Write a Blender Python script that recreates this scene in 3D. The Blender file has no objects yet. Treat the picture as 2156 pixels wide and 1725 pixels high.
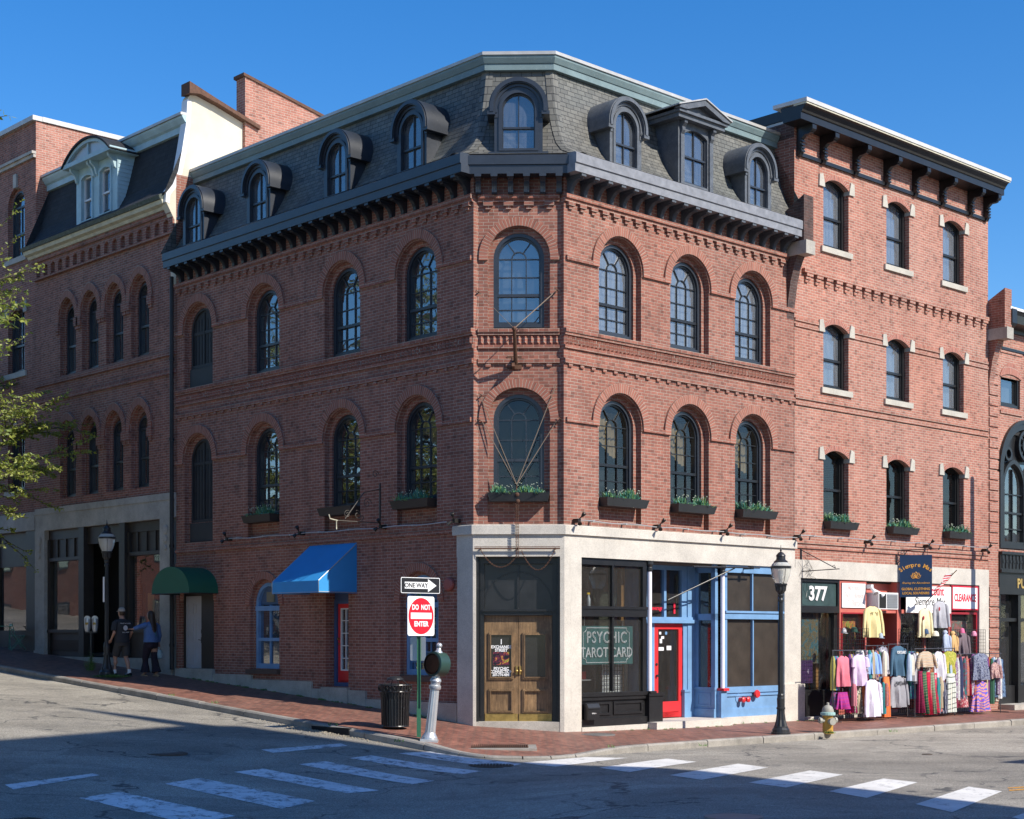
import bpy, bmesh, math, random
from mathutils import Vector, Matrix
from mathutils.geometry import tessellate_polygon
R = math.radians
random.seed(7)
sc = bpy.context.scene
COL = sc.collection

# ------------------------------------------------------------------ camera, sky, sun, exposure
FP, CX, CY, EYE = 3288.0, 1078.0, 1338.0, 1.8
cam = bpy.data.objects.new('camera', bpy.data.cameras.new('camera'))
COL.objects.link(cam)
cam.location = (0, 0, EYE)
cam.rotation_euler = (R(90), 0, 0)
cam.data.sensor_width = 36
cam.data.lens = 36 * FP / 2156
cam.data.shift_y = (CY - 862.5) / 2156
cam.data.clip_end = 3000
sc.camera = cam

SUN_EL = R(39)
SH = Vector((.816, -.5777, 0)).normalized()
S = Vector((SH.x * math.cos(SUN_EL), SH.y * math.cos(SUN_EL), math.sin(SUN_EL)))
w = bpy.data.worlds.new('World'); sc.world = w; w.use_nodes = True
wn = w.node_tree.nodes; wl = w.node_tree.links
sky = wn.new('ShaderNodeTexSky'); sky.sky_type = 'NISHITA'; sky.sun_disc = False
sky.sun_elevation = SUN_EL; sky.sun_rotation = math.atan2(SH.x, SH.y)
sky.air_density = 1.0; sky.dust_density = 0.25; sky.ozone_density = 3.0; sky.altitude = 10
bg = wn['Background']; bg.inputs[1].default_value = 0.125
hs = wn.new('ShaderNodeHueSaturation'); hs.inputs['Saturation'].default_value = 1.38; hs.inputs['Hue'].default_value = .507
wl.new(sky.outputs[0], hs.inputs['Color']); wl.new(hs.outputs[0], bg.inputs[0])
sun = bpy.data.objects.new('sun', bpy.data.lights.new('sun', 'SUN'))
sun.data.energy = 4.5; sun.data.angle = R(.5); sun.data.color = (1, .94, .84)
sun.rotation_euler = S.to_track_quat('Z', 'Y').to_euler()
COL.objects.link(sun)
sc.view_settings.view_transform = 'Standard'; sc.view_settings.look = 'None'
sc.view_settings.gamma = 1; sc.view_settings.exposure = 0.55
sc.render.engine = 'CYCLES'

# ------------------------------------------------------------------ frames of the street walls
A = Vector((-.80, 32.5)); Bc = Vector((1.076, 32.45))
class Face:
    def __init__(s, o, x):
        s.o = o; s.x = x.normalized(); s.n = Vector((s.x.y, -s.x.x))      # outward
        m = Matrix.Identity(4)
        m.col[0][:3] = (s.x.x, s.x.y, 0); m.col[1][:3] = (-s.n.x, -s.n.y, 0)
        m.col[3][:3] = (o.x, o.y, 0); s.M = m
    def px(s, x, y, d=0):
        a = (x - CX) / FP; o = s.o + s.n * d
        t = (a * o.y - o.x) / (s.x.x - a * s.x.y)
        Y = o.y + s.x.y * t
        return t, EYE + (CY - y) * Y / FP
    def t(s, x, d=0): return s.px(x, 0, d)[0]
    def at(s, t, z=0, d=0): return s.M @ Matrix.Translation((t, -d, z))
    def w(s, t, d=0): return s.o + s.x * t + s.n * d
FL = Face(A, Vector((.687, -.7264)))       # left street wall, t runs negative to the left
FC = Face(A, Bc - A)                        # chamfer
FI = Face(A - FC.n * .09, Bc - A)           # brickwork of the chamfer, set back
FR = Face(Bc, Vector((.7265, .6872)))       # right street wall
CL = (Bc - A).length

# ------------------------------------------------------------------ ground heights
def sst(x): x = max(0, min(1, x)); return x * x * (3 - 2 * x)
def road_z(X, Y):
    p = Vector((X, Y))
    tl = -(p - A).dot(FL.x); tr = (p - Bc).dot(FR.x)
    tl = max(-16, min(60, tl)); tr = max(-16, min(60, tr))
    gl = -.22 + .067 * tl; gr = -.425 - .004 * tr
    k = sst((tl - tr + 4) / 8)
    return gl * k + gr * (1 - k)
KW = 2.9
def kerb_h(X, Y):
    d = (Vector((X, Y)) - Vector((.25, 27.6))).length
    return .03 + .10 * sst((d - .9) / 2.0)
def walk_z(X, Y):
    p = Vector((X, Y))
    dl = (p - A).dot(FL.n); dr = (p - Bc).dot(FR.n)
    tl = -(p - A).dot(FL.x); tr = (p - Bc).dot(FR.x)
    k = sst((tl - tr + 4) / 8)
    d = dl * k + dr * (1 - k)
    kk = .03 + .10 * sst((max(abs(tl), abs(tr)) - .5) / 3) if False else kerb_h(X, Y)
    return road_z(X, Y) + kk + .02 * max(0, KW - max(dl, dr))
def gpx(x, y, fn=road_z):
    """ground point seen at photo position (x, y): march out along the sight line, then bisect"""
    a = (x - CX) / FP; b = (CY - y) / FP
    f = lambda Y: fn(a * Y, Y) - (EYE + b * Y)
    Y = 10.0
    while f(Y + .25) < 0 and Y < 120: Y += .25
    lo, hi = Y, Y + .25
    for i in range(30):
        m = (lo + hi) / 2
        if f(m) < 0: lo = m
        else: hi = m
    return Vector((a * lo, lo, fn(a * lo, lo)))

# ------------------------------------------------------------------ materials
MATS = {}
def nt(name):
    m = bpy.data.materials.new(name); m.use_nodes = True
    n = m.node_tree.nodes; l = m.node_tree.links; b = n['Principled BSDF']
    MATS[name] = m
    return m, n, l, b
def mixc(n, l, f, a, b_, bt='MIX'):
    x = n.new('ShaderNodeMix'); x.data_type = 'RGBA'; x.blend_type = bt
    for i, s in ((0, f), (6, a), (7, b_)):
        if hasattr(s, 'is_linked') or hasattr(s, 'links'): l.new(s, x.inputs[i])
        elif isinstance(s, (int, float)): x.inputs[i].default_value = s
        else: x.inputs[i].default_value = (*s[:3], 1)
    return x.outputs[2]
def noise(n, l, vec, scale, detail=4, rough=.6, dist=0):
    t = n.new('ShaderNodeTexNoise'); t.inputs['Scale'].default_value = scale
    t.inputs['Detail'].default_value = detail; t.inputs['Roughness'].default_value = rough
    t.inputs['Distortion'].default_value = dist
    if vec is not None: l.new(vec, t.inputs['Vector'])
    return t.outputs['Fac']
def ramp(n, l, f, stops):
    r = n.new('ShaderNodeValToRGB'); l.new(f, r.inputs[0]); e = r.color_ramp.elements
    while len(e) < len(stops): e.new(.5)
    for k, (p, c) in zip(e, stops):
        k.position = p; k.color = (*c, 1) if not isinstance(c, (int, float)) else (c, c, c, 1)
    return r.outputs[0]
def bump(n, l, h, st, dist=.01, prev=None):
    b = n.new('ShaderNodeBump'); b.inputs['Strength'].default_value = st; b.inputs['Distance'].default_value = dist
    l.new(h, b.inputs['Height'])
    if prev is not None: l.new(prev, b.inputs['Normal'])
    return b.outputs[0]
def coords(n, kind='Object'): return n.new('ShaderNodeTexCoord').outputs[kind]
def dark(c, k): return tuple(x * k for x in c)

def M_brick(name, c1, c2, mort, bw=.21, bh=.0677, ms=.007, rot=0, stain=.35, soot=(.03, .025, .025), rough=.85, wet=0, scale=1):
    m, n, l, b = nt(name)
    uv = coords(n, 'UV')
    mp = n.new('ShaderNodeMapping'); l.new(uv, mp.inputs[0]); mp.inputs['Rotation'].default_value[2] = rot
    nzv = n.new('ShaderNodeTexNoise'); nzv.inputs['Scale'].default_value = 3.0; nzv.inputs['Detail'].default_value = 1; l.new(uv, nzv.inputs['Vector'])
    vm = n.new('ShaderNodeVectorMath'); vm.operation = 'SCALE'; l.new(nzv.outputs['Color'], vm.inputs[0]); vm.inputs['Scale'].default_value = .012
    va = n.new('ShaderNodeVectorMath'); l.new(mp.outputs[0], va.inputs[0]); l.new(vm.outputs[0], va.inputs[1])
    br = n.new('ShaderNodeTexBrick'); l.new(va.outputs[0], br.inputs['Vector'])
    br.inputs['Scale'].default_value = scale; br.inputs['Brick Width'].default_value = bw; br.inputs['Row Height'].default_value = bh
    br.inputs['Mortar Size'].default_value = ms; br.inputs['Mortar Smooth'].default_value = .3; br.inputs['Bias'].default_value = -.1
    br.inputs['Color1'].default_value = (*c1, 1); br.inputs['Color2'].default_value = (*c2, 1); br.inputs['Mortar'].default_value = (*mort, 1)
    # second brick lattice picks odd dark bricks
    wn_ = n.new('ShaderNodeTexWhiteNoise'); wn_.noise_dimensions = '2D'
    sn = n.new('ShaderNodeVectorMath'); sn.operation = 'SNAP'; l.new(va.outputs[0], sn.inputs[0]); sn.inputs[1].default_value = (bw * .5, bh, 1)
    l.new(sn.outputs[0], wn_.inputs['Vector'])
    odd = ramp(n, l, wn_.outputs['Value'], [(0, .55), (.12, .84), (.2, 1), (.85, 1), (1, 1.15)])
    c = mixc(n, l, .8, br.outputs['Color'], odd, 'MULTIPLY')
    big = noise(n, l, uv, .55, 5, .65)
    bigc = ramp(n, l, big, [(.25, .78), (.5, 1), (.75, 1.2)])
    c = mixc(n, l, .8, c, bigc, 'MULTIPLY')
    st = noise(n, l, uv, 1.7, 6, .7, .8)
    stf = ramp(n, l, st, [(.5, 0), (.75, stain)])
    c = mixc(n, l, stf, c, soot)
    mz = n.new('ShaderNodeMapping'); mz.inputs['Scale'].default_value = (3.2, .22, 1); l.new(uv, mz.inputs[0])
    stv = ramp(n, l, noise(n, l, mz.outputs[0], 1.0, 6, .75, .6), [(.40, 1), (.58, .80), (.72, .58)])
    c = mixc(n, l, min(1, stain * 2), c, stv, 'MULTIPLY')
    huev = ramp(n, l, noise(n, l, uv, .28, 3, .6), [(.35, (1.06, .97, .92)), (.65, (.94, 1.03, 1.06))])
    c = mixc(n, l, .8, c, huev, 'MULTIPLY')
    ef = ramp(n, l, noise(n, l, uv, 2.3, 6, .75, 1.5), [(.66, 0), (.8, .35)])
    c = mixc(n, l, ef, c, (.55, .42, .38))
    l.new(c, b.inputs['Base Color'])
    b.inputs['Roughness'].default_value = rough
    fine = noise(n, l, uv, 60, 3)
    inv = n.new('ShaderNodeMath'); inv.operation = 'SUBTRACT'; inv.inputs[0].default_value = 1; l.new(br.outputs['Fac'], inv.inputs[1])
    add = n.new('ShaderNodeMath'); add.operation = 'MULTIPLY_ADD'; l.new(fine, add.inputs[0]); add.inputs[1].default_value = .4; l.new(inv.outputs[0], add.inputs[2])
    l.new(bump(n, l, add.outputs[0], .9, .008), b.inputs['Normal'])
    return m
def M_plain(name, c, rough=.5, metal=0, var=.15, vs=3, bmp=.15, bs=40, spec=.5, chips=0, chipc=(.3, .3, .3)):
    m, n, l, b = nt(name)
    co = coords(n)
    f = noise(n, l, co, vs, 5, .65)
    k = ramp(n, l, f, [(.25, 1 - var), (.75, 1 + var)])
    col = mixc(n, l, 1.0, c, k, 'MULTIPLY')
    if chips:
        cf = ramp(n, l, noise(n, l, co, 22, 6, .8, .3), [(.62 - .1 * chips, 0), (.68 - .1 * chips, 1)])
        mf = n.new('ShaderNodeMath'); mf.operation = 'MULTIPLY'; l.new(cf, mf.inputs[0]); mf.inputs[1].default_value = .7
        col = mixc(n, l, mf.outputs[0], col, chipc)
    l.new(col, b.inputs['Base Color'])
    b.inputs['Roughness'].default_value = rough; b.inputs['Metallic'].default_value = metal
    b.inputs['Specular IOR Level'].default_value = spec
    if bmp: l.new(bump(n, l, noise(n, l, co, bs, 4), bmp, .004), b.inputs['Normal'])
    return m
def M_granite(name, c, var=.12):
    m, n, l, b = nt(name); co = coords(n)
    v = n.new('ShaderNodeTexVoronoi'); v.inputs['Scale'].default_value = 90; l.new(co, v.inputs['Vector'])
    sp = ramp(n, l, v.outputs['Color'], [(0, .55), (.5, 1), (1, 1.25)])
    c1 = mixc(n, l, .55, c, sp, 'MULTIPLY')
    k = ramp(n, l, noise(n, l, co, 1.3, 6, .7), [(.3, 1 - var * 1.6), (.7, 1 + var)])
    c2 = mixc(n, l, 1.0, c1, k, 'MULTIPLY')
    mpz = n.new('ShaderNodeMapping'); mpz.inputs['Scale'].default_value = (6, 6, .35); l.new(co, mpz.inputs[0])
    sf = ramp(n, l, noise(n, l, mpz.outputs[0], 1.2, 5, .7), [(.6, 0), (.78, .45)])
    c3 = mixc(n, l, sf, c2, (.22, .17, .12))
    l.new(c3, b.inputs['Base Color']); b.inputs['Roughness'].default_value = .75
    l.new(bump(n, l, noise(n, l, co, 55, 4), .35, .004), b.inputs['Normal'])
    return m
def M_glass(name, tint=(.9, .95, 1), refl=.10, wob=.25, dust=.0, dustc=(.35, .36, .38)):
    m, n, l, b = nt(name); n.remove(b)
    out = n['Material Output']
    tr = n.new('ShaderNodeBsdfTransparent'); tr.inputs[0].default_value = (*tint, 1)
    gl = n.new('ShaderNodeBsdfGlossy'); gl.inputs['Roughness'].default_value = .015
    lw = n.new('ShaderNodeLayerWeight'); lw.inputs[0].default_value = .5
    pw = n.new('ShaderNodeMath'); pw.operation = 'POWER'; l.new(lw.outputs['Facing'], pw.inputs[0]); pw.inputs[1].default_value = 3.5
    ma = n.new('ShaderNodeMath'); ma.operation = 'MULTIPLY_ADD'; ma.use_clamp = True; l.new(pw.outputs[0], ma.inputs[0]); ma.inputs[1].default_value = .8; ma.inputs[2].default_value = refl
    co = coords(n)
    if wob: l.new(bump(n, l, noise(n, l, co, 1.3, 2, .5), wob, .02), gl.inputs['Normal'])
    mx = n.new('ShaderNodeMixShader'); l.new(ma.outputs[0], mx.inputs[0]); l.new(tr.outputs[0], mx.inputs[1]); l.new(gl.outputs[0], mx.inputs[2])
    last = mx.outputs[0]
    if dust:
        df = n.new('ShaderNodeBsdfDiffuse'); df.inputs[0].default_value = (*dustc, 1)
        mpz = n.new('ShaderNodeMapping'); mpz.inputs['Scale'].default_value = (9, 9, 1.2); l.new(co, mpz.inputs[0])
        f2 = ramp(n, l, noise(n, l, mpz.outputs[0], 2.2, 6, .7), [(.3, dust * .4), (.7, dust)])
        m2 = n.new('ShaderNodeMixShader'); l.new(f2, m2.inputs[0]); l.new(last, m2.inputs[1]); l.new(df.outputs[0], m2.inputs[2]); last = m2.outputs[0]
    l.new(last, out.inputs[0])
    return m
def M_wood(name, c1, c2, rough=.55, sc_=(14, 14, 1.2)):
    m, n, l, b = nt(name); co = coords(n)
    mp = n.new('ShaderNodeMapping'); mp.inputs['Scale'].default_value = sc_; l.new(co, mp.inputs[0])
    f = noise(n, l, mp.outputs[0], 2.5, 8, .7, .6)
    c = ramp(n, l, f, [(.3, c1), (.62, c2), (.8, dark(c2, 1.3))])
    g = ramp(n, l, noise(n, l, co, 2, 5, .7), [(.35, .5), (.65, 1.1)])
    c = mixc(n, l, .9, c, g, 'MULTIPLY')
    l.new(c, b.inputs['Base Color']); b.inputs['Roughness'].default_value = rough
    l.new(bump(n, l, f, .3, .004), b.inputs['Normal'])
    return m
def M_asphalt():
    m, n, l, b = nt('asphalt'); co = coords(n)
    v = n.new('ShaderNodeTexVoronoi'); v.inputs['Scale'].default_value = 70; l.new(co, v.inputs['Vector'])
    sp = ramp(n, l, v.outputs['Color'], [(0, .45), (.55, 1), (1, 1.7)])
    k = ramp(n, l, noise(n, l, co, .35, 7, .7, .5), [(.3, .72), (.7, 1.25)])
    c = mixc(n, l, 1, (.315, .288, .242), sp, 'MULTIPLY'); c = mixc(n, l, 1, c, k, 'MULTIPLY')
    # patches laid at different times, tyre-polished lanes
    pv = n.new('ShaderNodeTexVoronoi'); pv.inputs['Scale'].default_value = .16; pv.distance = 'CHEBYCHEV'; l.new(co, pv.inputs['Vector'])
    c = mixc(n, l, 1, c, ramp(n, l, pv.outputs['Color'], [(.1, .80), (.5, 1), (.9, 1.12)]), 'MULTIPLY')
    mt = n.new('ShaderNodeMapping'); mt.inputs['Rotation'].default_value[2] = R(-43); mt.inputs['Scale'].default_value = (.05, .55, 1); l.new(co, mt.inputs[0])
    c = mixc(n, l, 1, c, ramp(n, l, noise(n, l, mt.outputs[0], 1.0, 4, .6), [(.38, .86), (.5, 1), (.62, 1.12)]), 'MULTIPLY')
    # cracks and tar seams
    v2 = n.new('ShaderNodeTexVoronoi'); v2.feature = 'DISTANCE_TO_EDGE'; v2.inputs['Scale'].default_value = .32
    nz = n.new('ShaderNodeTexNoise'); nz.inputs['Scale'].default_value = 1.5; nz.inputs['Detail'].default_value = 6; l.new(co, nz.inputs['Vector'])
    vm = n.new('ShaderNodeVectorMath'); vm.operation = 'MULTIPLY_ADD'; l.new(nz.outputs['Color'], vm.inputs[0]); vm.inputs[1].default_value = (1.6, 1.6, 0); l.new(co, vm.inputs[2])
    l.new(vm.outputs[0], v2.inputs['Vector'])
    cr = ramp(n, l, v2.outputs['Distance'], [(0, .9), (.006, .8), (.013, 0)])
    msk = ramp(n, l, noise(n, l, co, .5, 3), [(.42, 0), (.55, 1)])
    mm = n.new('ShaderNodeMath'); mm.operation = 'MULTIPLY'; l.new(cr, mm.inputs[0]); l.new(msk, mm.inputs[1])
    c = mixc(n, l, mm.outputs[0], c, (.05, .05, .05))
    oil = ramp(n, l, noise(n, l, co, .9, 5, .6, 1), [(.56, 0), (.72, .6)])
    c = mixc(n, l, oil, c, (.10, .095, .09))
    l.new(c, b.inputs['Base Color']); b.inputs['Roughness'].default_value = .8
    l.new(bump(n, l, v.outputs['Distance'], .6, .006), b.inputs['Normal'])
    return m
def M_paint(name, c, wear=.5):
    m, n, l, b = nt(name); co = coords(n)
    f = noise(n, l, co, 4.5, 9, .8, .4)
    w_ = ramp(n, l, f, [(.60 - .22 * wear, 0), (.68 - .18 * wear, .9)])
    v2 = n.new('ShaderNodeTexVoronoi'); v2.feature = 'DISTANCE_TO_EDGE'; v2.inputs['Scale'].default_value = 1.1
    nz = n.new('ShaderNodeTexNoise'); nz.inputs['Scale'].default_value = 3.5; nz.inputs['Detail'].default_value = 5; l.new(co, nz.inputs['Vector'])
    vm = n.new('ShaderNodeVectorMath'); vm.operation = 'MULTIPLY_ADD'; l.new(nz.outputs['Color'], vm.inputs[0]); vm.inputs[1].default_value = (.7, .7, 0); l.new(co, vm.inputs[2])
    l.new(vm.outputs[0], v2.inputs['Vector'])
    cr = ramp(n, l, v2.outputs['Distance'], [(0, wear), (.008, wear), (.016, 0)])
    mx = n.new('ShaderNodeMath'); mx.operation = 'MAXIMUM'; l.new(w_, mx.inputs[0]); l.new(cr, mx.inputs[1])
    sp = ramp(n, l, noise(n, l, co, 1.2, 5), [(.3, .8), (.7, 1.05)])
    cc = mixc(n, l, 1, c, sp, 'MULTIPLY')
    cc = mixc(n, l, mx.outputs[0], cc, (.07, .068, .066))
    l.new(cc, b.inputs['Base Color']); b.inputs['Roughness'].default_value = .7
    l.new(bump(n, l, noise(n, l, co, 70, 3), .5, .005), b.inputs['Normal'])
    return m

BR = M_brick('brick_corner', (.33, .128, .090), (.245, .090, .064), (.43, .34, .28), ms=.0065)
BRV = M_brick('brick_voussoir', (.35, .135, .094), (.25, .09, .063), (.42, .33, .27), bw=.075, bh=.21, ms=.008, stain=.15)
BR2 = M_brick('brick_right', (.41, .170, .122), (.32, .122, .088), (.54, .44, .36), ms=.0065, stain=.2)
BRV2 = M_brick('brick_right_voussoir', (.40, .145, .105), (.33, .11, .08), (.50, .40, .34), bw=.075, bh=.21, ms=.008, stain=.1)
BR3 = M_brick('brick_left', (.34, .132, .095), (.23, .085, .062), (.40, .32, .27), stain=.4)
BRD = M_brick('brick_sooty', (.12, .06, .05), (.07, .04, .035), (.16, .13, .12), stain=.8)
BRP = M_brick('brick_paving', (.34, .145, .10), (.20, .08, .06), (.17, .13, .10), bw=.2, bh=.1, ms=.009, rot=R(45), stain=.45, soot=(.13, .08, .06), rough=.6)
GR = M_granite('granite', (.55, .51, .45))
GRD = M_granite('granite_grey', (.43, .40, .35), .2)
KERB = M_granite('kerb_granite', (.30, .275, .24), .25)
CONC = M_granite('limestone', (.46, .43, .37))
SLATE = M_brick('slate', (.145, .145, .13), (.095, .098, .09), (.022, .024, .026), bw=.22, bh=.105, ms=.007, stain=.35, soot=(.05, .055, .055), rough=.6)
SHING = M_brick('black_shingle', (.022, .024, .028), (.014, .015, .018), (.006, .006, .007), bw=.28, bh=.13, ms=.006, stain=.3, soot=(.03, .035, .03), rough=.8)
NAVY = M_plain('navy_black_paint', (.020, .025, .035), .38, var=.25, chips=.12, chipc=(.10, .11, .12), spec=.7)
NAVW = M_plain('sunlit_weathered_navy', (.21, .215, .235), .5, var=.3, vs=6, chips=.55, chipc=(.22, .22, .23))  # navy lightened for sun gloss on the right fascia; chips are wear
BLK = M_plain('black_paint', (.014, .014, .015), .35, var=.3, bmp=.25, chips=.15, chipc=(.09, .09, .09))
BROWN = M_plain('dark_brown_paint', (.035, .027, .021), .5, var=.25)
SHUT = M_plain('shutter_board', (.028, .028, .030), .6, var=.25)
TEAL = M_plain('teal_paint', (.15, .215, .225), .55, var=.2, vs=2, chips=.2, chipc=(.45, .47, .45))
TEALD = M_plain('pale_teal_paint', (.36, .50, .54), .55, var=.2, vs=2, chips=.2, chipc=(.5, .52, .5))
LEAD = M_plain('zinc_flashing', (.45, .44, .42), .5, .3, var=.2)
CREAM = M_plain('cream_paint', (.50, .47, .36), .6, var=.25, vs=4, chips=.2, chipc=(.15, .15, .13))
BLUE = M_plain('blue_paint', (.15, .29, .49), .55, var=.2, vs=2, chips=.15, chipc=(.2, .35, .5))
RED = M_plain('red_paint', (.62, .03, .035), .35, var=.12, vs=2)
PINK = M_plain('salmon_paint', (.50, .13, .10), .5, var=.12)
WHITE = M_plain('white_paint', (.72, .71, .71), .4, var=.06)
STUC = M_plain('stucco', (.60, .54, .43), .9, var=.14, vs=.9, bmp=.5, bs=12)
RUST = M_plain('rust', (.10, .045, .025), .8, var=.4, vs=12)
WOOD = M_wood('door_wood', (.125, .072, .034), (.33, .205, .10))
BRASS = M_plain('brass', (.42, .28, .09), .35, .7, var=.4, vs=8)
STEEL = M_plain('silver_paint', (.52, .53, .54), .35, .55, var=.12)
GALV = M_plain('galvanised', (.42, .43, .44), .5, .7, var=.1)
IRON = M_plain('cast_iron', (.028, .029, .031), .38, .2, var=.3, bmp=.3)
DIRT = M_plain('manhole_iron', (.10, .075, .06), .7, .3, var=.3)
GLU = M_glass('window_glass', (.75, .8, .85), .28, .3, .06)
GLR = M_glass('dark_window_glass', (.55, .6, .65), .06, .3, .015)
NAVM = M_plain('sunlit_navy_mid', (.085, .095, .11), .5, var=.35, vs=6, chips=.5, chipc=(.2, .2, .21))  # navy base lightened as lit, for sunny dormers and brackets; chips are wear
GLH = M_glass('hazy_window_glass', (.75, .8, .85), .22, .3, .26, (.50, .55, .62))
GLD = M_glass('dormer_glass', (.6, .65, .7), .24, .3, .16, (.45, .5, .58))
GLS = M_glass('dusty_shop_glass', (.85, .87, .87), .06, .15, .08, (.24, .22, .20))
GLC = M_glass('clear_shop_glass', (.92, .93, .93), .06, .1, .02)
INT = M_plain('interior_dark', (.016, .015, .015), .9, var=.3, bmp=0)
INB = M_plain('sky_reflection_backing', (.10, .115, .13), .8, var=.3, vs=1, bmp=0)  # grey-blue backing colour stands in for sky reflected in the panes
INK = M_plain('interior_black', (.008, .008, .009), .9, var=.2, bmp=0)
ASPH = M_asphalt()
WP = M_paint('white_road_paint', (.75, .73, .69), .18)
WPO = M_paint('worn_road_paint', (.80, .80, .80), .42)
YP = M_paint('yellow_road_paint', (.75, .35, .04), .4)
GRAV = M_plain('earth', (.09, .075, .055), 1, var=.3)

# ------------------------------------------------------------------ mesh builder
WM = {}; KIDS = {}                                     # object name -> world matrix
def tag(o, label=None, cat=None, group=None, kind=None):
    for k, v in (('label', label), ('category', cat), ('group', group), ('kind', kind)):
        if v: o[k] = v
    return o
def put(o, M, parent=None):
    WM[o.name] = M.copy()
    if parent is not None:
        KIDS.setdefault(parent.name, []).append(o)
        o.parent = parent; o.matrix_basis = WM[parent.name].inverted() @ M
    else: o.matrix_basis = M
    return o
def empty(name, loc, label, cat, group=None, rz=0):
    o = bpy.data.objects.new(name, None); COL.objects.link(o); o.empty_display_size = .2
    M = loc.copy() if isinstance(loc, Matrix) else Matrix.Translation(loc) @ Matrix.Rotation(rz, 4, 'Z')
    put(o, M); tag(o, label, cat, group); return o
class MB:
    def __init__(s): s.v = []; s.f = []; s.uv = {}; s.mi = []; s.m = 0; s.pc = []
    def add(s, vs, fs, uvs=None):
        k = len(s.v); s.pc.append((k, len(vs), len(s.f), len(fs))); s.v += [tuple(p) for p in vs]
        for i, f in enumerate(fs):
            if uvs: s.uv[len(s.f)] = uvs[i]
            s.f.append([q + k for q in f]); s.mi.append(s.m)
        return s
    def box(s, x0, x1, y0, y1, z0, z1):
        vs = [(x, y, z) for z in (z0, z1) for y in (y0, y1) for x in (x0, x1)]
        return s.add(vs, [(0, 2, 3, 1), (4, 5, 7, 6), (0, 1, 5, 4), (2, 6, 7, 3), (0, 4, 6, 2), (1, 3, 7, 5)])
    def obox(s, c, u, hw, v, hh, w_, hd):
        c, u, v, w_ = Vector(c), Vector(u).normalized() * hw, Vector(v).normalized() * hh, Vector(w_).normalized() * hd
        vs = [c + u * a + v * b + w_ * d for d in (-1, 1) for b in (-1, 1) for a in (-1, 1)]
        return s.add(vs, [(0, 2, 3, 1), (4, 5, 7, 6), (0, 1, 5, 4), (2, 6, 7, 3), (0, 4, 6, 2), (1, 3, 7, 5)])
    def poly(s, outer, y, holes=()):
        loops = [[Vector((p[0], p[1], 0)) for p in lp] for lp in (outer, *holes)]
        pts = [p for lp in loops for p in lp]
        tris = tessellate_polygon(loops)
        out = []
        for t in tris:
            a, b, c = (pts[i] for i in t)
            cr = (b.x - a.x) * (c.y - a.y) - (b.y - a.y) * (c.x - a.x)
            if abs(cr) < 1e-9: continue
            out.append(t if cr > 0 else (t[0], t[2], t[1]))
        return s.add([(p.x, y, p.y) for p in pts], out)
    def reveal(s, lp, y0, y1, closed=True, skip=None):
        n = len(lp); vs = [(p[0], y0, p[1]) for p in lp] + [(p[0], y1, p[1]) for p in lp]
        return s.add(vs, [(i, (i + 1) % n, n + (i + 1) % n, n + i) for i in range(n if closed else n - 1)])
    def ring(s, o, i_, y, closed=True, arc=False):
        n = len(o); vs = [(p[0], y, p[1]) for p in o] + [(p[0], y, p[1]) for p in i_]
        fs = []; us = []; L = 0
        for k in range(n if closed else n - 1):
            k2 = (k + 1) % n; fs.append((k, n + k, n + k2, k2))
            if arc:
                dl = (Vector(o[k2]) - Vector(o[k])).length; wd = (Vector(o[k]) - Vector(i_[k])).length
                us.append([(L, wd), (L, 0), (L + dl, 0), (L + dl, wd)]); L += dl
        return s.add(vs, fs, us if arc else None)
    def ringsolid(s, o, i_, y0, y1, closed=True, arc=False):
        s.ring(o, i_, y0, closed, arc); s.reveal(o, y0, y1, closed); s.reveal(i_, y0, y1, closed)
        if not closed:
            for k in (0, -1):
                a, b = o[k], i_[k]
                s.add([(a[0], y0, a[1]), (b[0], y0, b[1]), (b[0], y1, b[1]), (a[0], y1, a[1])], [(0, 1, 2, 3)])
        return s
    def prism(s, pts, a0, a1, axis='x'):
        # pts are the other two coordinates in order; axis is the extruded one
        def P(p, a):
            return (a, p[0], p[1]) if axis == 'x' else (p[0], a, p[1]) if axis == 'y' else (p[0], p[1], a)
        n = len(pts); vs = [P(p, a0) for p in pts] + [P(p, a1) for p in pts]
        fs = [(i, (i + 1) % n, n + (i + 1) % n, n + i) for i in range(n)]
        tr = tessellate_polygon([[Vector((p[0], p[1], 0)) for p in pts]])
        fs += [tuple(t) for t in tr] + [tuple(q + n for q in t) for t in tr]
        return s.add(vs, fs)
    def tube(s, pts, r, n=8, cap=True):
        pts = [Vector(p) for p in pts]; rs = r if isinstance(r, (list, tuple)) else [r] * len(pts)
        vs = []; up = Vector((0, 0, 1))
        for i, p in enumerate(pts):
            d = (pts[min(i + 1, len(pts) - 1)] - pts[max(i - 1, 0)]).normalized()
            a = d.cross(up)
            if a.length < .05: a = d.cross(Vector((1, 0, 0)))
            a.normalize(); b = d.cross(a)
            if i and a.dot(pa) < 0 and abs(a.dot(pa)) > abs(b.dot(pa)): a = -a; b = -b
            pa = a
            vs += [p + (a * math.cos(2 * math.pi * k / n) + b * math.sin(2 * math.pi * k / n)) * rs[i] for k in range(n)]
        fs = [(i * n + k, i * n + (k + 1) % n, (i + 1) * n + (k + 1) % n, (i + 1) * n + k) for i in range(len(pts) - 1) for k in range(n)]
        if cap: fs += [tuple(range(n))[::-1], tuple((len(pts) - 1) * n + k for k in range(n))]
        return s.add(vs, fs)
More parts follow.
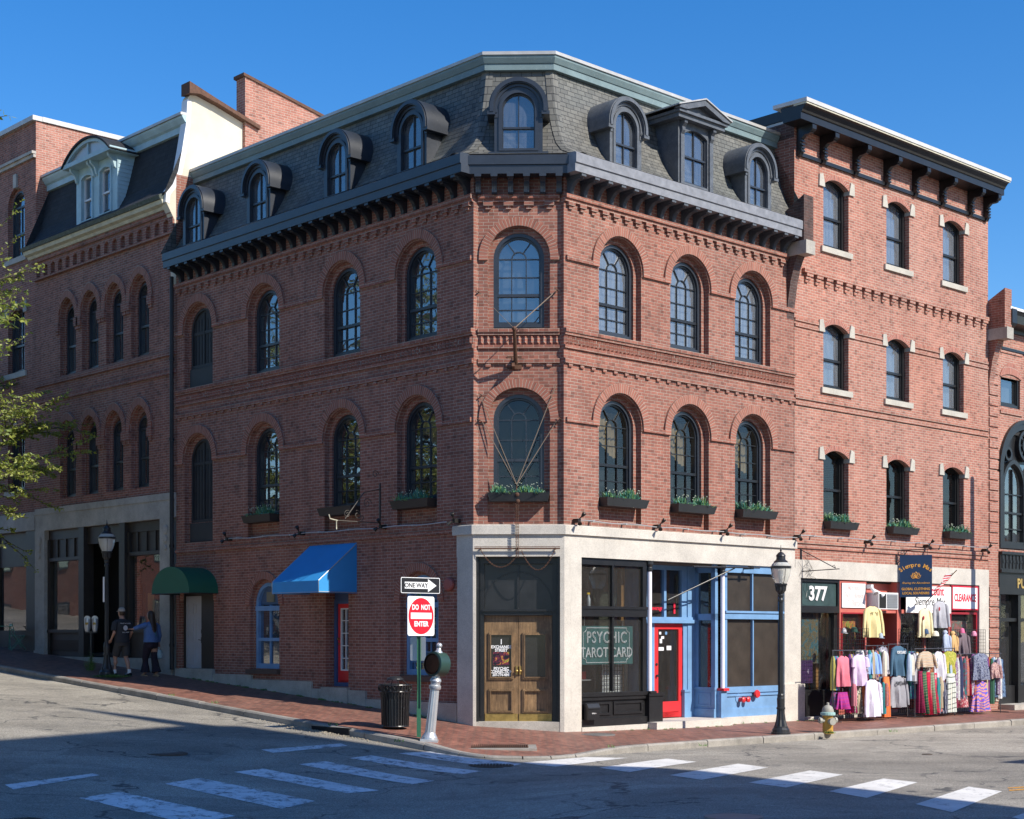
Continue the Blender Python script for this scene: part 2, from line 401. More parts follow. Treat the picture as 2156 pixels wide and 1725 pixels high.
    def lathe(s, prof, c=(0, 0, 0), n=20, flute=0, ax='z', sq=None):
        vs = []; c = Vector(c)
        for r, z in prof:
            for k in range(n):
                a = 2 * math.pi * k / n; rr = r * (1 - flute * (k % 2))
                p = (rr * math.cos(a), rr * math.sin(a), z)
                if ax == 'y': p = (p[0], p[2], p[1])
                if ax == 'x': p = (p[2], p[0], p[1])
                vs.append(c + Vector(p))
        m = len(prof)
        fs = [(i * n + k, i * n + (k + 1) % n, (i + 1) * n + (k + 1) % n, (i + 1) * n + k) for i in range(m - 1) for k in range(n)]
        fs += [tuple(range(n))[::-1], tuple((m - 1) * n + k for k in range(n))]
        return s.add(vs, fs)
    def loft(s, rings, cap=True):
        n = len(rings[0]); vs = [p for r in rings for p in r]; m = len(rings)
        fs = [(i * n + k, i * n + (k + 1) % n, (i + 1) * n + (k + 1) % n, (i + 1) * n + k) for i in range(m - 1) for k in range(n)]
        if cap: fs += [tuple(range(n))[::-1], tuple((m - 1) * n + k for k in range(n))]
        return s.add(vs, fs)
    def sph(s, c, r, n=12, m=8, sx=1, sy=1, sz=1):
        rings = []
        for j in range(1, m):
            a = math.pi * j / m
            rings.append([(c[0] + r * sx * math.sin(a) * math.cos(2 * math.pi * k / n), c[1] + r * sy * math.sin(a) * math.sin(2 * math.pi * k / n), c[2] - r * sz * math.cos(a)) for k in range(n)])
        return s.loft(rings)
    def build(s, name, mat, parent=None, M=None, smooth=False, recalc=True):
        me = bpy.data.meshes.new(name); me.from_pydata(s.v, [], s.f)
        for mt in (mat if isinstance(mat, (list, tuple)) else [mat]): me.materials.append(mt)
        for p, k in zip(me.polygons, s.mi): p.material_index = k; p.use_smooth = smooth
        uvl = me.uv_layers.new(name='UVMap').data
        for p in me.polygons:
            u = s.uv.get(p.index)
            nx, ny, nz = (abs(c) for c in p.normal)
            for j, li in enumerate(p.loop_indices):
                if u: uvl[li].uv = u[j]; continue
                c = me.vertices[me.loops[li].vertex_index].co
                uvl[li].uv = (c.x, c.y) if nz > .75 else ((c.y, c.z) if nx > ny else (c.x, c.z))
        if recalc:
            bm = bmesh.new(); bm.from_mesh(me); bmesh.ops.recalc_face_normals(bm, faces=bm.faces); bm.to_mesh(me); bm.free()
        if smooth:
            try: me.set_sharp_from_angle(angle=R(38))
            except Exception: pass
        o = bpy.data.objects.new(name, me); COL.objects.link(o)
        put(o, M if M is not None else (WM[parent.name] if parent is not None else Matrix.Identity(4)), parent)
        return o
def build_each(mb, name, mat, parent, M):
    """every piece added to the builder becomes a part of its own"""
    out = []
    for v0, nv, f0, nf in mb.pc:
        q = MB(); q.v = mb.v[v0:v0 + nv]; q.f = [[i - v0 for i in f] for f in mb.f[f0:f0 + nf]]; q.mi = mb.mi[f0:f0 + nf]
        q.uv = {i - f0: mb.uv[i] for i in range(f0, f0 + nf) if i in mb.uv}; out.append(q.build(name, mat, parent, M))
    return out
def copy_to(o, M, parent=None):
    c = o.copy(); COL.objects.link(c); put(c, M, parent if parent is not None else o.parent)
    return c
def copy_tree(o, M, label=None, parent=None):
    """a thing or part with its parts and their sub-parts"""
    c = o.copy(); COL.objects.link(c); put(c, M, parent)
    for ch in list(KIDS.get(o.name, [])): copy_tree(ch, M @ (WM[o.name].inverted() @ WM[ch.name]), None, c)
    if label: c['label'] = label
    return c
def text_mesh(txt, size, ext=.004, align='CENTER', sx=1, spacing=1, shear=0, bold=0):
    cu = bpy.data.curves.new('txt', 'FONT'); cu.body = txt; cu.size = size; cu.extrude = ext; cu.align_x = align; cu.align_y = 'CENTER'
    cu.space_character = spacing; cu.shear = shear; cu.offset = bold; cu.resolution_u = 4
    o = bpy.data.objects.new('txt', cu); COL.objects.link(o)
    me = bpy.data.meshes.new_from_object(o.evaluated_get(bpy.context.evaluated_depsgraph_get()))
    bpy.data.objects.remove(o); bpy.data.curves.remove(cu)
    for v in me.vertices: v.co = (v.co.x * sx, -v.co.z, v.co.y)
    me.materials.clear(); return me
def text(name, txt, size, mat, parent, M, **k):
    me = text_mesh(txt, size, **k); me.materials.append(mat); me.name = name
    o = bpy.data.objects.new(name, me); COL.objects.link(o); put(o, M, parent); return o

def arch(w_, z0, zs, kind='round', rise=.15, n=18, cx=0):
    h = w_ / 2; p = [(cx - h, z0), (cx - h, zs)]
    if kind == 'round':
        p += [(cx - h * math.cos(math.pi * k / n), zs + h * math.sin(math.pi * k / n)) for k in range(1, n)]
    elif kind == 'seg':
        Rr = (h * h + rise * rise) / (2 * rise); th = math.asin(h / Rr)
        p += [(cx + Rr * math.sin(-th + 2 * th * k / n), zs + rise - Rr + Rr * math.cos(-th + 2 * th * k / n)) for k in range(1, n)]
    elif kind == 'lancet':
        Rr = w_ * .62; th = math.acos((Rr - h) / Rr); m = n // 2
        p += [(cx - h + Rr - Rr * math.cos(th * k / m), zs + Rr * math.sin(th * k / m)) for k in range(1, m + 1)]
        p += [(cx + h - Rr + Rr * math.cos(th * k / m), zs + Rr * math.sin(th * k / m)) for k in range(m - 1, 0, -1)]
    p += [(cx + h, zs), (cx + h, z0)]
    return p
def arcpart(lp): return lp[1:-1]
# ------------------------------------------------------------------ swept runs round the three street faces
def xline(p, u, q, v):
    den = u.x * v.y - u.y * v.x
    k = ((q.x - p.x) * v.y - (q.y - p.y) * v.x) / den
    return p + u * k
def corner(f, d1, g, d2): return xline(f.o + f.n * d1, f.x, g.o + g.n * d2, g.x)
def sweep(mb, prof, segs, dc=0):
    """prof: list of (d outward, z); segs: list of (face, t0, t1); mitred between faces"""
    cols = []
    for i, (f, t0, t1) in enumerate(segs):
        row0 = []; row1 = []
        for k_, (d, z) in enumerate(prof):
            dk = dc[k_] if isinstance(dc, (list, tuple)) else dc
            dd = d + (dk if f is FC else 0)
            if i > 0:
                g = segs[i - 1][0]; p = corner(g, d + (dk if g is FC else 0), f, dd)
            else: p = f.w(t0, dd)
            row0.append((p, z))
            if i < len(segs) - 1:
                g = segs[i + 1][0]; p = corner(f, dd, g, d + (dk if g is FC else 0))
            else: p = f.w(t1, dd)
            row1.append((p, z))
        L = [0]
        for k in range(1, len(prof)): L.append(L[-1] + math.hypot(prof[k][0] - prof[k - 1][0], prof[k][1] - prof[k - 1][1]))
        n = len(prof); vs = [(p.x, p.y, z) for p, z in row0 + row1]; fs = []; us = []
        for k in range(n - 1):
            fs.append((k, k + 1, n + k + 1, n + k))
            ta = [(row0[k][0] - f.o).dot(f.x), (row0[k + 1][0] - f.o).dot(f.x), (row1[k + 1][0] - f.o).dot(f.x), (row1[k][0] - f.o).dot(f.x)]
            us.append([(ta[0], L[k]), (ta[1], L[k + 1]), (ta[2], L[k + 1]), (ta[3], L[k])])
        mb.add(vs, fs, us)
        if i == 0: mb.add([(p.x, p.y, z) for p, z in row0], [tuple(range(n))])
        if i == len(segs) - 1: mb.add([(p.x, p.y, z) for p, z in row1], [tuple(range(n))])
    return mb
I4 = Matrix.Identity(4)
LT, RT = -11.65, 7.94
LCR = [(FL, LT, 0), (FC, 0, CL), (FR, 0, RT)]
def rectp(d0, d1, z0, z1): return [(d0, z0), (d1, z0), (d1, z1), (d0, z1)]

# ------------------------------------------------------------------ window kinds (local x across, y inward, z height)
def rect_arch(w_, z0, z1): return [(-w_ / 2, z0), (-w_ / 2, z1), (w_ / 2, z1), (w_ / 2, z0)]
def make_window(parent, M, w_, z0, zs, kind='round', rise=.15, y=0, fm=NAVY, gm=GLU, bars='fan', f=.075, name='window', back=INT, rail=None, bw=.022, curtain=False, muntm=None, fill_top=0):
    o = arch(w_, z0, zs, kind, rise); i = arch(w_ - 2 * f, z0 + f, zs, kind, rise * (w_ - 2 * f) / w_)
    mb = MB(); mb.ringsolid(o, i, y - .06, y + .12)
    i2 = arch(w_ - 2 * f - .07, z0 + f + .045, zs, kind, rise * .8)
    mb.ringsolid(i, i2, y - .015, y + .05)
    zt = max(p[1] for p in i); iw = w_ - 2 * f
    win = mb.build(name, fm, parent, M)
    g = MB(); g.poly(i, y + .03); go = g.build('glass', gm, win, M, recalc=False)
    m = MB(); rail = rail if rail is not None else z0 + (zs - z0) * .47
    m.box(-iw / 2, iw / 2, y - .03, y + .05, rail - .03, rail + .03)
    if bars == 'fan':
        for s_ in (-1, 1): m.box(s_ * iw / 6 - bw / 2, s_ * iw / 6 + bw / 2, y, y + .028, z0 + f, zs)
        hs = [z0 + f + (rail - z0 - f) * .5, rail + (zs - rail) * .5, zs]
        for h in hs: m.box(-iw / 2, iw / 2, y + .002, y + .026, h - bw / 2, h + bw / 2)
        r = iw / 6
        a = arch(2 * r + bw, zs - .001, zs, 'round', n=10)[1:-1]; b_ = arch(2 * r - bw, zs - .001, zs, 'round', n=10)[1:-1]
        m.ringsolid(a, b_, y, y + .028, closed=False)
        for an in (55, 125):
            c, s_ = math.cos(R(an)), math.sin(R(an))
            m.obox(((r + iw / 2) / 2 * c, y + .014, zs + (r + iw / 2) / 2 * s_), (c, 0, s_), (iw / 2 - r) / 2, (0, 1, 0), .013, (-s_, 0, c), bw / 2)
    elif bars == 'two':
        m.box(-bw / 2, bw / 2, y, y + .028, z0 + f, zt - .01)
    elif bars == 'side':
        m.box(-bw / 2, bw / 2, y, y + .028, z0 + f, zs)
        m.box(-iw / 2, iw / 2, y - .01, y + .03, zs - .03, zs + .03)
    m.build('muntins', muntm or fm, win, M)
    if bars == 'one' or True:
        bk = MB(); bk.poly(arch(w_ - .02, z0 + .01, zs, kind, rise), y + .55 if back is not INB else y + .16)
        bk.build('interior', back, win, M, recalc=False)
    if curtain:
        cm = MB(); rows = 7; n = 26; x0, x1 = -iw / 2, iw / 2
        vs = []
        for r_ in range(rows):
            q = r_ / (rows - 1)
            for k in range(n + 1):
                u = k / n
                x = x0 + (x1 - x0) * u
                sag = .55 * math.sin(math.pi * min(1, u * .62)) * q
                z = zs + .35 - q * .10 - sag - .38 * u * q
                vs.append((x, y + .28 + .035 * math.sin(k * 2.1 + r_ * .9), z))
        fs = [(r_ * (n + 1) + k, r_ * (n + 1) + k + 1, (r_ + 1) * (n + 1) + k + 1, (r_ + 1) * (n + 1) + k) for r_ in range(rows - 1) for k in range(n)]
        cm.add(vs, fs); cm.build('curtain', CURT, win, M, smooth=True)
    return win
CURT = M_plain('tan_curtain', (.50, .33, .14), .8, var=.3, vs=6, bmp=0)

# ================================================================== CORNER BUILDING
cb = empty('brick_building', (A.x, A.y, 0), 'three storey red brick corner building with grey mansard roof and angled corner entrance', 'building')
TOPZ = 11.35
S2, S3 = 6.31, 9.68
def stepped(mb, t, w0, z0, zs, w1, z1, d0=.13, d1=.27, kind='round', rise=.15, rise1=None):
    o = arch(w0, z0, zs, kind, rise, cx=t); i = arch(w1, z1, zs, kind, rise1 or rise * w1 / w0, cx=t)
    mb.reveal(o, 0, d0); mb.ring(o, i, d0); mb.reveal(i, d0, d1); return o
WL = [-1.84, -4.5, -7.65, -10.58]; WR = [1.73, 4.04, 6.33]
# left wall
mb = MB(); holes = []
for t in WL:
    holes.append(stepped(mb, t, 1.34, 4.2, S2, 1.12, 4.72)); holes.append(stepped(mb, t, 1.34, 8.2, S3, 1.12, 8.22))
holes.append(stepped(mb, -7.6, 1.24, .95, 2.55, 1.08, .99, .1, .2))
holes.append(stepped(mb, -1.76, 1.28, .9, 2.55, 1.12, .94, .1, .2))
rd = [(-5.12, .62), (-5.12, 2.86), (-4.26, 2.86), (-4.26, .62)]; holes.append(rd); mb.reveal(rd, 0, .34)
wd = [(-11.54, .93), (-11.54, 3.15), (-9.85, 3.15), (-9.85, .93)]; holes.append(wd); mb.reveal(wd, 0, .3)
pil = [(-.48, -1), (-.48, 3.44), (0, 3.44), (0, -1)]
mb.poly([(LT, -1), (LT, TOPZ), (0, TOPZ), (0, 3.44), (-.48, 3.44), (-.48, -1)], 0, holes)
mb.build('left_wall', BR, cb, FL.M)
# chamfer wall
mb = MB(); c2 = CL / 2
holes = [stepped(mb, c2, 1.30, 4.16, S2, 1.06, 4.72, .09, .2), stepped(mb, c2, 1.30, 8.2, S3, 1.06, 8.22, .09, .2)]
mb.poly([(0, 3.44), (0, TOPZ), (CL, TOPZ), (CL, 3.44)], 0, holes)
mb.build('corner_wall', BR, cb, FI.M)
mb = MB()
for p, q in ((A, FI.w(.09)), (Bc, FI.w(CL - .09))): mb.add([(p.x, p.y, 3.44), (q.x, q.y, 3.44), (q.x, q.y, TOPZ), (p.x, p.y, TOPZ)], [(0, 1, 2, 3)], [[(0, 3.44), (.13, 3.44), (.13, TOPZ), (0, TOPZ)]])
mb.build('corner_return', BR, cb, I4)
# right wall
mb = MB(); holes = []
for t in WR:
    holes.append(stepped(mb, t, 1.34, 4.2, S2, 1.12, 4.72)); holes.append(stepped(mb, t, 1.34, 8.2, S3, 1.12, 8.22))
mb.poly([(0, 3.44), (0, TOPZ), (RT, TOPZ), (RT, 3.44)], 0, holes)
mb.build('right_wall', BR, cb, FR.M)
# unseen back so that no light leaks in
mb = MB()
pL = FL.w(LT); pR = FR.w(RT); pl2 = pL - FL.n * 9; pr2 = pR - FR.n * 9
for p, q in ((pL, pl2), (pl2, pr2), (pr2, pR)): mb.add([(p.x, p.y, -1), (q.x, q.y, -1), (q.x, q.y, 13.9), (p.x, p.y, 13.9)], [(0, 1, 2, 3)])
mb.build('back_wall', BR, cb, I4)
# floors inside
mb = MB()
for z in (3.9, 7.6, 11.25):
    P = [corner(FL, -.6, FC, -.6), corner(FC, -.6, FR, -.6), FR.w(RT, -.3), pr2, pl2, FL.w(LT, -.3)]
    mb.add([(p.x, p.y, z) for p in P], [tuple(range(6))])
mb.build('floor_slab', INT, cb, I4)

# windows
def win_row(face, ts, w1, y, cur2, first=None):
    for t in ts:
        M = face.at(t)
        if first is None and True:
            pass
        make_window(cb, M, w1, 8.24, S3, y=y, gm=GLU, back=INB)
        make_window(cb, M, w1, 4.72, S2, y=y, gm=GLU, back=INT, curtain=cur2)
# one upper and one lower window are built, the others are copies
upW = make_window(cb, FR.at(WR[0]), 1.12, 8.24, S3, y=.24, back=INB, gm=GLH, muntm=BLK)
loW = make_window(cb, FR.at(WR[0]), 1.12, 4.72, S2, y=.24, back=INT, curtain=True, muntm=BLK, gm=GLR)
for t in WR[1:]:
    copy_tree(upW, FR.at(t), parent=cb); copy_tree(loW, FR.at(t), parent=cb)
upL = make_window(cb, FL.at(WL[0]), 1.12, 8.24, S3, y=.24, back=INB)
loL = make_window(cb, FL.at(WL[0]), 1.12, 4.72, S2, y=.24, back=INT, curtain=True)
for t in WL[1:3]:
    copy_tree(upL, FL.at(t), parent=cb); copy_tree(loL, FL.at(t), parent=cb)
make_window(cb, FI.at(c2), 1.06, 8.24, S3, y=.17, back=INB)
make_window(cb, FI.at(c2), 1.06, 4.72, S2, y=.17, back=INT, gm=GLR)
# shutters
for z0, zs in ((4.2, S2), (8.2, S3)):
    mb = MB(); o = arch(1.12, z0 + .52, zs); mb.poly(o, .2)
    mb.ringsolid(o, arch(1.0, z0 + .6, zs), .15, .22)
    mb.box(-.56, .56, .1, .22, z0 + .02, z0 + .50); mb.box(-.02, .02, .17, .22, z0 + .6, zs + .45); mb.box(-.5, .5, .18, .2, zs - .1, zs - .02)
    for k in range(-3, 4): mb.box(k * .14 - .006, k * .14 + .006, .185, .2, z0 + .6, zs + .3)
    mb.build('shutter', SHUT, cb, FL.at(WL[3]))

# hood moulds over the windows
def hood(face, t, zs, r0=.70, r1=.90, p=.055, mat=BRV, drop=.06):
    o = arcpart(arch(2 * r1, 0, zs, n=28)); i = arcpart(arch(2 * r0, 0, zs, n=28))
    o = [(o[0][0], zs - drop)] + o + [(o[-1][0], zs - drop)]; i = [(i[0][0], zs - drop)] + i + [(i[-1][0], zs - drop)]
    m = MB(); m.ringsolid(o, i, -p, 0, closed=False, arc=True)
    r2 = r0 - .004
    o2 = [(-r2, zs - drop)] + arcpart(arch(2 * r2, 0, zs, n=28)) + [(r2, zs - drop)]
    i2 = [(-.672, zs - drop)] + arcpart(arch(1.344, 0, zs, n=28)) + [(.672, zs - drop)]
    m.ringsolid(o2, i2, -.014, 0, closed=False, arc=True)
    return m.build('hood_mould', mat, cb, face.at(t))
hoods = {}
for zs in (S2, S3):
    h0 = hood(FR, WR[0], zs)
    for t in WR[1:]: copy_tree(h0, FR.at(t), parent=cb)
    for t in WL: copy_tree(h0, FL.at(t), parent=cb)
    hood(FI, c2, zs, .655, .83, .05)
for t, w_ in ((-7.6, 1.24), (-1.76, 1.28)):
    m = MB(); r = w_ / 2
    o = arcpart(arch(2 * r + .36, 0, 2.55, n=28)); i = arcpart(arch(2 * r + .004, 0, 2.55, n=28))
    m.ringsolid(o, i, -.035, 0, closed=False, arc=True); m.build('hood_mould', BRV, cb, FL.at(t))
m = MB(); o = arcpart(arch(1.75, 0, 2.7, n=24)); i = arcpart(arch(1.45, 0, 2.7, n=24)); m.ringsolid(o, i, -.03, 0, closed=False, arc=True); m.build('hood_mould', BRV, cb, FL.at(-10.56))
# spring bands between the hoods
for zs in (S2, S3):
    z0, z1 = zs - .06, zs + .035
    for f, ts, a, b, r in ((FL, sorted(WL), LT, -.055, .9), (FR, WR, .055, RT, .9), (FI, [c2], .09, CL - .09, .83)):
        m = MB(); e = a
        for t in ts:
            if t - r - e > .02: m.box(e, t - r, -.05, 0, z0, z1)
            e = t + r
        m.box(e, b, -.05, 0, z0, z1)
        build_each(m, 'string_course', BR, cb, f.M)
# string courses round the corner
LCI = [(FL, LT, 0)], [(FI, .085, CL - .085)], [(FR, 0, RT)]
def sweep3(m, prof):
    for sg in LCI: sweep(m, prof, sg)
m = MB(); sweep3(m, [(0, 8.04), (.05, 8.06), (.05, 8.11), (.075, 8.115), (.075, 8.19), (0, 8.20)])
sweep3(m, rectp(0, .045, 7.78, 7.85)); m.build('string_course', BR, cb, I4)
m = MB(); sweep3(m, [(0, 7.46), (.05, 7.47), (.05, 7.56), (0, 7.58)]); m.build('string_course', BR, cb, I4)
m = MB(); sweep3(m, [(0, 10.82), (.05, 10.83), (.05, 10.89), (.09, 10.895), (.09, 10.98), (0, 11.0)]); m.build('corbel_course', BR, cb, I4)
for f, a, b in ((FL, LT, 0), (FI, .09, CL - .09), (FR, 0, RT)):
    m = MB(); n = int((b - a) / .125)
    for k in range(n):
        x = a + (k + .5) * (b - a) / n; m.prism([(x - .055, 7.85), (x, 7.85), (x + .055, 7.85), (x + .055, 8.04), (x - .055, 8.04)], -.012, 0, 'y')
        m.add([(x - .055, 0, 7.86), (x + .055, 0, 7.86), (x, -.055, 7.90), (x - .055, 0, 8.03), (x + .055, 0, 8.03), (x, -.055, 8.03)], [(0, 1, 2), (0, 2, 5, 3), (1, 4, 5, 2), (3, 5, 4)])
    n = int((b - a) / .34)
    for k in range(n):
        x = a + (k + .5) * (b - a) / n; m.box(x - .055, x + .055, -.04, 0, 7.40, 7.465)
        m.box(x - .10, x + .10, -.075, 0, 10.75, 10.825); m.box(x - .055, x + .055, -.045, 0, 10.68, 10.75)
    m.build('dentil_course', BR, cb, f.M)
m = MB(); m.box(LT, -.5, -.045, 0, 3.95, 4.03); m.box(LT, -10.0, -.03, 0, 3.6, 3.68); build_each(m, 'string_course', BR, cb, FL.M)

# granite band, lintel and pillars
m = MB(); sweep(m, [(-.2, 3.90), (.085, 3.90), (.085, 4.085), (.07, 4.10), (-.2, 4.12)], [(FL, -.58, 0), (FC, 0, CL), (FR, 0, RT + .02)]); m.build('stone_band', GR, cb, I4)
m = MB(); sweep(m, rectp(-.35, .03, 3.44, 3.902), [(FL, -.50, 0), (FC, 0, CL), (FR, 0, RT)]); m.build('stone_lintel', GR, cb, I4)
def poly_pillar(name, pts, z0, z1, mat=GR):
    m = MB(); m.prism([(p.x, p.y) for p in pts], z0, z1, 'z'); return m.build(name, mat, cb, I4)
poly_pillar('stone_pillar', [FL.w(-.48, .03), corner(FL, .03, FC, .03), FC.w(.05, .03), FC.w(.05, -.35), FL.w(-.48, -.35)], -.5, 3.44)
poly_pillar('stone_pillar', [FC.w(1.80, .03), corner(FC, .03, FR, .03), FR.w(.50, .03), FR.w(.50, -.35), FC.w(1.80, -.35)], -.5, 3.44)
m = MB(); m.box(7.52, 8.17, -.035, .4, .0, 3.44); m.box(7.44, 8.25, -.10, .4, -1, .62); m.build('stone_pillar', GR, cb, FR.M)
m = MB()
for a, b, z in ((LT, -9.85, .925), (-9.85, -8.1, .83), (-8.1, -5.62, .72), (-5.62, -3.58, .555), (-3.58, -.485, .37)):
    m.box(a + .006, b - .006, -.05, .1, -1, z)
build_each(m, 'stone_base', GRD, cb, FL.M)
m = MB(); m.box(-8.3, -6.95, -.09, .15, .86, .97); m.box(-2.42, -1.1, -.09, .12, .80, .92); build_each(m, 'window_sill', M_plain('brownstone', (.10, .065, .05), .8), cb, FL.M)

# cornice: soffit, fascia, brackets
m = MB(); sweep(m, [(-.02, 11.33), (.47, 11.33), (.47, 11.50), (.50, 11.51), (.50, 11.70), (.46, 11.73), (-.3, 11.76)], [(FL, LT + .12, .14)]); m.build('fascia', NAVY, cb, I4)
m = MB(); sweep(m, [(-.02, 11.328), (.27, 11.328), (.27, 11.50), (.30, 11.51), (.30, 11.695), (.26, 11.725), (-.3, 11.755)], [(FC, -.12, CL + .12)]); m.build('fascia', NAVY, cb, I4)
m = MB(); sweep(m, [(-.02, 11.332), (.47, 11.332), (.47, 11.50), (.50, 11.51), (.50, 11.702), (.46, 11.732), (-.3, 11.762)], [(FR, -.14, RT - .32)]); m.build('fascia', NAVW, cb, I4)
def bracket_mb(d=.44, h=.36, w_=.105):
    q = MB(); pts = [(0, 0), (-d, 0), (-d, -.05), (-d + .05, -.07)]
    for k in range(7):
        a = k / 6 * math.pi / 2; pts.append((-d + .07 + (d - .16) * math.sin(a), -.09 - (h - .12) * (1 - math.cos(a))))
    pts += [(-.07, -h), (0, -h)]
    q.prism(pts, -w_ / 2, w_ / 2, 'x')
    q.prism([(0, 0), (-d - .012, 0), (-d - .012, -.055), (0, -.055)], -w_ / 2 - .015, w_ / 2 + .015, 'x')
    # raised ribs down the curved front
    for x in (-.033, 0, .033):
        pts2 = [(p[0] - .012, p[1] - .008) for p in pts[3:-1]]
        q.prism(pts2 + [(-.02, -h), (-.02, -.06)], x - .008, x + .008, 'x')
    return q
bk = bracket_mb().build('bracket', NAVY, cb, FL.at(-.15, 11.33))
n = 28
for k in range(1, n): copy_tree(bk, FL.at(-.15 - k * (11.15 / (n - 1)), 11.33), parent=cb)
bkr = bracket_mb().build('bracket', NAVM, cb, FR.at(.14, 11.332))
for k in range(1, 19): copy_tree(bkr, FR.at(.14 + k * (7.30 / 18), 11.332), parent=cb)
bkc = bracket_mb(.26, .36, .11).build('bracket', NAVY, cb, FC.at(.10, 11.328))
for k in range(1, 6): copy_tree(bkc, FC.at(.10 + k * (CL - .2) / 5, 11.328), parent=cb)

# mansard and teal eaves
prof = [(.47, 11.735), (.28, 11.78), (.10, 11.87), (-.05, 12.05), (-.24, 12.38), (-.40, 12.78), (-.51, 13.25), (-.60, 13.74)]
m = MB()
for (f, a, b, nb, dcv) in ((FL, LT, 0, FC, 0), (FC, 0, CL, None, -.12), (FR, 0, RT, FC, 0)): pass
RDC = [-.19, -.12, -.05, 0, 0, 0, 0, 0]
sweep(m, prof, LCR, RDC)
roof = m.build('mansard_roof', SLATE, cb, I4)
# shingled hip strips
for f, g in ((FL, FC), (FC, FR)):
    m = MB(); vs = []
    for k, (d, z) in enumerate(prof):
        c = corner(f, d + .015 + (RDC[k] if f is FC else 0), g, d + .015 + (RDC[k] if g is FC else 0)); q0 = f.x * -.15; q1 = g.x * .15
        vs += [(c.x + q0.x, c.y + q0.y, z + .008), (c.x, c.y, z + .012), (c.x + q1.x, c.y + q1.y, z + .008)]
    n = len(prof); fs = []; us = []
    for k in range(n - 1):
        for e_ in (0, 1): fs.append((3 * k + e_, 3 * k + e_ + 1, 3 * k + e_ + 4, 3 * k + e_ + 3)); us.append([(e_ * .15, k * .3), (e_ * .15 + .15, k * .3), (e_ * .15 + .15, k * .3 + .3), (e_ * .15, k * .3 + .3)])
    m.add(vs, fs, us); m.build('roof_hip', SLATE, cb, I4)
m = MB(); sweep(m, [(-.70, 13.72), (-.50, 13.74), (-.50, 13.87), (-.48, 13.875), (-.43, 13.98), (-.43, 14.03), (-.7, 14.04)], LCR); m.build('eaves_board', TEAL, cb, I4)
m = MB(); sweep(m, [(-.72, 14.01), (-.40, 14.032), (-.40, 14.10), (-.72, 14.11)], LCR); m.build('eaves_flashing', LEAD, cb, I4)
m = MB(); P = [corner(FL, -.65, FC, -.65), corner(FC, -.65, FR, -.65), FR.w(RT, -.65), pr2, pl2, FL.w(LT, -.65)]
m.add([(p.x, p.y, 14.05) for p in P], [tuple(range(6))]); m.build('flat_roof', LEAD, cb, I4)
m = MB(); m.add([(*FL.w(LT, d), z) for d, z in prof] + [(*FL.w(LT, -.75), 13.74), (*FL.w(LT, -.75), 11.6)], [tuple(range(10))])
m.add([(*FR.w(RT, d), z) for d, z in prof] + [(*FR.w(RT, -.75), 13.74), (*FR.w(RT, -.75), 11.6)], [tuple(range(10))]); m.build('roof_end', BRD, cb, I4)

# dormers
def arched_dormer(M, fm):
    w0 = 1.0; zb = 11.80; zs = 12.72
    win_w = .68
    o = arch(w0, zb, zs, n=20); i = arch(win_w, zb + .08, zs - .03, n=20)
    b = MB(); b.ringsolid(o, i, -.06, .06)
    r = arch(w0 - .02, zb, zs, n=20); b.reveal(r, .05, 1.15, closed=False)          # cheeks
    b.box(-.62, .62, -.12, .05, zb - .07, zb)
    b.ringsolid(arch(win_w + .14, zb + .03, zs - .03, n=20), arch(win_w, zb + .08, zs - .03, n=20), -.085, -.055)
    for s_ in (-1, 1):                                                              # scroll blocks
        b.lathe([(.055, -.05), (.055, .05)], (s_ * .53, -.06, zs - .06), 12, ax='y')
        b.box(s_ * .47 - .03 + (0 if s_ > 0 else -.0), s_ * .47 + .05, -.075, .02, zs - .20, zs - .02)
    d = b.build('dormer', fm, cb, M)
    h = MB()
    for r0, r1, y0, y1 in ((.50, .615, -.15, 1.15), (.44, .50, -.09, 0), (.52, .59, -.18, -.15)):
        oo = [(-r1, zs - .10)] + arcpart(arch(2 * r1, 0, zs, n=24)) + [(r1, zs - .10)]
        ii = [(-r0, zs - .10)] + arcpart(arch(2 * r0, 0, zs, n=24)) + [(r0, zs - .10)]
        h.ringsolid(oo, ii, y0, y1, closed=False)
    for s_ in (-1, 1): h.box(min(s_ * .48, s_ * .645), max(s_ * .48, s_ * .645), -.165, 1.15, zs - .16, zs - .09)
    h.build('dormer_hood', fm, d, M, smooth=True)
    g = MB(); g.poly(arch(win_w, zb + .08, zs - .03, n=20), .03); g.build('glass', GLD, d, M, recalc=False)
    k = MB(); k.box(-.012, .012, 0, .04, zb + .08, zs + .29); k.box(-.33, .33, -.02, .05, zb + .50, zb + .54)
    k.ringsolid(arch(win_w, zb + .06, zs - .03, n=20), arch(win_w - .05, zb + .09, zs - .03, n=20), -.01, .05)
    k.build('sash', NAVY, d, M)
    q = MB(); q.poly(arch(.9, zb, zs, n=20), .45); q.build('interior', INB, d, M, recalc=False)
    return d
dm = arched_dormer(FL.at(WL[0] + .02, 0, .10), NAVY)
for t in WL[1:]: copy_tree(dm, FL.at(t + .02, 0, .10), parent=cb)
dmc = arched_dormer(FC.at(c2, 0, .08), NAVY)
dmr = arched_dormer(FR.at(WR[0], 0, .10), NAVM); copy_tree(dmr, FR.at(WR[2], 0, .10), parent=cb)
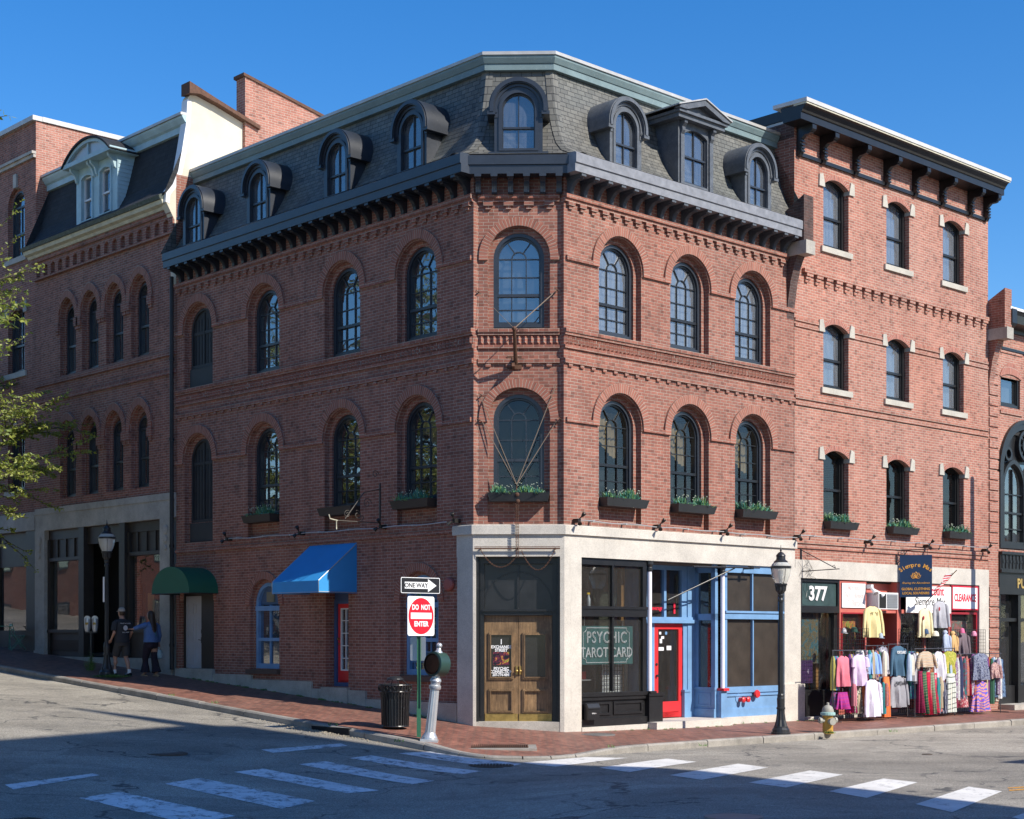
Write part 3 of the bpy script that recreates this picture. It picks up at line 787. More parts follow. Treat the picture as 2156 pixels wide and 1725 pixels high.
# pedimented dormer
M = FR.at(WR[1], 0, .12); b = MB(); zb = 11.83; zt = 13.25
o = rect_arch(1.22, zb, zt); i = arch(.80, zb + .08, 13.0, 'seg', .12)
oo = [(-.61, zb), (-.61, zt)] + [(-.61 + 1.22 * k / 18, zt) for k in range(1, 18)] + [(.61, zt), (.61, zb)]
b.ringsolid(oo, i, -.06, .06); b.reveal(o, .06, 1.25, closed=False)
for s_ in (-1, 1): b.box(s_ * .5 - .06, s_ * .5 + .06, -.10, -.06, zb, zt - .3)
b.box(-.72, .72, -.14, .06, zb - .07, zb)
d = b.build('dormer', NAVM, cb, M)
h = MB(); h.box(-.80, .80, -.24, 1.2, zt, zt + .10); h.box(-.84, .84, -.30, 1.2, zt + .10, zt + .16)
h.prism([(-.88, zt + .16), (-.84, zt + .24), (0, zt + .52), (.84, zt + .24), (.88, zt + .16), (.62, zt + .17), (0, zt + .38), (-.62, zt + .17)], -.34, -.18, 'y')
h.prism([(-.80, zt + .16), (0, zt + .44), (.80, zt + .16)], -.18, 1.2, 'y')
for s_ in (-1, 1):
    for x in (-.035, 0, .035): h.prism([(0 - .06, zt), (-.20, zt), (-.20, zt - .07), (-.13, zt - .14), (-.14, zt - .22), (-.09, zt - .30), (-.06, zt - .30)], s_ * .5 + x - .014, s_ * .5 + x + .014, 'x')
h.build('dormer_hood', NAVM, d, M)
h = MB()
for s_ in (-1, 1): h.add([(s_ * .93, -.37, zt + .235), (0, -.37, zt + .545), (0, 1.3, zt + .545), (s_ * .93, 1.3, zt + .235), (s_ * .93, -.37, zt + .205), (0, -.37, zt + .515), (0, 1.3, zt + .515), (s_ * .93, 1.3, zt + .205)], [(0, 1, 2, 3), (4, 5, 6, 7), (0, 1, 5, 4), (0, 3, 7, 4)])
h.build('dormer_flashing', LEAD, d, M)
g = MB(); g.poly(i, .03); g.build('glass', GLD, d, M, recalc=False)
k = MB(); k.box(-.012, .012, 0, .04, zb + .08, 13.1); k.box(-.40, .40, -.02, .05, zb + .66, zb + .70)
k.ringsolid(i, arch(.72, zb + .12, 13.0, 'seg', .11), -.01, .05); k.build('sash', NAVY, d, M)
q = MB(); q.box(-.5, .5, .45, .46, zb, 13.2); q.build('interior', INB, d, M)
# ================================================================== RIGHT BUILDING (four storeys)
rb = empty('brick_building', FR.at(12.5, 0), 'four storey salmon brick building with black bracketed cornice above the clothes shop', 'building')
R0, R1 = 7.955, 17.05
RW = [9.69, 12.47, 15.21]
mb = MB(); holes = []
ROWS = [(4.60, 6.26, 0), (7.95, 9.42, 0), (11.45, 13.02, 0)]
for t in RW:
    for z0, zs, _ in ROWS:
        o = arch(1.08, z0, zs, 'seg', .17, cx=t); holes.append(o); mb.reveal(o, 0, .24)
mb.poly([(R0, 3.64), (R0, 14.3), (R1, 14.3), (R1, 3.64)], 0, holes); mb.build('front_wall', BR2, rb, FR.M)
mb = MB()
for t, nm in ((R0, 0), (R1, 1)):
    p = FR.w(t); q = FR.w(t, -9); mb.add([(p.x, p.y, -1), (q.x, q.y, -1), (q.x, q.y, 14.3), (p.x, p.y, 14.3)], [(0, 1, 2, 3)])
p = FR.w(R0, -9); q = FR.w(R1, -9); mb.add([(p.x, p.y, -1), (q.x, q.y, -1), (q.x, q.y, 14.3), (p.x, p.y, 14.3)], [(0, 1, 2, 3)])
mb.build('side_wall', BRD, rb, I4)
m = MB(); m.box(R0, R1, 0, 9, 14.3, 14.36); m.box(R0 + .02, R1, .2, 9, 3.7, 3.8); m.box(R0, R0 + .02, .1, 9, 7.1, 7.12); m.box(R0 + .02, R1 - .02, .3, 9, 7.1, 7.2); m.box(R0 + .02, R1 - .02, .3, 9, 10.6, 10.7); m.build('flat_roof', LEAD, rb, FR.M)
m = MB(); m.box(R0 - .02, R0 + .3, .2, 4.5, 14.37, 14.62); m.box(R0 - .5, R0 - .04, 1.0, 5.0, 13.9, 14.30); m.build('parapet_flashing', BLK, rb, FR.M)
w3 = None
for k, (z0, zs, _) in enumerate(ROWS):
    prot = None
    for t in RW:
        if prot is None: prot = make_window(rb, FR.at(t), 1.07, z0, zs, 'seg', .17, y=.20, bars='none', fm=BLK, back=INB if k else INT, gm=GLH if k else GLR, f=.09, rail=z0 + (zs - z0) * .5 + .02)
        else: copy_tree(prot, FR.at(t), parent=rb)
    if True:
        a = MB(); o = arch(1.34, 0, zs - .02, 'seg', .30)[1:-1]; i = arch(1.084, 0, zs - .02, 'seg', .172)[1:-1]
        a.ringsolid(o, i, -.02, .0, closed=False, arc=True)
        s_ = MB()
        for sg in (-1, 1):
            s_.prism([(sg * .52, zs - .10), (sg * .54, zs + .02), (sg * .60, zs + .22), (sg * .74, zs + .19), (sg * .76, zs - .10)], -.045, .18, 'y')
        c_ = MB()
        if k: c_.box(-.66, .66, -.06, .22, z0 - .14, z0 + .0)
        objs = [a.build('brick_arch', BRV2, rb, FR.at(RW[0]))] + build_each(s_, 'stone_springer', CONC, rb, FR.at(RW[0]))
        if k: objs.append(c_.build('window_sill', CONC, rb, FR.at(RW[0])))
        for t in RW[1:]:
            for ob in objs: copy_tree(ob, FR.at(t), parent=rb)
m = MB()
for z in (7.62, 7.46, 4.10, 3.98): m.box(R0 + .01, R1, -.04, 0, z - .05, z + .035)
e = R0 + .01
for t in RW + [R1 + .74]:
    for z in (9.36, 9.50): m.box(e, t - .75, -.03, 0, z - .045, z + .03)
    e = t + .75
build_each(m, 'string_course', BR2, rb, FR.M)
m = MB(); m.box(R0 + .3, R1 - .1, -.10, 0, 10.66, 10.76)
n = 21
for k in range(n):
    x = R0 + .5 + k * (R1 - R0 - .8) / (n - 1)
    for j, (ww, dd) in enumerate(((.26, .09), (.20, .065), (.12, .04))): m.box(x - .10, x - .10 + ww, -dd, 0, 10.585 - j * .075, 10.66 - j * .075)
m.build('corbel_course', BR2, rb, FR.M)
# cornice
m = MB(); sweep(m, [(-.02, 14.14), (.50, 14.14), (.50, 14.30), (.53, 14.31), (.55, 14.36), (.62, 14.44), (.66, 14.46), (-.1, 14.50)], [(FR, R0 - .42, R1 + .0)]); m.build('cornice', BLK, rb, I4)
m = MB(); sweep(m, [(.3, 14.47), (.68, 14.462), (.68, 14.50), (.3, 14.56)], [(FR, R0 - .44, R1 + .02)]); m.build('cornice_trim', CREAM, rb, I4)
m = MB(); sweep(m, [(-.3, 14.53), (.70, 14.505), (.70, 14.60), (-.3, 14.62)], [(FR, R0 - .46, R1 + .04)]); m.build('cornice_flashing', M_plain('pale_flashing', (.52, .51, .49), .5), rb, I4)
m = MB(); sweep(m, rectp(-.02, .06, 13.47, 13.56), [(FR, R0 + .12, R1 - .1)]); m.build('cornice_moulding', BLK, rb, I4)
q = MB(); pts = [(0, 0), (-.46, 0), (-.46, -.10), (-.40, -.14), (-.42, -.20), (-.34, -.22), (-.22, -.22), (-.13, -.30), (-.10, -.40), (-.14, -.50), (-.13, -.60), (-.09, -.68), (0, -.68)]
q.prism(pts, -.06, .06, 'x'); q.prism([(-.40, -.02), (-.49, -.02), (-.49, -.12), (-.44, -.17), (-.40, -.16)], -.08, .08, 'x')
for zz in (-.34, -.42, -.50, -.58): q.box(-.07, .07, -.165, -.05, zz - .022, zz + .022)
b2 = q.build('bracket', BLK, rb, FR.at(8.1, 14.14))
for t in (9.05, 10.45, 11.85, 13.2, 14.55, 16.0, 16.85): copy_tree(b2, FR.at(t, 14.14), parent=rb)
# party wall kneelers with curved brick corbel
for t0, zt in ((7.63, 12.35), (17.05, 11.55)):
    m = MB(); m.prism([(.1, zt - 1.25), (-.34, zt - 1.25), (-.52, zt - 1.1), (-.52, zt), (.1, zt - .35)], t0, t0 + .38, 'x')
    m.prism([(.0, zt - 2.9), (-.04, zt - 2.5), (-.12, zt - 2.0), (-.24, zt - 1.6), (-.40, zt - 1.25), (.0, zt - 1.25)], t0 + .02, t0 + .30, 'x'); m.build('party_wall_corbel', BRD if t0 < 10 else BR, rb, FR.M)
    m = MB(); m.box(t0 - .02, t0 + .34, -.60, .1, zt - 1.42, zt - 1.1); m.build('corbel_stone', GRD, rb, FR.M)
# ground floor: stone lintel, pier, shop
m = MB(); m.box(8.18, R1, -.03, .35, 3.20, 3.645); m.box(7.96, 8.2, -.025, .3, 3.20, 3.645); m.build('stone_lintel', GR, rb, FR.M)
m = MB(); m.box(16.53, R1 - .01, -.032, .4, -1, 3.20); m.build('stone_pillar', GR, rb, FR.M)
m = MB(); m.box(8.26, 12.4, -.05, 2.2, -1, -.20); m.box(12.4, 16.52, -.05, 2.2, -1, -.14); m.build('stone_step', GR, rb, FR.M)
def frame(mb, x0, x1, z0, z1, f, y0, y1):
    mb.box(x0, x1, y0, y1, z1 - f, z1); mb.box(x0, x1, y0, y1, z0, z0 + f)
    mb.box(x0, x0 + f, y0, y1, z0 + f, z1 - f); mb.box(x1 - f, x1, y0, y1, z0 + f, z1 - f)
m = MB(); frame(m, 8.22, 9.86, 2.46, 3.19, .07, .02, .12); m.box(8.22, 9.86, .02, .25, 2.36, 2.459); m.box(8.22, 8.34, .1, .25, .45, 2.36); m.box(9.72, 9.86, .08, .25, .45, 2.36); m.box(8.22, 9.86, .06, .3, -.2, .45)
shop1 = m.build('shopfront_frame', BLK, rb, FR.M)
m = MB(); m.box(8.29, 9.79, .07, .09, 2.53, 3.12); m.build('number_panel', M_plain('slate_green_glass', (.045, .075, .075), .25, var=.3), rb, FR.M)
text('shop_number', '377', .48, WHITE, rb, FR.at(9.0, 2.82, -.06), ext=.006, sx=1.05, bold=.016)
m = MB(); m.box(8.34, 9.72, .16, .165, .45, 2.36); m.build('shop_glass', GLC, rb, FR.M, recalc=False)
m = MB(); frame(m, 9.87, 11.03, .3, 3.19, .06, .02, .12); m.box(9.93, 10.97, .02, .14, 2.38, 2.48); m.box(9.87, 11.03, .04, .2, -.19, .3)
m.box(10.97, 11.05, .02, 1.4, -.19, 3.19); m.box(12.46, 12.56, .02, 1.4, -.13, 3.19)
frame(m, 12.57, 15.06, .3, 3.19, .06, .02, .12); m.box(12.57, 15.06, .02, .14, 2.38, 2.48); m.box(12.57, 16.52, .04, .2, -.13, .3); m.box(13.8, 13.86, .03, .12, .3, 2.38)
m.box(11.05, 12.46, .25, .35, 2.45, 3.19); m.box(11.05, 12.46, .05, 1.4, 2.38, 2.45); m.box(11.05, 11.4, 1.3, 1.4, -.19, 2.38); m.box(12.2, 12.46, 1.3, 1.4, -.19, 2.38)
m.build('shopfront_frame', PINK, rb, FR.M)
REDT = M_plain('dark_red_trim', (.30, .015, .025), .4)
m = MB(); frame(m, 15.08, 16.50, 2.48, 3.19, .05, .0, .12); frame(m, 15.08, 16.50, .3, 2.44, .06, .02, .12); frame(m, 9.93, 10.97, .36, 2.38, .035, .0, .1); m.build('window_trim', REDT, rb, FR.M)
for a, b_ in ((9.96, 10.94), (12.63, 13.8), (13.86, 15.0), (15.14, 16.44)): m = MB(); m.box(a, b_, .09, .094, .36, 2.38); m.build('shop_glass', GLC, rb, FR.M, recalc=False)
m = MB(); m.box(11.4, 12.2, 1.34, 1.38, -.19, 2.38); m.build('shop_door', INK, rb, FR.M)
m = MB(); m.box(8.3, 10.96, 1.2, 1.21, -.1, 3.2); m.box(12.6, 16.5, 1.2, 1.21, -.1, 3.2); m.box(8.3, 16.5, .2, 1.5, 3.15, 3.19); m.build('interior', INT, rb, FR.M)
# boards with lettering in the upper lights
SIGNR = M_plain('sign_red', (.70, .02, .05), .5); FADE = M_plain('faded_pink_letters', (.80, .60, .58), .6); SIGNW = M_plain('sign_white', (.82, .81, .80), .5, var=.04)
def board(name, a, b_, z0, z1, d, mat, label, cat):
    mm = MB(); mm.box(-(b_ - a) / 2, (b_ - a) / 2, -.012, .012, -(z1 - z0) / 2, (z1 - z0) / 2)
    o = mm.build(name, mat, None, FR.at((a + b_) / 2, (z0 + z1) / 2, d)); tag(o, label, cat); return o
s1 = board('shop_sign', 9.94, 10.96, 2.50, 3.12, .0, SIGNW, 'white board with faded pink lettering beside the 377 panel', 'sign')
for k, tx in enumerate(('Magnets', 'Shot Glasses', 'T-Shirts')): text('lettering', tx, .21, FADE, s1, FR.at(10.45, 3.02 - k * .20, .016), ext=.002, sx=.8, bold=.006)
s2 = board('shop_sign', 15.13, 16.45, 2.53, 3.14, .01, SIGNW, 'white board with red CLEARANCE lettering and red border', 'sign')
text('lettering', 'CLEARANCE', .29, SIGNR, s2, FR.at(15.79, 2.83, .026), ext=.002, sx=.70, bold=.008)
m = MB(); frame(m, 15.11, 16.47, 2.51, 3.16, .03, -.03, -.018); m.build('border', SIGNR, s2, FR.M)
s3 = board('shop_sign', 12.80, 15.02, 2.40, 3.12, .03, SIGNW, 'white banner with black italic shop name and red Discount lettering', 'sign')
text('lettering', 'Discount', .36, SIGNR, s3, FR.at(14.15, 2.99, .046), ext=.002, sx=.75, bold=.006)
text('lettering', 'Siempre Mas', .31, M_plain('letter_black', (.01, .01, .01), .5), s3, FR.at(13.95, 2.70, .046), ext=.002, sx=.95, shear=.25)
text('lettering', 'New Owners', .10, FADE, s3, FR.at(14.1, 2.49, .046), ext=.002, shear=.2)

# ================================================================== FAR RIGHT BUILDING
fb = empty('brick_building', FR.at(19, 0), 'brick building at the right edge with black iron arched window and black shopfront', 'building')
mb = MB(); a0, a1 = 17.06, 26
o1 = arch(2.95, 4.3, 6.5, cx=19.14, n=28); o2 = [(17.74, 8.36), (17.74, 9.2), (18.85, 9.2), (18.85, 8.36)]
o3 = [(17.62, -.6), (17.62, 4.2), (24, 4.2), (24, -.6)]
o4 = arch(2.95, 4.3, 6.5, cx=22.9, n=28)
for o in (o1, o2, o3, o4): mb.reveal(o, 0, .22)
mb.poly([(a0, -1), (a0, 10.7), (a1, 10.7), (a1, -1)], 0, [o1, o2, o3, o4]); mb.build('front_wall', BR2, fb, FR.M)
mb = MB(); mb.box(a0 + .01, a1, .6, .7, -1, 10.7); mb.box(a0 + .01, a1, .0, 8, 10.72, 10.76); mb.box(a1, a1 + .1, 0, 8, -1, 10.7); mb.box(a0 + .01, a1, .01, .6, 7.6, 7.7); mb.build('interior', INT, fb, FR.M)
m = MB()
for k in range(34):
    z = -.1 + k * .30
    if 4.2 > z > 3.0: continue
    m.box(17.09, 17.60, -.035, 0, z + .03, z + .27)
build_each(m, 'quoin', BR2, fb, FR.M)
m = MB(); sweep(m, [(-.02, 10.5), (.05, 10.52), (.05, 10.62), (.12, 10.64), (.42, 10.68), (.45, 10.9), (.5, 11.0), (-.1, 11.03)], [(FR, 17.45, a1)]); m.prism([(0, 10.0), (-.10, 10.02), (-.16, 10.2), (-.45, 10.6), (-.52, 10.62), (-.52, 11.0), (0, 11.0)], 17.36, 17.62, 'x') if False else None; m.build('cornice', BLK, fb, I4)
m = MB(); m.prism([(0, 9.95), (-.10, 9.97), (-.15, 10.2), (-.30, 10.42), (-.52, 10.55), (-.56, 10.62), (-.56, 11.02), (0, 11.02)], 17.40, 17.66, 'x'); m.build('bracket', BLK, fb, FR.M)
m = MB(); sweep(m, [(-.1, 11.03), (.53, 11.005), (.53, 11.08), (-.1, 11.1)], [(FR, 17.36, a1)]); m.build('cornice_flashing', WHITE, fb, I4)
m = MB(); sweep(m, rectp(-.02, .05, 9.98, 10.06), [(FR, 17.66, a1)]); m.build('cornice_moulding', BLK, fb, I4)
m = MB(); m.box(17.7, 18.95, -.035, 0, 8.16, 8.25); m.box(17.7, 18.95, -.03, 0, 9.9, 9.97); build_each(m, 'string_course', BR2, fb, FR.M)
a = MB(); o = arch(1.24, 0, 9.22, 'seg', .42)[1:-1]; i = arch(1.11, 0, 9.21, 'seg', .10)[1:-1]; a.ringsolid(o, i, -.03, 0, closed=False, arc=True); a.build('brick_arch', BRV2, fb, FR.at(18.3))
make_window(fb, FR.at(18.3), 1.10, 8.37, 9.19, 'flat', y=.1, bars='none', fm=BLK, gm=GLU, back=INB, f=.09, rail=8.44)
def tracery(tc):
    M = FR.at(tc); f = MB(); f.ringsolid(arch(2.94, 4.3, 6.5, n=28), arch(2.58, 4.42, 6.5, n=28), -.04, .14)
    f.ringsolid(arch(3.14, 4.3, 6.5, n=28)[1:-1], arch(2.94, 4.3, 6.5, n=28)[1:-1], -.09, .02, closed=False)
    for s_ in (-1, 1):
        f.ringsolid([(p[0] + s_ * .66, p[1]) for p in arch(1.28, 4.42, 6.1, 'lancet', n=20)], [(p[0] + s_ * .66, p[1]) for p in arch(1.08, 4.5, 6.1, 'lancet', n=20)], -.02, .12)
        f.box(s_ * .66 - .02, s_ * .66 + .02, .03, .08, 4.45, 6.6); f.box(s_ * .66 - .56, s_ * .66 + .56, .02, .09, 5.30, 5.36); f.box(s_ * .66 - .56, s_ * .66 + .56, .03, .08, 4.85, 4.88); f.box(s_ * .66 - .56, s_ * .66 + .56, .03, .08, 5.85, 5.88)
        f.ringsolid([(s_ * .98 + .2 * math.cos(q), 7.02 + .2 * math.sin(q)) for q in [k * math.pi / 8 for k in range(16)]], [(s_ * .98 + .13 * math.cos(q), 7.02 + .13 * math.sin(q)) for q in [k * math.pi / 8 for k in range(16)]], -.03, .1)
    for r0, r1 in ((.46, .37), (.24, .17), (.09, .02)):
        f.ringsolid([(r0 * math.cos(q), 7.32 + r0 * math.sin(q)) for q in [k * math.pi / 12 for k in range(24)]], [(r1 * math.cos(q), 7.32 + r1 * math.sin(q)) for q in [k * math.pi / 12 for k in range(24)]], -.06, .1)
    for k in range(8): q = k * math.pi / 4; f.obox((.29 * math.cos(q), .02, 7.32 + .29 * math.sin(q)), (math.cos(q), 0, math.sin(q)), .10, (0, 1, 0), .05, (-math.sin(q), 0, math.cos(q)), .03)
    f.box(-.07, .07, -.04, .12, 4.42, 6.5)
    wn2 = f.build('arched_window', BLK, fb, M)
    g = MB(); g.poly(arch(2.7, 4.35, 6.5, n=28), .09); g.build('glass', GLU, wn2, M, recalc=False)
    f = MB(); top = arch(2.7, 6.7, 6.72, n=28); f.poly([(p[0], p[1] if p[1] > 6.72 else 6.72) for p in arch(2.6, 6.5, 6.5, n=28) if p[1] > 6.72], .075); f.build('spandrel_panel', BLK, wn2, M)
tracery(19.14); tracery(22.9)
m = MB(); m.box(17.63, 23.9, -.06, .2, 3.62, 4.2); m.box(17.63, 23.9, -.12, .2, 4.12, 4.2); m.box(17.63, 23.9, -.10, .2, 3.60, 3.68); m.box(17.63, 23.9, -.03, .2, 2.98, 3.60)
for k in range(30): m.lathe([(.05, -.085), (.05, -.06)], (17.8 + k * .2, 0, 3.92), 8, ax='y'); m.box(17.71 + k * .2, 17.74 + k * .2, -.08, -.06, 3.72, 4.1)
m.box(17.63, 17.75, .0, .3, -.3, 2.98); m.box(17.63, 23.9, .1, .3, -.3, .35); m.box(18.75, 18.9, .0, .3, -.3, 2.98); m.box(20.6, 20.8, 0, .3, -.3, 2.98); m.box(17.75, 23.9, .05, .3, 2.2, 2.3)
fr = m.build('shopfront_frame', BLK, fb, FR.M)
GOLD = M_plain('gold_letters', (.55, .38, .12), .4, .3)
text('shop_name', 'PUB', .38, GOLD, fb, FR.at(18.62, 3.29, .035), ext=.01, sx=.95, align='LEFT', bold=.01, spacing=1.15)
m = MB(); m.box(17.75, 23.9, .2, .204, -.2, 2.98); m.build('shop_glass', GLC, fb, FR.M, recalc=False)
m = MB(); m.box(17.63, 19.6, -.5, .2, -1, -.17); m.build('stone_step', GRD, fb, FR.M)

# ================================================================== LEFT NEIGHBOUR (lancet windows, black mansard, pale blue dormer)
lb = empty('brick_building', FL.at(-15.6, 1.0), 'dark red brick building with lancet windows, black shingled mansard and pale teal double dormer', 'building')
L0, L1 = -19.55, -11.665
LW2 = [-13.5, -14.87, -16.25, -17.57]
mb = MB(); holes = []
for t in LW2:
    for z0, zs in ((5.8, 7.45), (9.36, 11.0)):
        holes.append(stepped(mb, t, .94, z0, zs, .70, z0 + .02, .12, .26, 'lancet'))
mb.poly([(L0, 5.56), (L0, 13.1), (L1, 13.1), (L1, 5.56)], 0, holes); mb.build('front_wall', BR3, lb, FL.M)
wl_ = None
for z0, zs, bkm in ((5.83, 7.42, INT), (9.39, 11.02, INB)):
    p_ = None
    for t in LW2:
        if p_ is None: p_ = make_window(lb, FL.at(t), .70, z0, zs, 'round', y=.22, bars='side', fm=NAVY, gm=GLU, back=bkm, f=.05, rail=z0 + (zs - z0) * .5)
        else: copy_tree(p_, FL.at(t), parent=lb)
for zs in (7.45, 11.0):
    o = arch(1.34, zs - .1, zs, 'lancet', n=24); i = arch(.98, zs - .1, zs, 'lancet', n=24)
    m = MB(); m.ringsolid(o, i, -.06, 0, closed=False, arc=True); h = m.build('hood_mould', BRV, lb, FL.at(LW2[0]))
    c = MB(); c.box(-.70, -.46, -.08, .1, zs - .32, zs - .08); c.box(.46, .70, -.08, .1, zs - .32, zs - .08); c.box(-.66, -.50, -.05, .1, zs - .42, zs - .30); c.box(.50, .66, -.05, .1, zs - .42, zs - .30)
    cc = c.build('pier_capital', BR3, lb, FL.at(LW2[0]))
    for t in LW2[1:]: copy_tree(h, FL.at(t), parent=lb); copy_tree(cc, FL.at(t, 0, -.002), parent=lb)
m = MB()
for z in (9.24, 8.74): m.box(L0, L1, -.06, 0, z - .06, z + .05)
build_each(m, 'string_course', BR3, lb, FL.M)
m = MB(); hs = []
for k in range(17):
    x = L0 + .35 + k * .45; o = arch(.26, 12.42, 12.62, n=8, cx=x); hs.append(o); m.reveal(o, -.10, 0)
m.poly([(L0, 12.36), (L0, 13.0), (L1, 13.0), (L1, 12.36)], -.10, hs); m.reveal([(L0, 12.36), (L0, 13.0), (L1, 13.0), (L1, 12.36)], -.10, 0)
m.box(L0, L1, -.16, -.10, 12.86, 13.0); m.build('arched_corbel', BR3, lb, FL.M)
m = MB(); sweep(m, [(-.02, 12.98), (.20, 12.99), (.24, 13.06), (.34, 13.10), (.38, 13.20), (-.02, 13.22)], [(FL, L0 - .1, L1 - .1)]); m.build('cornice', CREAM, lb, I4)
m = MB(); sweep(m, [(-.1, 13.21), (.42, 13.20), (.46, 13.30), (.38, 13.34), (-.1, 13.36)], [(FL, L0 - .12, L1 - .1)]); m.build('gutter', M_plain('verdigris_gutter', (.06, .075, .06), .7, var=.5, vs=8, chips=.4, chipc=(.3, .35, .3)), lb, I4)
prof2 = [(.36, 13.34), (.10, 13.55), (-.10, 13.9), (-.22, 14.3), (-.34, 14.8), (-.44, 15.2)]
m = MB(); sweep(m, prof2, [(FL, L0, L1)]); m.build('mansard_roof', SHING, lb, I4)
m = MB(); sweep(m, [(-.5, 15.12), (-.34, 15.14), (-.34, 15.3), (-.28, 15.34), (-.2, 15.45), (-.18, 15.5), (-.5, 15.52)], [(FL, L0, L1)]); m.build('eaves_board', TEALD, lb, I4)
m = MB(); sweep(m, [(-.6, 15.51), (-.14, 15.51), (-.14, 15.58), (-.6, 15.6)], [(FL, L0, L1)]); m.box(0, 0, 0, 0, 0, 0) if False else None; m.build('eaves_flashing', LEAD, lb, I4)
m = MB(); m.box(L0, L1, .4, 9, 15.52, 15.56); m.box(L0, L1, .5, 9, 8.5, 8.6); m.box(L0 + .02, L1 - .02, .45, 9, 5.3, 5.4); m.box(L0, L1, 9, 9.1, -1, 15.5); m.build('flat_roof', LEAD, lb, FL.M)
# stucco party wall with curved white edge, brown coping and chimney wall
m = MB(); m.prism([(-.05, 12.7), (-.30, 13.12), (-.28, 13.35), (-.08, 13.62), (.08, 14.0), (.20, 14.6), (.32, 15.3), (.36, 16.0), (.52, 16.2), (2.4, 15.62), (9, 15.2), (9, 11), (0, 11)], L1 - .25, L1 + .006, 'x'); m.build('stucco_wall', STUC, lb, FL.M)
m = MB(); ed = [(-.30, 13.12), (-.28, 13.35), (-.08, 13.62), (.08, 14.0), (.20, 14.6), (.32, 15.3), (.36, 15.95)]
m.prism([(p[0] - .02, p[1]) for p in ed] + [(p[0] + .10, p[1] - .03) for p in ed[::-1]], L1 - .27, L1 + .012, 'x'); m.build('verge_flashing', WHITE, lb, FL.M)
m = MB(); m.prism([(.28, 16.05), (.28, 16.36), (1.1, 16.10), (1.1, 15.98), (.6, 16.1)], L1 - .2, L1 + .22, 'x'); m.prism([(1.1, 15.99), (1.1, 16.10), (2.5, 15.68), (2.5, 15.58)], L1 - .2, L1 + .22, 'x'); m.build('coping', RUST, lb, FL.M)
m = MB(); m.prism([(2.07, 14), (2.07, 16.95), (7.2, 15.9), (7.2, 14)], L1 - .3, L1 + .12, 'x'); m.build('chimney_wall', BR2, lb, FL.M)
m = MB(); m.prism([(2.0, 16.95), (2.0, 17.03), (7.3, 15.97), (7.3, 15.88)], L1 - .34, L1 + .16, 'x'); m.build('coping', RUST, lb, FL.M)
# double dormer
dt = FL.px(206, 400, .1)[0]; M = FL.at(dt, 0, .12); b = MB()
W2 = 1.16; zb = 13.42; zt = 15.05
i1 = [(p[0] - .52, p[1]) for p in arch(.58, zb + .12, 14.72, 'seg', .08, n=6)]; i2 = [(p[0] + .52, p[1]) for p in arch(.58, zb + .12, 14.72, 'seg', .08, n=6)]
b.poly([(-W2, zb), (-W2, zt), (W2, zt), (W2, zb)], -.02, [i1, i2])
for i_ in (i1, i2):
    b.reveal(i_, -.02, .14); cxx = sum(p[0] for p in i_) / len(i_)
    b.ringsolid([(cxx + (p[0] - cxx) * 1.22, p[1] + (.05 if p[1] > 14 else -.03)) for p in i_], i_, -.06, -.015)
for sg in (-1, 1):
    b.add([(sg * W2, -.02, zb), (sg * W2, 1.2, zb), (sg * W2, 1.2, zt), (sg * W2, -.02, zt)], [(0, 1, 2, 3)])
    for k in range(14): b.box(min(sg * W2, sg * (W2 + .012)), max(sg * W2, sg * (W2 + .012)), 0, 1.2, zb + .1 + k * .115, zb + .185 + k * .115)
for x in (-1.07, -.09, .09, 1.07): b.prism([(-.02, zt), (-.28, zt), (-.26, zt - .08), (-.14, zt - .18), (-.08, zt - .36), (-.02, zt - .4)], x - .04, x + .04, 'x')
d = b.build('dormer', TEALD, lb, M)
h = MB(); o = arch(2.70, 0, zt + .02, 'seg', .55, n=20)[1:-1]; i = arch(2.36, 0, zt + .08, 'seg', .40, n=20)[1:-1]
h.ringsolid(o, i, -.34, -.22, closed=False); h.box(-1.35, 1.35, -.36, 1.2, zt, zt + .12); h.box(-.04, .04, -.30, -.2, zt + .1, zt + .5)
h.prism(o, -.24, 1.4, 'y'); h.build('dormer_hood', TEALD, d, M)
h = MB(); o2 = arch(2.80, 0, zt + .03, 'seg', .60, n=20)[1:-1]; h.ringsolid(o2, o, -.40, 1.4, closed=False); h.build('dormer_roof', SHING, d, M)
h = MB(); h.poly(arch(2.34, 0, zt + .09, 'seg', .38, n=20)[1:-1], -.25); h.build('pediment_panel', GALV, d, M)
g = MB(); g.poly(i1, .08); g.poly(i2, .08); g.build('glass', GLD, d, M, recalc=False)
k = MB()
for cx_ in (-.52, .52): k.box(cx_ - .29, cx_ + .29, .03, .10, 14.1, 14.15); frame(k, cx_ - .29, cx_ + .29, zb + .12, 14.78, .04, .04, .1)
k.build('sash', WHITE, d, M)
q = MB(); q.box(-1, 1, .4, .42, zb, zt); q.build('interior', INB, d, M)
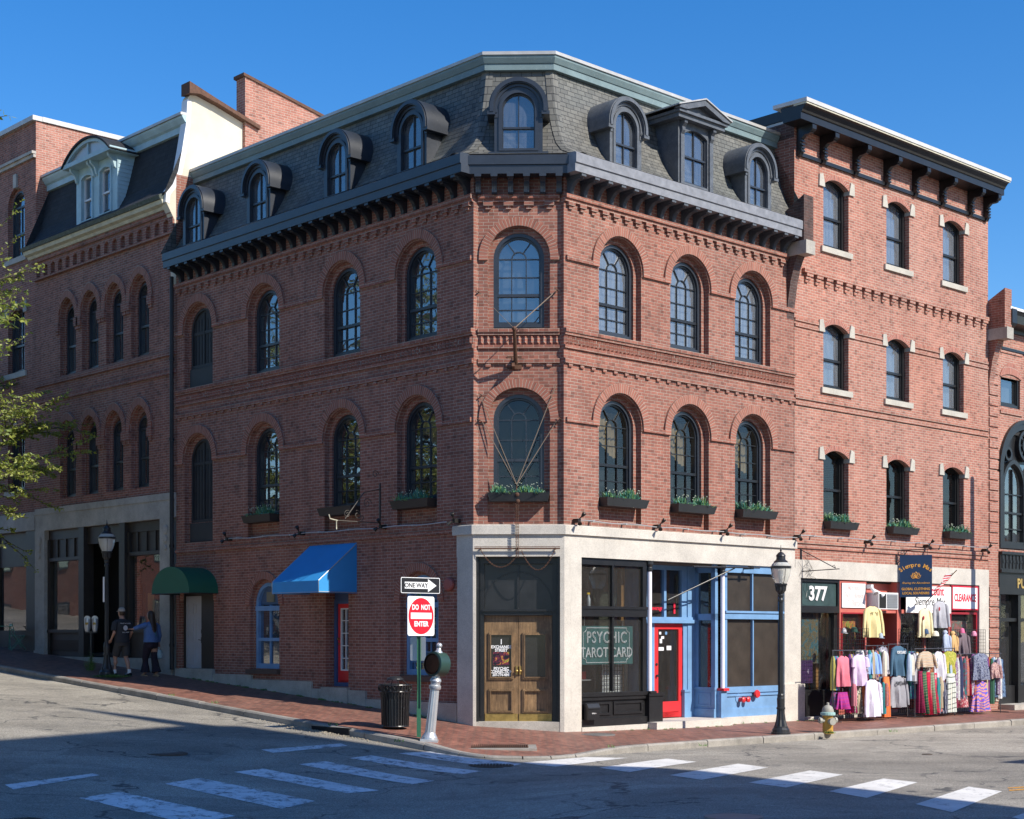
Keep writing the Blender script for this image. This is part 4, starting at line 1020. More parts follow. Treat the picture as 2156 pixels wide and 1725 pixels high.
# shop under
m = MB(); m.box(L0, L1 - .02, -.05, .35, 5.38, 5.56); m.box(L0, L1 - .02, -.03, .35, 4.90, 5.379); m.build('stone_lintel', GRD, lb, FL.M)
def stpil(t0, t1):
    q = MB(); q.box(t0, t1, -.04, .35, 1.0 if False else .4, 4.90); q.box(t0 - .02, t1 + .02, -.07, .3, .3, 1.35)
    c_ = (t0 + t1) / 2
    for zz, ww in ((4.6, .13), (4.35, .10), (4.12, .07)): q.lathe([(ww, -.06), (ww * .6, -.075)], (c_, 0, zz), 10, ax='y')
    return q.build('stone_pillar', GRD, lb, FL.M)
stpil(-12.42, -11.80); stpil(L0, -18.95)
m = MB(); m.box(-18.95, -12.42, -.03, .6, .2, 1.18); m.build('stone_base', GRD, lb, FL.M)
m = MB()
def shopbay(a, b_):
    m.box(a, b_, .10, .2, 4.62, 4.90); m.box(a, b_, .06, .2, 3.98, 4.08); m.box(a, b_, .12, .2, 1.1, 1.95); m.box(a, b_, .04, .2, 1.88, 1.97); m.box(a, b_, .14, .2, 4.08, 4.62)
    m.box(a, a + .12, .06, .22, 1.1, 4.62); m.box(b_ - .12, b_, .06, .22, 1.1, 4.62)
    n = 4
    for k in range(1, n): x = a + (b_ - a) * k / n; m.box(x - .03, x + .03, .10, .2, 4.08, 4.62)
shopbay(-18.94, -16.9); shopbay(-14.3, -12.43); m.box(-16.9, -16.6, -.02, .3, 1.1, 4.9); m.box(-14.6, -14.3, -.02, .3, 1.1, 4.9)
m.box(-16.6, -14.6, .1, .2, 4.4, 4.9); m.box(-16.6, -14.6, 1.3, 1.4, 3.3, 4.9); m.box(-15.6, -15.5, 1.3, 1.4, 1.15, 3.3)
m.build('shopfront_frame', BROWN, lb, FL.M)
m = MB()
for k in range(24): m.obox((-18.8 + k * .085, .11, 1.5), (1, 0, .9), .22, (0, 1, 0), .008, (-.9, 0, 1), .012); m.obox((-18.8 + k * .085, .105, 1.5), (1, 0, -.9), .22, (0, 1, 0), .008, (.9, 0, 1), .012)
m.build('lattice_vent', BLK, lb, FL.M)
for a, b_ in ((-18.82, -17.02), (-14.18, -12.55)): m = MB(); m.box(a, b_, .17, .174, 1.97, 3.98); m.build('shop_glass', GLC, lb, FL.M, recalc=False)
m = MB(); m.box(-19.4, -12, 1.6, 1.7, .5, 4.9); m.box(-19.45, -19.4, .2, 1.7, .5, 4.9); m.box(-12, -11.95, .2, 1.7, .5, 4.9); m.box(-19.4, -12, .2, 1.7, 4.7, 4.75); m.box(-18.9, -12.5, .25, 1.6, 1.2, 1.3); m.build('interior', INT, lb, FL.M)
m = MB(); m.box(-16.55, -15.7, 1.28, 1.32, 1.2, 3.9); m.build('entrance_brickwork', BR3, lb, FL.M)
m = MB(); m.box(-15.45, -14.75, 1.3, 1.34, 1.15, 3.3); dd = m.build('shop_door', BLK, lb, FL.M)
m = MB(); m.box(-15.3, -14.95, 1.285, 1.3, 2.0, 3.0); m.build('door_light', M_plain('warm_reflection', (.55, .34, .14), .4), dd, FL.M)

# ================================================================== FAR LEFT BUILDING
f4 = empty('brick_building', FL.at(-22, 1.3), 'tall plain red brick building at the far left with arched windows', 'building')
mb = MB(); holes = []; q0, q1 = -30, -19.56
for t in (-20.85, -23.6, -26.4):
    holes.append(stepped(mb, t, 1.12, 13.3, 14.9, .95, 13.32, .12, .25)); 
    for z0, zs in ((9.8, 11.6), (6.2, 7.9)): o = arch(1.1, z0, zs, 'seg', .16, cx=t); holes.append(o); mb.reveal(o, 0, .25)
mb.poly([(q0, 5.5), (q0, 17.2), (q1, 17.2), (q1, 5.5)], 0, holes); mb.build('front_wall', BR3, f4, FL.M)
mb = MB(); mb.add([(q1, 0, 5.5), (q1, 9, 5.5), (q1, 9, 17.2), (q1, 0, 17.2)], [(0, 1, 2, 3)]); mb.add([(q0, 9, -1), (q1, 9, -1), (q1, 9, 17.2), (q0, 9, 17.2)], [(0, 1, 2, 3)]); mb.build('side_wall', BR2, f4, FL.M)
mb = MB(); mb.box(q0, q1, .02, 9, 17.18, 17.22); mb.box(q0, q1 - .02, .6, .7, .5, 17.1); mb.build('flat_roof', INK, f4, FL.M)
p_ = None
for t in (-20.85, -23.6, -26.4):
    make_window(f4, FL.at(t), .95, 13.33, 14.9, 'round', y=.18, bars='side', f=.06, back=INB)
    for z0, zs in ((9.8, 11.6), (6.2, 7.9)): make_window(f4, FL.at(t), 1.08, z0 + .02, zs, 'seg', .15, y=.2, bars='two', f=.07, back=INB if z0 > 8 else INT)
    m = MB()
    for z0 in (13.3, 9.8, 6.2): m.box(t - .72, t + .72, -.06, .22, z0 - .16, z0)
    m.box(t - .1, t + .1, -.06, .1, 15.44, 15.85)
    for zs in (11.6, 7.9):
        for sg in (-1, 0, 1): m.box(t + sg * .62 - .1, t + sg * .62 + .1, -.04, .1, zs - .02 + (.14 if sg == 0 else 0), zs + .32 + (.06 if sg == 0 else 0))
    build_each(m, 'stone_trim', GRD, f4, FL.M)
m = MB(); m.box(q0, q1 + .04, -.12, .2, 17.2, 17.34); m.box(q1 - .1, q1 + .06, .2, 9, 17.2, 17.34); m.build('coping', LEAD, f4, FL.M)
m = MB(); m.box(q0, q1, -.08, 0, 16.1, 16.2); m.box(q0, q1 + .02, -.14, 0, 16.2, 16.28); m.build('stone_band', GRD, f4, FL.M)
m = MB(); m.box(q0, q1 - .01, -.04, .3, 4.95, 5.5); m.build('stone_lintel', GRD, f4, FL.M)
m = MB(); m.box(q0, -20.2, .12, .2, 3.9, 4.95); m.box(q0, -20.2, .08, .2, 1.1, 1.95); m.box(-20.3, -20.2, .05, .2, 1.1, 4.95); m.box(-22.4, -22.25, .05, .2, 1.1, 4.95); m.box(-20.2, -19.57, .0, .3, .9, 4.95); m.build('shopfront_frame', BROWN, f4, FL.M)
m = MB(); m.box(q0, -20.3, .16, .164, 1.95, 3.9); m.build('shop_glass', GLC, f4, FL.M, recalc=False)
# ================================================================== GROUND
def grid_sheet(name, xs, ys, fn, mat, dz=0):
    vs = [(x, y, fn(x, y) + dz) for y in ys for x in xs]; n = len(xs)
    fs = [(j * n + i, j * n + i + 1, (j + 1) * n + i + 1, (j + 1) * n + i) for j in range(len(ys) - 1) for i in range(n - 1)]
    m = MB(); m.add(vs, fs); o = m.build(name, mat, None, I4, smooth=True, recalc=False); return tag(o, kind='structure')
def steps(a, b, s): n = int(round((b - a) / s)); return [a + (b - a) * k / n for k in range(n + 1)]
xs = steps(-400, -60, 40)[:-1] + steps(-60, -20, 4)[:-1] + steps(-20, 24, .5)[:-1] + steps(24, 64, 4)[:-1] + steps(64, 400, 40)
ys = steps(-300, -10, 30)[:-1] + steps(-10, 12, 2)[:-1] + steps(12, 48, .5)[:-1] + steps(48, 80, 4)[:-1] + steps(80, 500, 40)
grid_sheet('road', xs, ys, road_z, ASPH)
# kerb line: left run, rounded corner, right run
def kerb_path():
    P = corner(FL, KW, FR, KW); r = 1.8
    u = FL.x; v = FR.x                                   # u runs right along the left street
    p0 = P - u * r; p1 = P + v * r
    cen = p0 - FL.n * r
    pts = []
    k = -34
    t0 = (p0 - FL.w(0, KW)).dot(u)
    for t in steps(-34, t0, .6)[:-1]: pts.append((FL.w(t, KW), FL.n, FL.w(min(t, 0)) if t < 0 else A))
    a0 = math.atan2(FL.n.y, FL.n.x); a1 = math.atan2(FR.n.y, FR.n.x)
    for k in range(0, 17):
        a = a0 + (a1 - a0) * k / 16; nrm = Vector((math.cos(a), math.sin(a)))
        pts.append((cen + nrm * r, nrm, A + (Bc - A) * (k / 16)))
    t1 = (p1 - FR.w(0, KW)).dot(v)
    for t in steps(t1, 34, .6)[1:]: pts.append((FR.w(t, KW), FR.n, FR.w(max(t, 0))))
    return pts
KP = kerb_path()
wall_in = .3
m = MB(); NR = 10; vs = []; us = []
s = 0; prev = None; sl = []
for p, nrm, wpt in KP:
    inn = p - nrm * .16
    wv = wpt - (nrm * .25 if True else 0)
    for k in range(NR + 1):
        q = inn.lerp(wv, k / NR); vs.append((q.x, q.y, walk_z(q.x, q.y)))
n = NR + 1
fs = [(j * n + k, j * n + k + 1, (j + 1) * n + k + 1, (j + 1) * n + k) for j in range(len(KP) - 1) for k in range(NR)]
m.add(vs, fs, [[(vs[i][0], vs[i][1]) for i in f] for f in fs])
tag(m.build('brick_pavement', BRP, None, I4, smooth=True, recalc=False), kind='structure')
m = MB(); random.seed(3)
i = 0
while i < len(KP) - 1:
    ln = random.choice((3, 3, 4)); j = min(i + ln, len(KP) - 1); jit = random.uniform(-.008, .012)
    rings = []
    for k in range(i, j + 1):
        p, nrm, _ = KP[k]; kk = kerb_h(p.x, p.y); z0 = road_z(p.x, p.y) - .25; zt = walk_z(*(p - nrm * .1)) + .006 + jit
        e = .012 if k == i else (-.012 if k == j else 0)
        if k < len(KP) - 1: tv = (KP[k + 1][0] - p).normalized()
        else: tv = (p - KP[k - 1][0]).normalized()
        pp = p + tv * e + nrm * random.uniform(-.006, .008)
        rings.append([(*(pp), z0), (*(pp), zt - .03), (*(pp - nrm * .03), zt), (*(pp - nrm * .17), zt), (*(pp - nrm * .17), z0)])
    m.loft(rings); i = j
tag(m.build('kerb', KERB, None, I4), kind='structure')
# crosswalks and lane lines
def decal(name, quads, mat, dz=.005, nsub=6, fn=road_z):
    m = MB()
    for q in quads:
        c = [gpx(x, y, fn) for x, y in q]; c = [Vector((p.x, p.y)) for p in c]
        vs = []
        for j in range(nsub + 1):
            for i in range(nsub * 2 + 1):
                u = i / (nsub * 2); v = j / nsub
                p = c[0].lerp(c[1], v).lerp(c[3].lerp(c[2], v), u)
                vs.append((p.x, p.y, fn(p.x, p.y) + dz))
        nn = nsub * 2 + 1
        m.add(vs, [(j * nn + i, j * nn + i + 1, (j + 1) * nn + i + 1, (j + 1) * nn + i) for j in range(nsub) for i in range(nsub * 2)])
    return tag(m.build(name, mat, None, I4, recalc=False), kind='structure')
decal('crosswalk', [[(166, 1681), (253, 1668), (496, 1719), (400, 1736)], [(346, 1651), (421, 1638.6), (663.6, 1687.4), (592, 1704)],
    [(492, 1626), (554, 1619), (798.5, 1665), (733, 1671)], [(629, 1610), (686, 1603.6), (915, 1645), (868, 1652)],
    [(736.5, 1597), (781, 1591), (1016, 1624.6), (972, 1631)], [(839, 1586.5), (908, 1583), (1100, 1609), (1062, 1617)]], WPO)
decal('crosswalk', [[(1098, 1607), (1232.6, 1594.8), (1323, 1596.4), (1170, 1615)], [(1262, 1617.3), (1404.5, 1598), (1467, 1604.8), (1324.8, 1626.7)],
    [(1409.6, 1633), (1554, 1608.7), (1618, 1616.7), (1476.8, 1642.9)], [(1576, 1648.5), (1705, 1623), (1775, 1632), (1655, 1659)],
    [(1745, 1667), (1860, 1640), (1932, 1648), (1825, 1681)], [(1928, 1694), (2040, 1657), (2110, 1667), (2005, 1711)], [(2130, 1722), (2260, 1678), (2350, 1690), (2240, 1745)]], WP)
decal('lane_line', [[(10, 1653), (195, 1629.5), (210, 1633), (28, 1663)], [(550, 1579), (718, 1566), (732, 1571), (575, 1586)]], WPO)
decal('lane_line', [[(2122, 1659), (2190, 1655), (2190, 1657), (2122, 1661)], [(2125, 1663.5), (2190, 1660), (2190, 1662), (2125, 1666)]], YP)
def disc(name, x, y, rx, mat, label, pat=True, fn=road_z, group=None):
    c = gpx(x, y, fn); e = gpx(x + rx, y, fn); r = (e - c).length
    m = MB(); m.lathe([(r, -.05), (r, .008), (r * .93, .012), (r * .92, .006), (.0001, .006)], (0, 0, 0), 32)
    if pat:
        for k in range(-6, 7):
            for j in range(-6, 7):
                if math.hypot(k, j) < 6.2 and (k + j) % 2: m.box(k * r / 7.2 - r * .06, k * r / 7.2 + r * .06, j * r / 7.2 - r * .03, j * r / 7.2 + r * .03, .006, .016)
    o = m.build(name, mat, None, Matrix.Translation((c.x, c.y, fn(c.x, c.y)))); tag(o, label, 'manhole cover', group)
disc('manhole_cover', 352, 1587, 43, DIRT, 'rusty manhole cover in the shaded left street', False)
disc('manhole_cover', 1034, 1612, 48, DIRT, 'studded round manhole cover at the end of the crosswalk', True)
disc('manhole_cover', 1545, 1720, 62, M_plain('lit_manhole_iron', (.30, .24, .21), .6, .2), 'large smooth pinkish manhole cover at the bottom edge', False)  # paler pinkish tone paints in the light falling on this cover
disc('manhole_cover', 40, 1728, 50, DIRT, 'grated manhole cover at the bottom left edge', True)
disc('manhole_cover', 1952, 1589, 11, DIRT, 'tiny valve cover in the right street', False)
disc('manhole_cover', 1258, 1547, 34, M_plain('grey_iron', (.2, .19, .18), .6, .3), 'oval patterned cover set in the brick pavement', True, walk_z)
# pavement drain grate near the corner
c = gpx(1049, 1573, walk_z); m = MB(); m.box(-.72, .72, -.33, .33, -.05, .008)
o = empty('drain_grate', Matrix.Translation(c) @ Matrix.Rotation(R(1), 4, 'Z') @ Matrix.Rotation(R(2.6), 4, 'X'), 'rectangular rusty drain grate set in grey concrete at the corner', 'grate')
m.build('surround', KERB, o); m = MB(); m.box(-.52, .56, -.22, .24, -.04, .012); m.build('plate', M_plain('grate_dark', (.03, .025, .02), .8), o)
m = MB()
for k in range(27): m.box(-.50 + k * .04, -.478 + k * .04, -.21, .23, .012, .03)
m.build('grate_bars', RUST, o)
# storm drain opening in the kerb
t = -1.05; p = FL.w(t, KW + .003); m = MB(); m.box(-.62, .62, -.02, .05, -.02, .115); o = m.build('storm_drain', INK, None, FL.at(t, road_z(p.x, p.y) , KW + .004)); tag(o, 'dark storm drain slot in the kerb below the litter bin', 'drain')
# gravel in gutter
random.seed(5); m = MB()
for k in range(500):
    t = random.gauss(-1.4, .8); d = KW + .05 + abs(random.gauss(0, .16)); p = FL.w(t, d); s_ = random.uniform(.006, .018)
    m.sph((p.x, p.y, road_z(p.x, p.y) + s_ * .5), s_, 5, 4)
tag(m.build('gutter_gravel', M_plain('gravel', (.30, .26, .20), .9, var=.4, vs=30), None, I4), 'scattered grit and small stones in the gutter', 'gravel', None, 'stuff')

# ================================================================== ACROSS THE STREET (off to the right, throws the shade on the road)
def shade_building(P0, P1, depth, h, label, fronts=()):
    """facade on local y = 0 looking towards -y"""
    u = (P1 - P0).normalized(); nn = Vector((-u.y, u.x)); L = (P1 - P0).length
    M = Matrix.Identity(4); M.col[0][:3] = (u.x, u.y, 0); M.col[1][:3] = (nn.x, nn.y, 0); M.col[3][:3] = (P0.x, P0.y, 0)
    e = empty('brick_building', M, label, 'building')
    m = MB(); m.box(0, L, 0, depth, -2, h); m.build('wall', BR2, e)
    m = MB(); m.box(-.2, L + .2, -.25, .0, h - .3, h); m.build('cornice', CONC, e)
    for a, b_, z0, z1, mt in fronts: q = MB(); q.box(a, b_, -.04, .0, z0, z1); q.build('painted_front', mt, e)
    pr = None
    for z in (1.5, 5, 8.5):
        if z + 2.2 > h: continue
        for i in range(int(L / 3)):
            MM = M @ Matrix.Translation((1.5 + i * 3, 0, z))
            if pr is None:
                w_ = MB(); w_.box(-.55, .55, -.06, .03, 0, 1.9); pr = w_.build('window', NAVY, e, MM)
                g = MB(); g.box(-.46, .46, -.066, -.061, .1, .92); g.box(-.46, .46, -.066, -.061, .98, 1.8); g.build('glass', GLU, pr, MM)
            else: copy_tree(pr, MM, parent=e)
    return e
# building in the sun's way: roof edge and chimney draw the road shadow, turret block added to shape it
h2 = SH.to_2d(); q2 = Vector((h2.y, -h2.x)); SO = 6.0
def PS(s, c): return h2 * s + q2 * c
Ms = Matrix.Identity(4); o_ = PS(SO, 0); u_ = -q2; n_ = h2          # local x = -c, y = away from the corner
Ms.col[0][:3] = (u_.x, u_.y, 0); Ms.col[1][:3] = (n_.x, n_.y, 0); Ms.col[3][:3] = (o_.x, o_.y, 0)
e = empty('brick_building', Ms, 'tall brick building across the street that shades the crossing', 'building')
HB = (SO + 23.55) * math.tan(SUN_EL) - .05
m = MB(); m.box(1.0, 20.0, 0, 11, -2, HB); m.build('wall', BR2, e)
m = MB(); m.prism([(20, 11.4), (22.55, 16.4), (22.72, 17), (22.72, HB - .55), (21.6, HB), (20, HB)], 0, 2.6, 'y'); m.build('added_shadow_block', BR2, e)
m = MB(); m.lathe([(.34, HB - .2), (.26, HB + 1.5), (.10, HB + 3.6)], (21.97, .5, 0), 10); m.build('chimney_pipe', IRON, e)
m = MB(); m.box(1.0, 20, -.12, 0, 3.6, 4.0); m.build('stone_band', CONC, e)
pr = None
for z in (1.2, 5.0, 8.6, 12.2, 15.8, 19.4):
    for i in range(6):
        MM = Ms @ Matrix.Translation((2.7 + i * 3.1, 0, z))
        if pr is None:
            w_ = MB(); w_.box(-.6, .6, -.05, .03, 0, 2.0); pr = w_.build('window', WHITE, e, MM)
            g = MB(); g.box(-.5, .5, -.056, -.051, .1, .97); g.box(-.5, .5, -.056, -.051, 1.03, 1.9); g.build('glass', GLU, pr, MM)
        else: copy_tree(pr, MM, parent=e)
shade_building(FR.w(52, 18), FR.w(4, 18), 9, 7.0, 'low brick row across the right street, seen only in reflections')
SALM = M_plain('salmon_front', (.42, .15, .10), .7); TEF = M_plain('turquoise_front', (.03, .28, .28), .6)
shade_building(FL.w(-8, 14), FL.w(-62, 14), 9, 7.2, 'brick row across the left street, seen only in reflections', ((12, 22, -1, 6.6, SALM), (22, 26, -1, 3.4, TEF), (4, 9, -1, 4, TEF), (28, 34, -1, 6.6, SALM)))

pp = FR.w(16.2) + SH.to_2d() * 2.7; m = MB(); zb_ = walk_z(pp.x, pp.y); m.lathe([(.13, -.2), (.12, 4), (.10, 8.7)], (0, 0, 0), 14)
o = m.build('utility_pole', IRON, None, Matrix.Translation((pp.x, pp.y, zb_)), smooth=True); tag(o, 'tall dark pole just outside the right edge, throwing a stripe of shade', 'pole')
# ================================================================== GROUND FLOOR OF THE CORNER BUILDING
def panel(mb, x0, x1, y, z0, z1, f=.05, d=.03):
    """raised frame round a sunk panel"""
    frame(mb, x0, x1, z0, z1, f, y - d, y + .005)
# --- angled entrance
e0, e1 = .05, 1.80
m = MB(); m.box(e0, e1, .55, .60, -.3, 3.6); m.build('interior', INK, cb, FC.M)
m = MB(); m.box(e0, e0 + .16, .22, .45, -.1, 3.44); m.box(e1 - .16, e1, .22, .45, -.1, 3.44); m.box(e0, e0 + .05, .05, .45, -.1, 3.44); m.box(e1 - .05, e1, .05, .45, -.1, 3.44)
m.box(e0, e1, .20, .45, 3.30, 3.44); m.box(e0 + .16, e1 - .16, .20, .45, 2.22, 2.34); m.box(e0 + .12, e1 - .12, .16, .45, 2.30, 2.345)
for x in (e0 + .10, e1 - .10): m.box(x - .02, x + .02, .205, .22, .1, 3.2)
m.build('door_surround', BLK, cb, FC.M)
m = MB(); m.box(.21, 1.64, .30, .33, 2.34, 3.30); fan = m.build('fanlight', M_plain('fanlight_glass', (.018, .018, .02), .3, var=.4, vs=3), cb, FC.M)
m = MB(); m.box(.90, .95, .26, .32, 2.34, 3.30)
o = arcpart(arch(1.46, 2.4, 2.42, n=26)); i = arcpart(arch(1.40, 2.4, 2.42, n=26)); m.ringsolid([(p[0] + .925, p[1] if p[1] < 3.29 else 3.29) for p in o], [(p[0] + .925, p[1] if p[1] < 3.27 else 3.27) for p in i], .285, .31, closed=False)
m.build('fanlight_bars', BLK, fan, FC.M)
DOORG = M_glass('door_glass', (.5, .5, .5), .08, .2, .06)
def wood_door(x0, x1, knob_x, sign):
    m = MB(); m.box(x0, x1, .30, .35, 0, 2.215)
    panel(m, x0 + .09, x1 - .09, .30, .88, 1.86, .05, .035); panel(m, x0 + .12, x1 - .12, .30, .91, 1.83, .02, .05)
    panel(m, x0 + .09, x1 - .09, .30, .17, .68, .05, .035); panel(m, x0 + .12, x1 - .12, .30, .20, .65, .02, .05)
    d = m.build('door_leaf', WOOD, cb, FC.M)
    m = MB(); m.box(x0 + .14, x1 - .14, .288, .299, .93, 1.81); m.build('door_glass', M_plain('door_pane', (.02, .02, .022), .12, var=.3), d, FC.M)
    m = MB(); m.box(x0 + .01, x1 - .01, .285, .299, .0, .155); m.build('kick_plate', BRASS, d, FC.M)
    m = MB(); m.box(knob_x - .02, knob_x + .02, .27, .3, .98, 1.16); m.lathe([(.012, .20), (.03, .215), (.03, .24), (.012, .26), (.012, .3)], (knob_x, 0, 1.05), 12, ax='y'); m.build('door_handle', BRASS, d, FC.M)
    return d
d1 = wood_door(.215, .920, .89, 1); d2 = wood_door(.928, 1.635, .965, 0)
pm = FC.at(.5675, 0, -.286)
LW_ = M_plain('white_letters', (.85, .85, .85), .5)
for tx, z, s_ in (('1', 1.66, .15), ('EXCHANGE', 1.555, .085), ('STREET', 1.485, .085), ('PSYCHIC', 1.10, .085), ('CONNECTION', 1.035, .085), ('207-774-4848', .97, .08)):
    text('door_lettering', tx, s_, LW_, d1, pm @ Matrix.Translation((0, 0, z)), ext=.001, bold=.003, sx=.95 if len(tx) < 10 else .82)
PMT, n__, l__, b__ = nt('poster_print'); l__.new(ramp(n__, l__, noise(n__, l__, coords(n__), 7, 3, .5, 1.5), [(.40, (.008, .008, .012)), (.50, (.12, .02, .05)), (.56, (.35, .05, .03)), (.61, (.45, .38, .04)), (.68, (.02, .05, .04))]), b__.inputs['Base Color']); b__.inputs['Roughness'].default_value = .3
m = MB(); m.box(-.17, .17, .0, .003, 1.18, 1.45); m.build('poster', PMT, d1, pm)
m = MB(); m.box(e0 - .02, e1 + .02, -.02, .5, -.6, .0); m.build('door_step', GRD, cb, FC.M)
# --- iron bar, chains and hoist on the chamfer
ch = empty('hanging_chain', FC.at(.93, 3.5, .1), 'rusty iron bar with looped chains hanging over the wooden corner doors', 'chain')
def chain_pts(p, q, sag, n=20): return [Vector(p).lerp(Vector(q), k / n) - Vector((0, 0, sag * 4 * (k / n) * (1 - k / n))) for k in range(n + 1)]
def chain(mb, pts, r=.0042, L=.038):
    # links: alternate flat and upright rings along the curve
    acc = 0; last = pts[0]; k = 0
    tot = sum((pts[i + 1] - pts[i]).length for i in range(len(pts) - 1)); nl = int(tot / (L * .8))
    def P(s):
        for i in range(len(pts) - 1):
            l = (pts[i + 1] - pts[i]).length
            if s <= l: return pts[i].lerp(pts[i + 1], s / l), (pts[i + 1] - pts[i]).normalized()
            s -= l
        return pts[-1], (pts[-1] - pts[-2]).normalized()
    for k in range(nl):
        c, t = P((k + .5) * tot / nl); up = Vector((0, 1, 0)) if k % 2 else t.cross(Vector((0, 1, 0))).normalized()
        up = (up - t * up.dot(t)).normalized()
        ring = [c + t * (L * .62 * math.cos(a)) + up * (L * .34 * math.sin(a)) for a in [j * math.pi / 3 for j in range(7)]]
        mb.tube(ring, r, 4, cap=False)
m = MB(); m.tube([(.02, -.10, 3.60), (1.80, -.10, 3.60)], .014); m.tube([(.02, -.10, 3.635), (1.80, -.10, 3.635)], .008)
for x in (.15, .92, 1.70): m.tube([(x, .06, 3.6), (x, -.12, 3.6)], .02)
m.build('iron_bar', RUST, ch, FC.M)
m = MB(); chain(m, chain_pts((.15, -.12, 3.58), (.90, -.12, 3.45), .30)); m.build('chain_loop', RUST, ch, FC.M)
m = MB(); chain(m, chain_pts((1.0, -.12, 3.55), (1.70, -.12, 3.60), .42)); m.build('chain_loop', RUST, ch, FC.M)
m = MB()
for x in (.885, .925): chain(m, chain_pts((x, -.14, 4.55), (x + .01, -.14, 3.42), 0))
m.build('hanging_chain_strand', RUST, ch, FC.M)
m = MB(); m.sph((.91, -.14, 4.72), .05, 10, 6, sy=.6); m.sph((.925, -.14, 4.58), .045, 10, 6, sy=.6); m.tube([(.90, -.14, 4.8), (.90, -.14, 4.9)], .012); m.build('pulley', RUST, ch, FC.M)
hm = empty('hoist_boom', FC.at(.93, 7.7, .0), 'rusty iron hoist boom with stay wires above the corner entrance', 'hoist')
m = MB(); m.box(.70, 1.00, .06, .09, 7.35, 7.62); m.prism([(.06, 7.34), (-.22, 7.36), (.06, 7.6)], .80, .86, 'x'); m.build('wall_plate', RUST, hm, FC.M)
tip = Vector((.86, -.62, 8.06)); m = MB(); m.tube([(.88, -.04, 7.45), tip], [.045, .032], 8); m.sph(tip, .05, 8, 6); m.build('boom', RUST, hm, FC.M)
ROPE = M_plain('old_rope', (.20, .15, .11), .9)
def wire(p, q, r=.008, par=hm, mat=ROPE, nm='stay_wire'):
    w_ = MB(); w_.tube([p, q], r, 5); return w_.build(nm, mat, par, FC.M)
wire(tip, (1.72, .08, 8.98), .011); wire(tip, (.10, .08, 8.95), .005)
kn = (.90, -.14, 4.92)
for p in ((.14, .04, 6.78), (.18, .04, 6.25), (1.72, .04, 7.02), (1.74, .04, 6.28)): wire(kn, p, .008)
m = MB()
for p in ((.12, .06, 6.28), (.16, .08, 6.80), (1.74, .06, 8.98), (.10, .08, 8.95), (1.8, .05, 6.3)): m.tube([(p[0], p[1], p[2]), (p[0], p[1] - .10, p[2])], .015, 6); m.tube([(p[0] - .05, p[1] - .04, p[2] + .04), (p[0] + .05, p[1] - .06, p[2] - .03)], .008, 5)
m.build('wall_hooks', RUST, hm, FC.M)

# --- black shopfront
x0, x1 = .50, 2.60
m = MB(); m.box(x0, x1, .02, .12, 3.30, 3.44); m.box(x0, x1, -.02, .14, 2.36, 2.42); m.box(x0, x1, .0, .12, 2.26, 2.36); m.box(x0, x1, .0, .12, 2.20, 2.26)
m.box(x0, x0 + .05, .02, .12, .5, 3.3); m.box(x1 - .12, x1, .02, .14, .5, 3.3); m.box(1.50, 1.55, .02, .12, .6, 2.2); m.box(1.50, 1.54, .02, .12, 2.42, 3.3)
m.box(x0, x1, -.03, .14, .50, .58); m.box(x0, x1, .0, .12, .42, .50); m.box(x0, x1, .05, .12, -.1, .42); m.box(x0, x1, -.01, .1, -.14, .03)
for a, b_ in ((.55, 1.45), (1.55, 2.48)): panel(m, a, b_, .05, .10, .38, .05, .03)
m.build('shopfront_frame', BLK, cb, FR.M)
m = MB(); m.box(2.60, 3.05, -.06, .9, -.2, .50); m.box(2.57, 3.08, -.09, .9, .47, .53); m.build('stall_riser_pier', BLK, cb, FR.M)
m = MB(); m.box(2.60, 2.66, .1, 1.0, .5, 3.4); m.box(2.60, 3.62, .88, .96, .5, 3.4); m.build('side_partition', BLUE, cb, FR.M)
for za, zb_ in ((2.42, 3.30), (.58, 2.20)): m = MB(); m.box(x0 + .05, x1 - .12, .08, .083, za, zb_); m.build('shop_glass', GLS, cb, FR.M, recalc=False)
m = MB(); m.box(.5, 2.6, 2.2, 2.25, -.1, 3.44); m.box(.5, 2.55, .12, 2.2, -.12, -.1); m.box(.5, 7.5, .2, 2.2, 3.40, 3.43); m.build('interior', M_plain('shop_interior', (.12, .10, .085), .9, var=.4, vs=1.5), cb, FR.M)
# things in the psychic's window
WD = M_wood('light_wood', (.22, .10, .03), (.40, .21, .07))
m = MB(); m.box(2.30, 2.42, .5, .62, 0, 3.3); m.box(1.25, 1.42, .9, 1.0, .1, 1.7); o = m.build('wooden_post', WD, None, FR.M); tag(o, 'wooden uprights standing inside the psychic shop window', 'post')
m = MB(); m.box(1.62, 2.28, .42, .44, .5, 2.0); o = m.build('folding_screen', WHITE, None, FR.M); tag(o, 'white screen behind the black grid in the psychic shop window', 'screen')
m = MB()
for k in range(9): m.box(1.60 + k * .085, 1.612 + k * .085, .36, .372, .5, 1.72)
for k in range(13): m.box(1.60, 2.29, .372, .38, .55 + k * .095, .562 + k * .095)
m.box(2.22, 2.34, .34, .36, .5, 1.75); o = m.build('wire_grid', IRON, None, FR.M); tag(o, 'black wire grid panel inside the psychic shop window', 'grid')
tb = empty('cafe_table', FR.at(1.05, .3, -.6), 'small round metal table with a red box in the psychic shop window', 'table')
m = MB(); m.lathe([(.28, 0), (.28, .02), (.0001, .02)], (1.05, .6, .83), 20); m.build('tabletop', STEEL, tb, FR.M); m = MB(); m.tube([(1.1, .6, 0), (1.1, .6, .83)], .02); m.build('leg', STEEL, tb, FR.M)
m = MB(); m.box(1.08, 1.24, .55, .65, .85, 1.02); o = m.build('red_box', RED, None, FR.M); tag(o, 'small red box on the round table behind the glass', 'box')
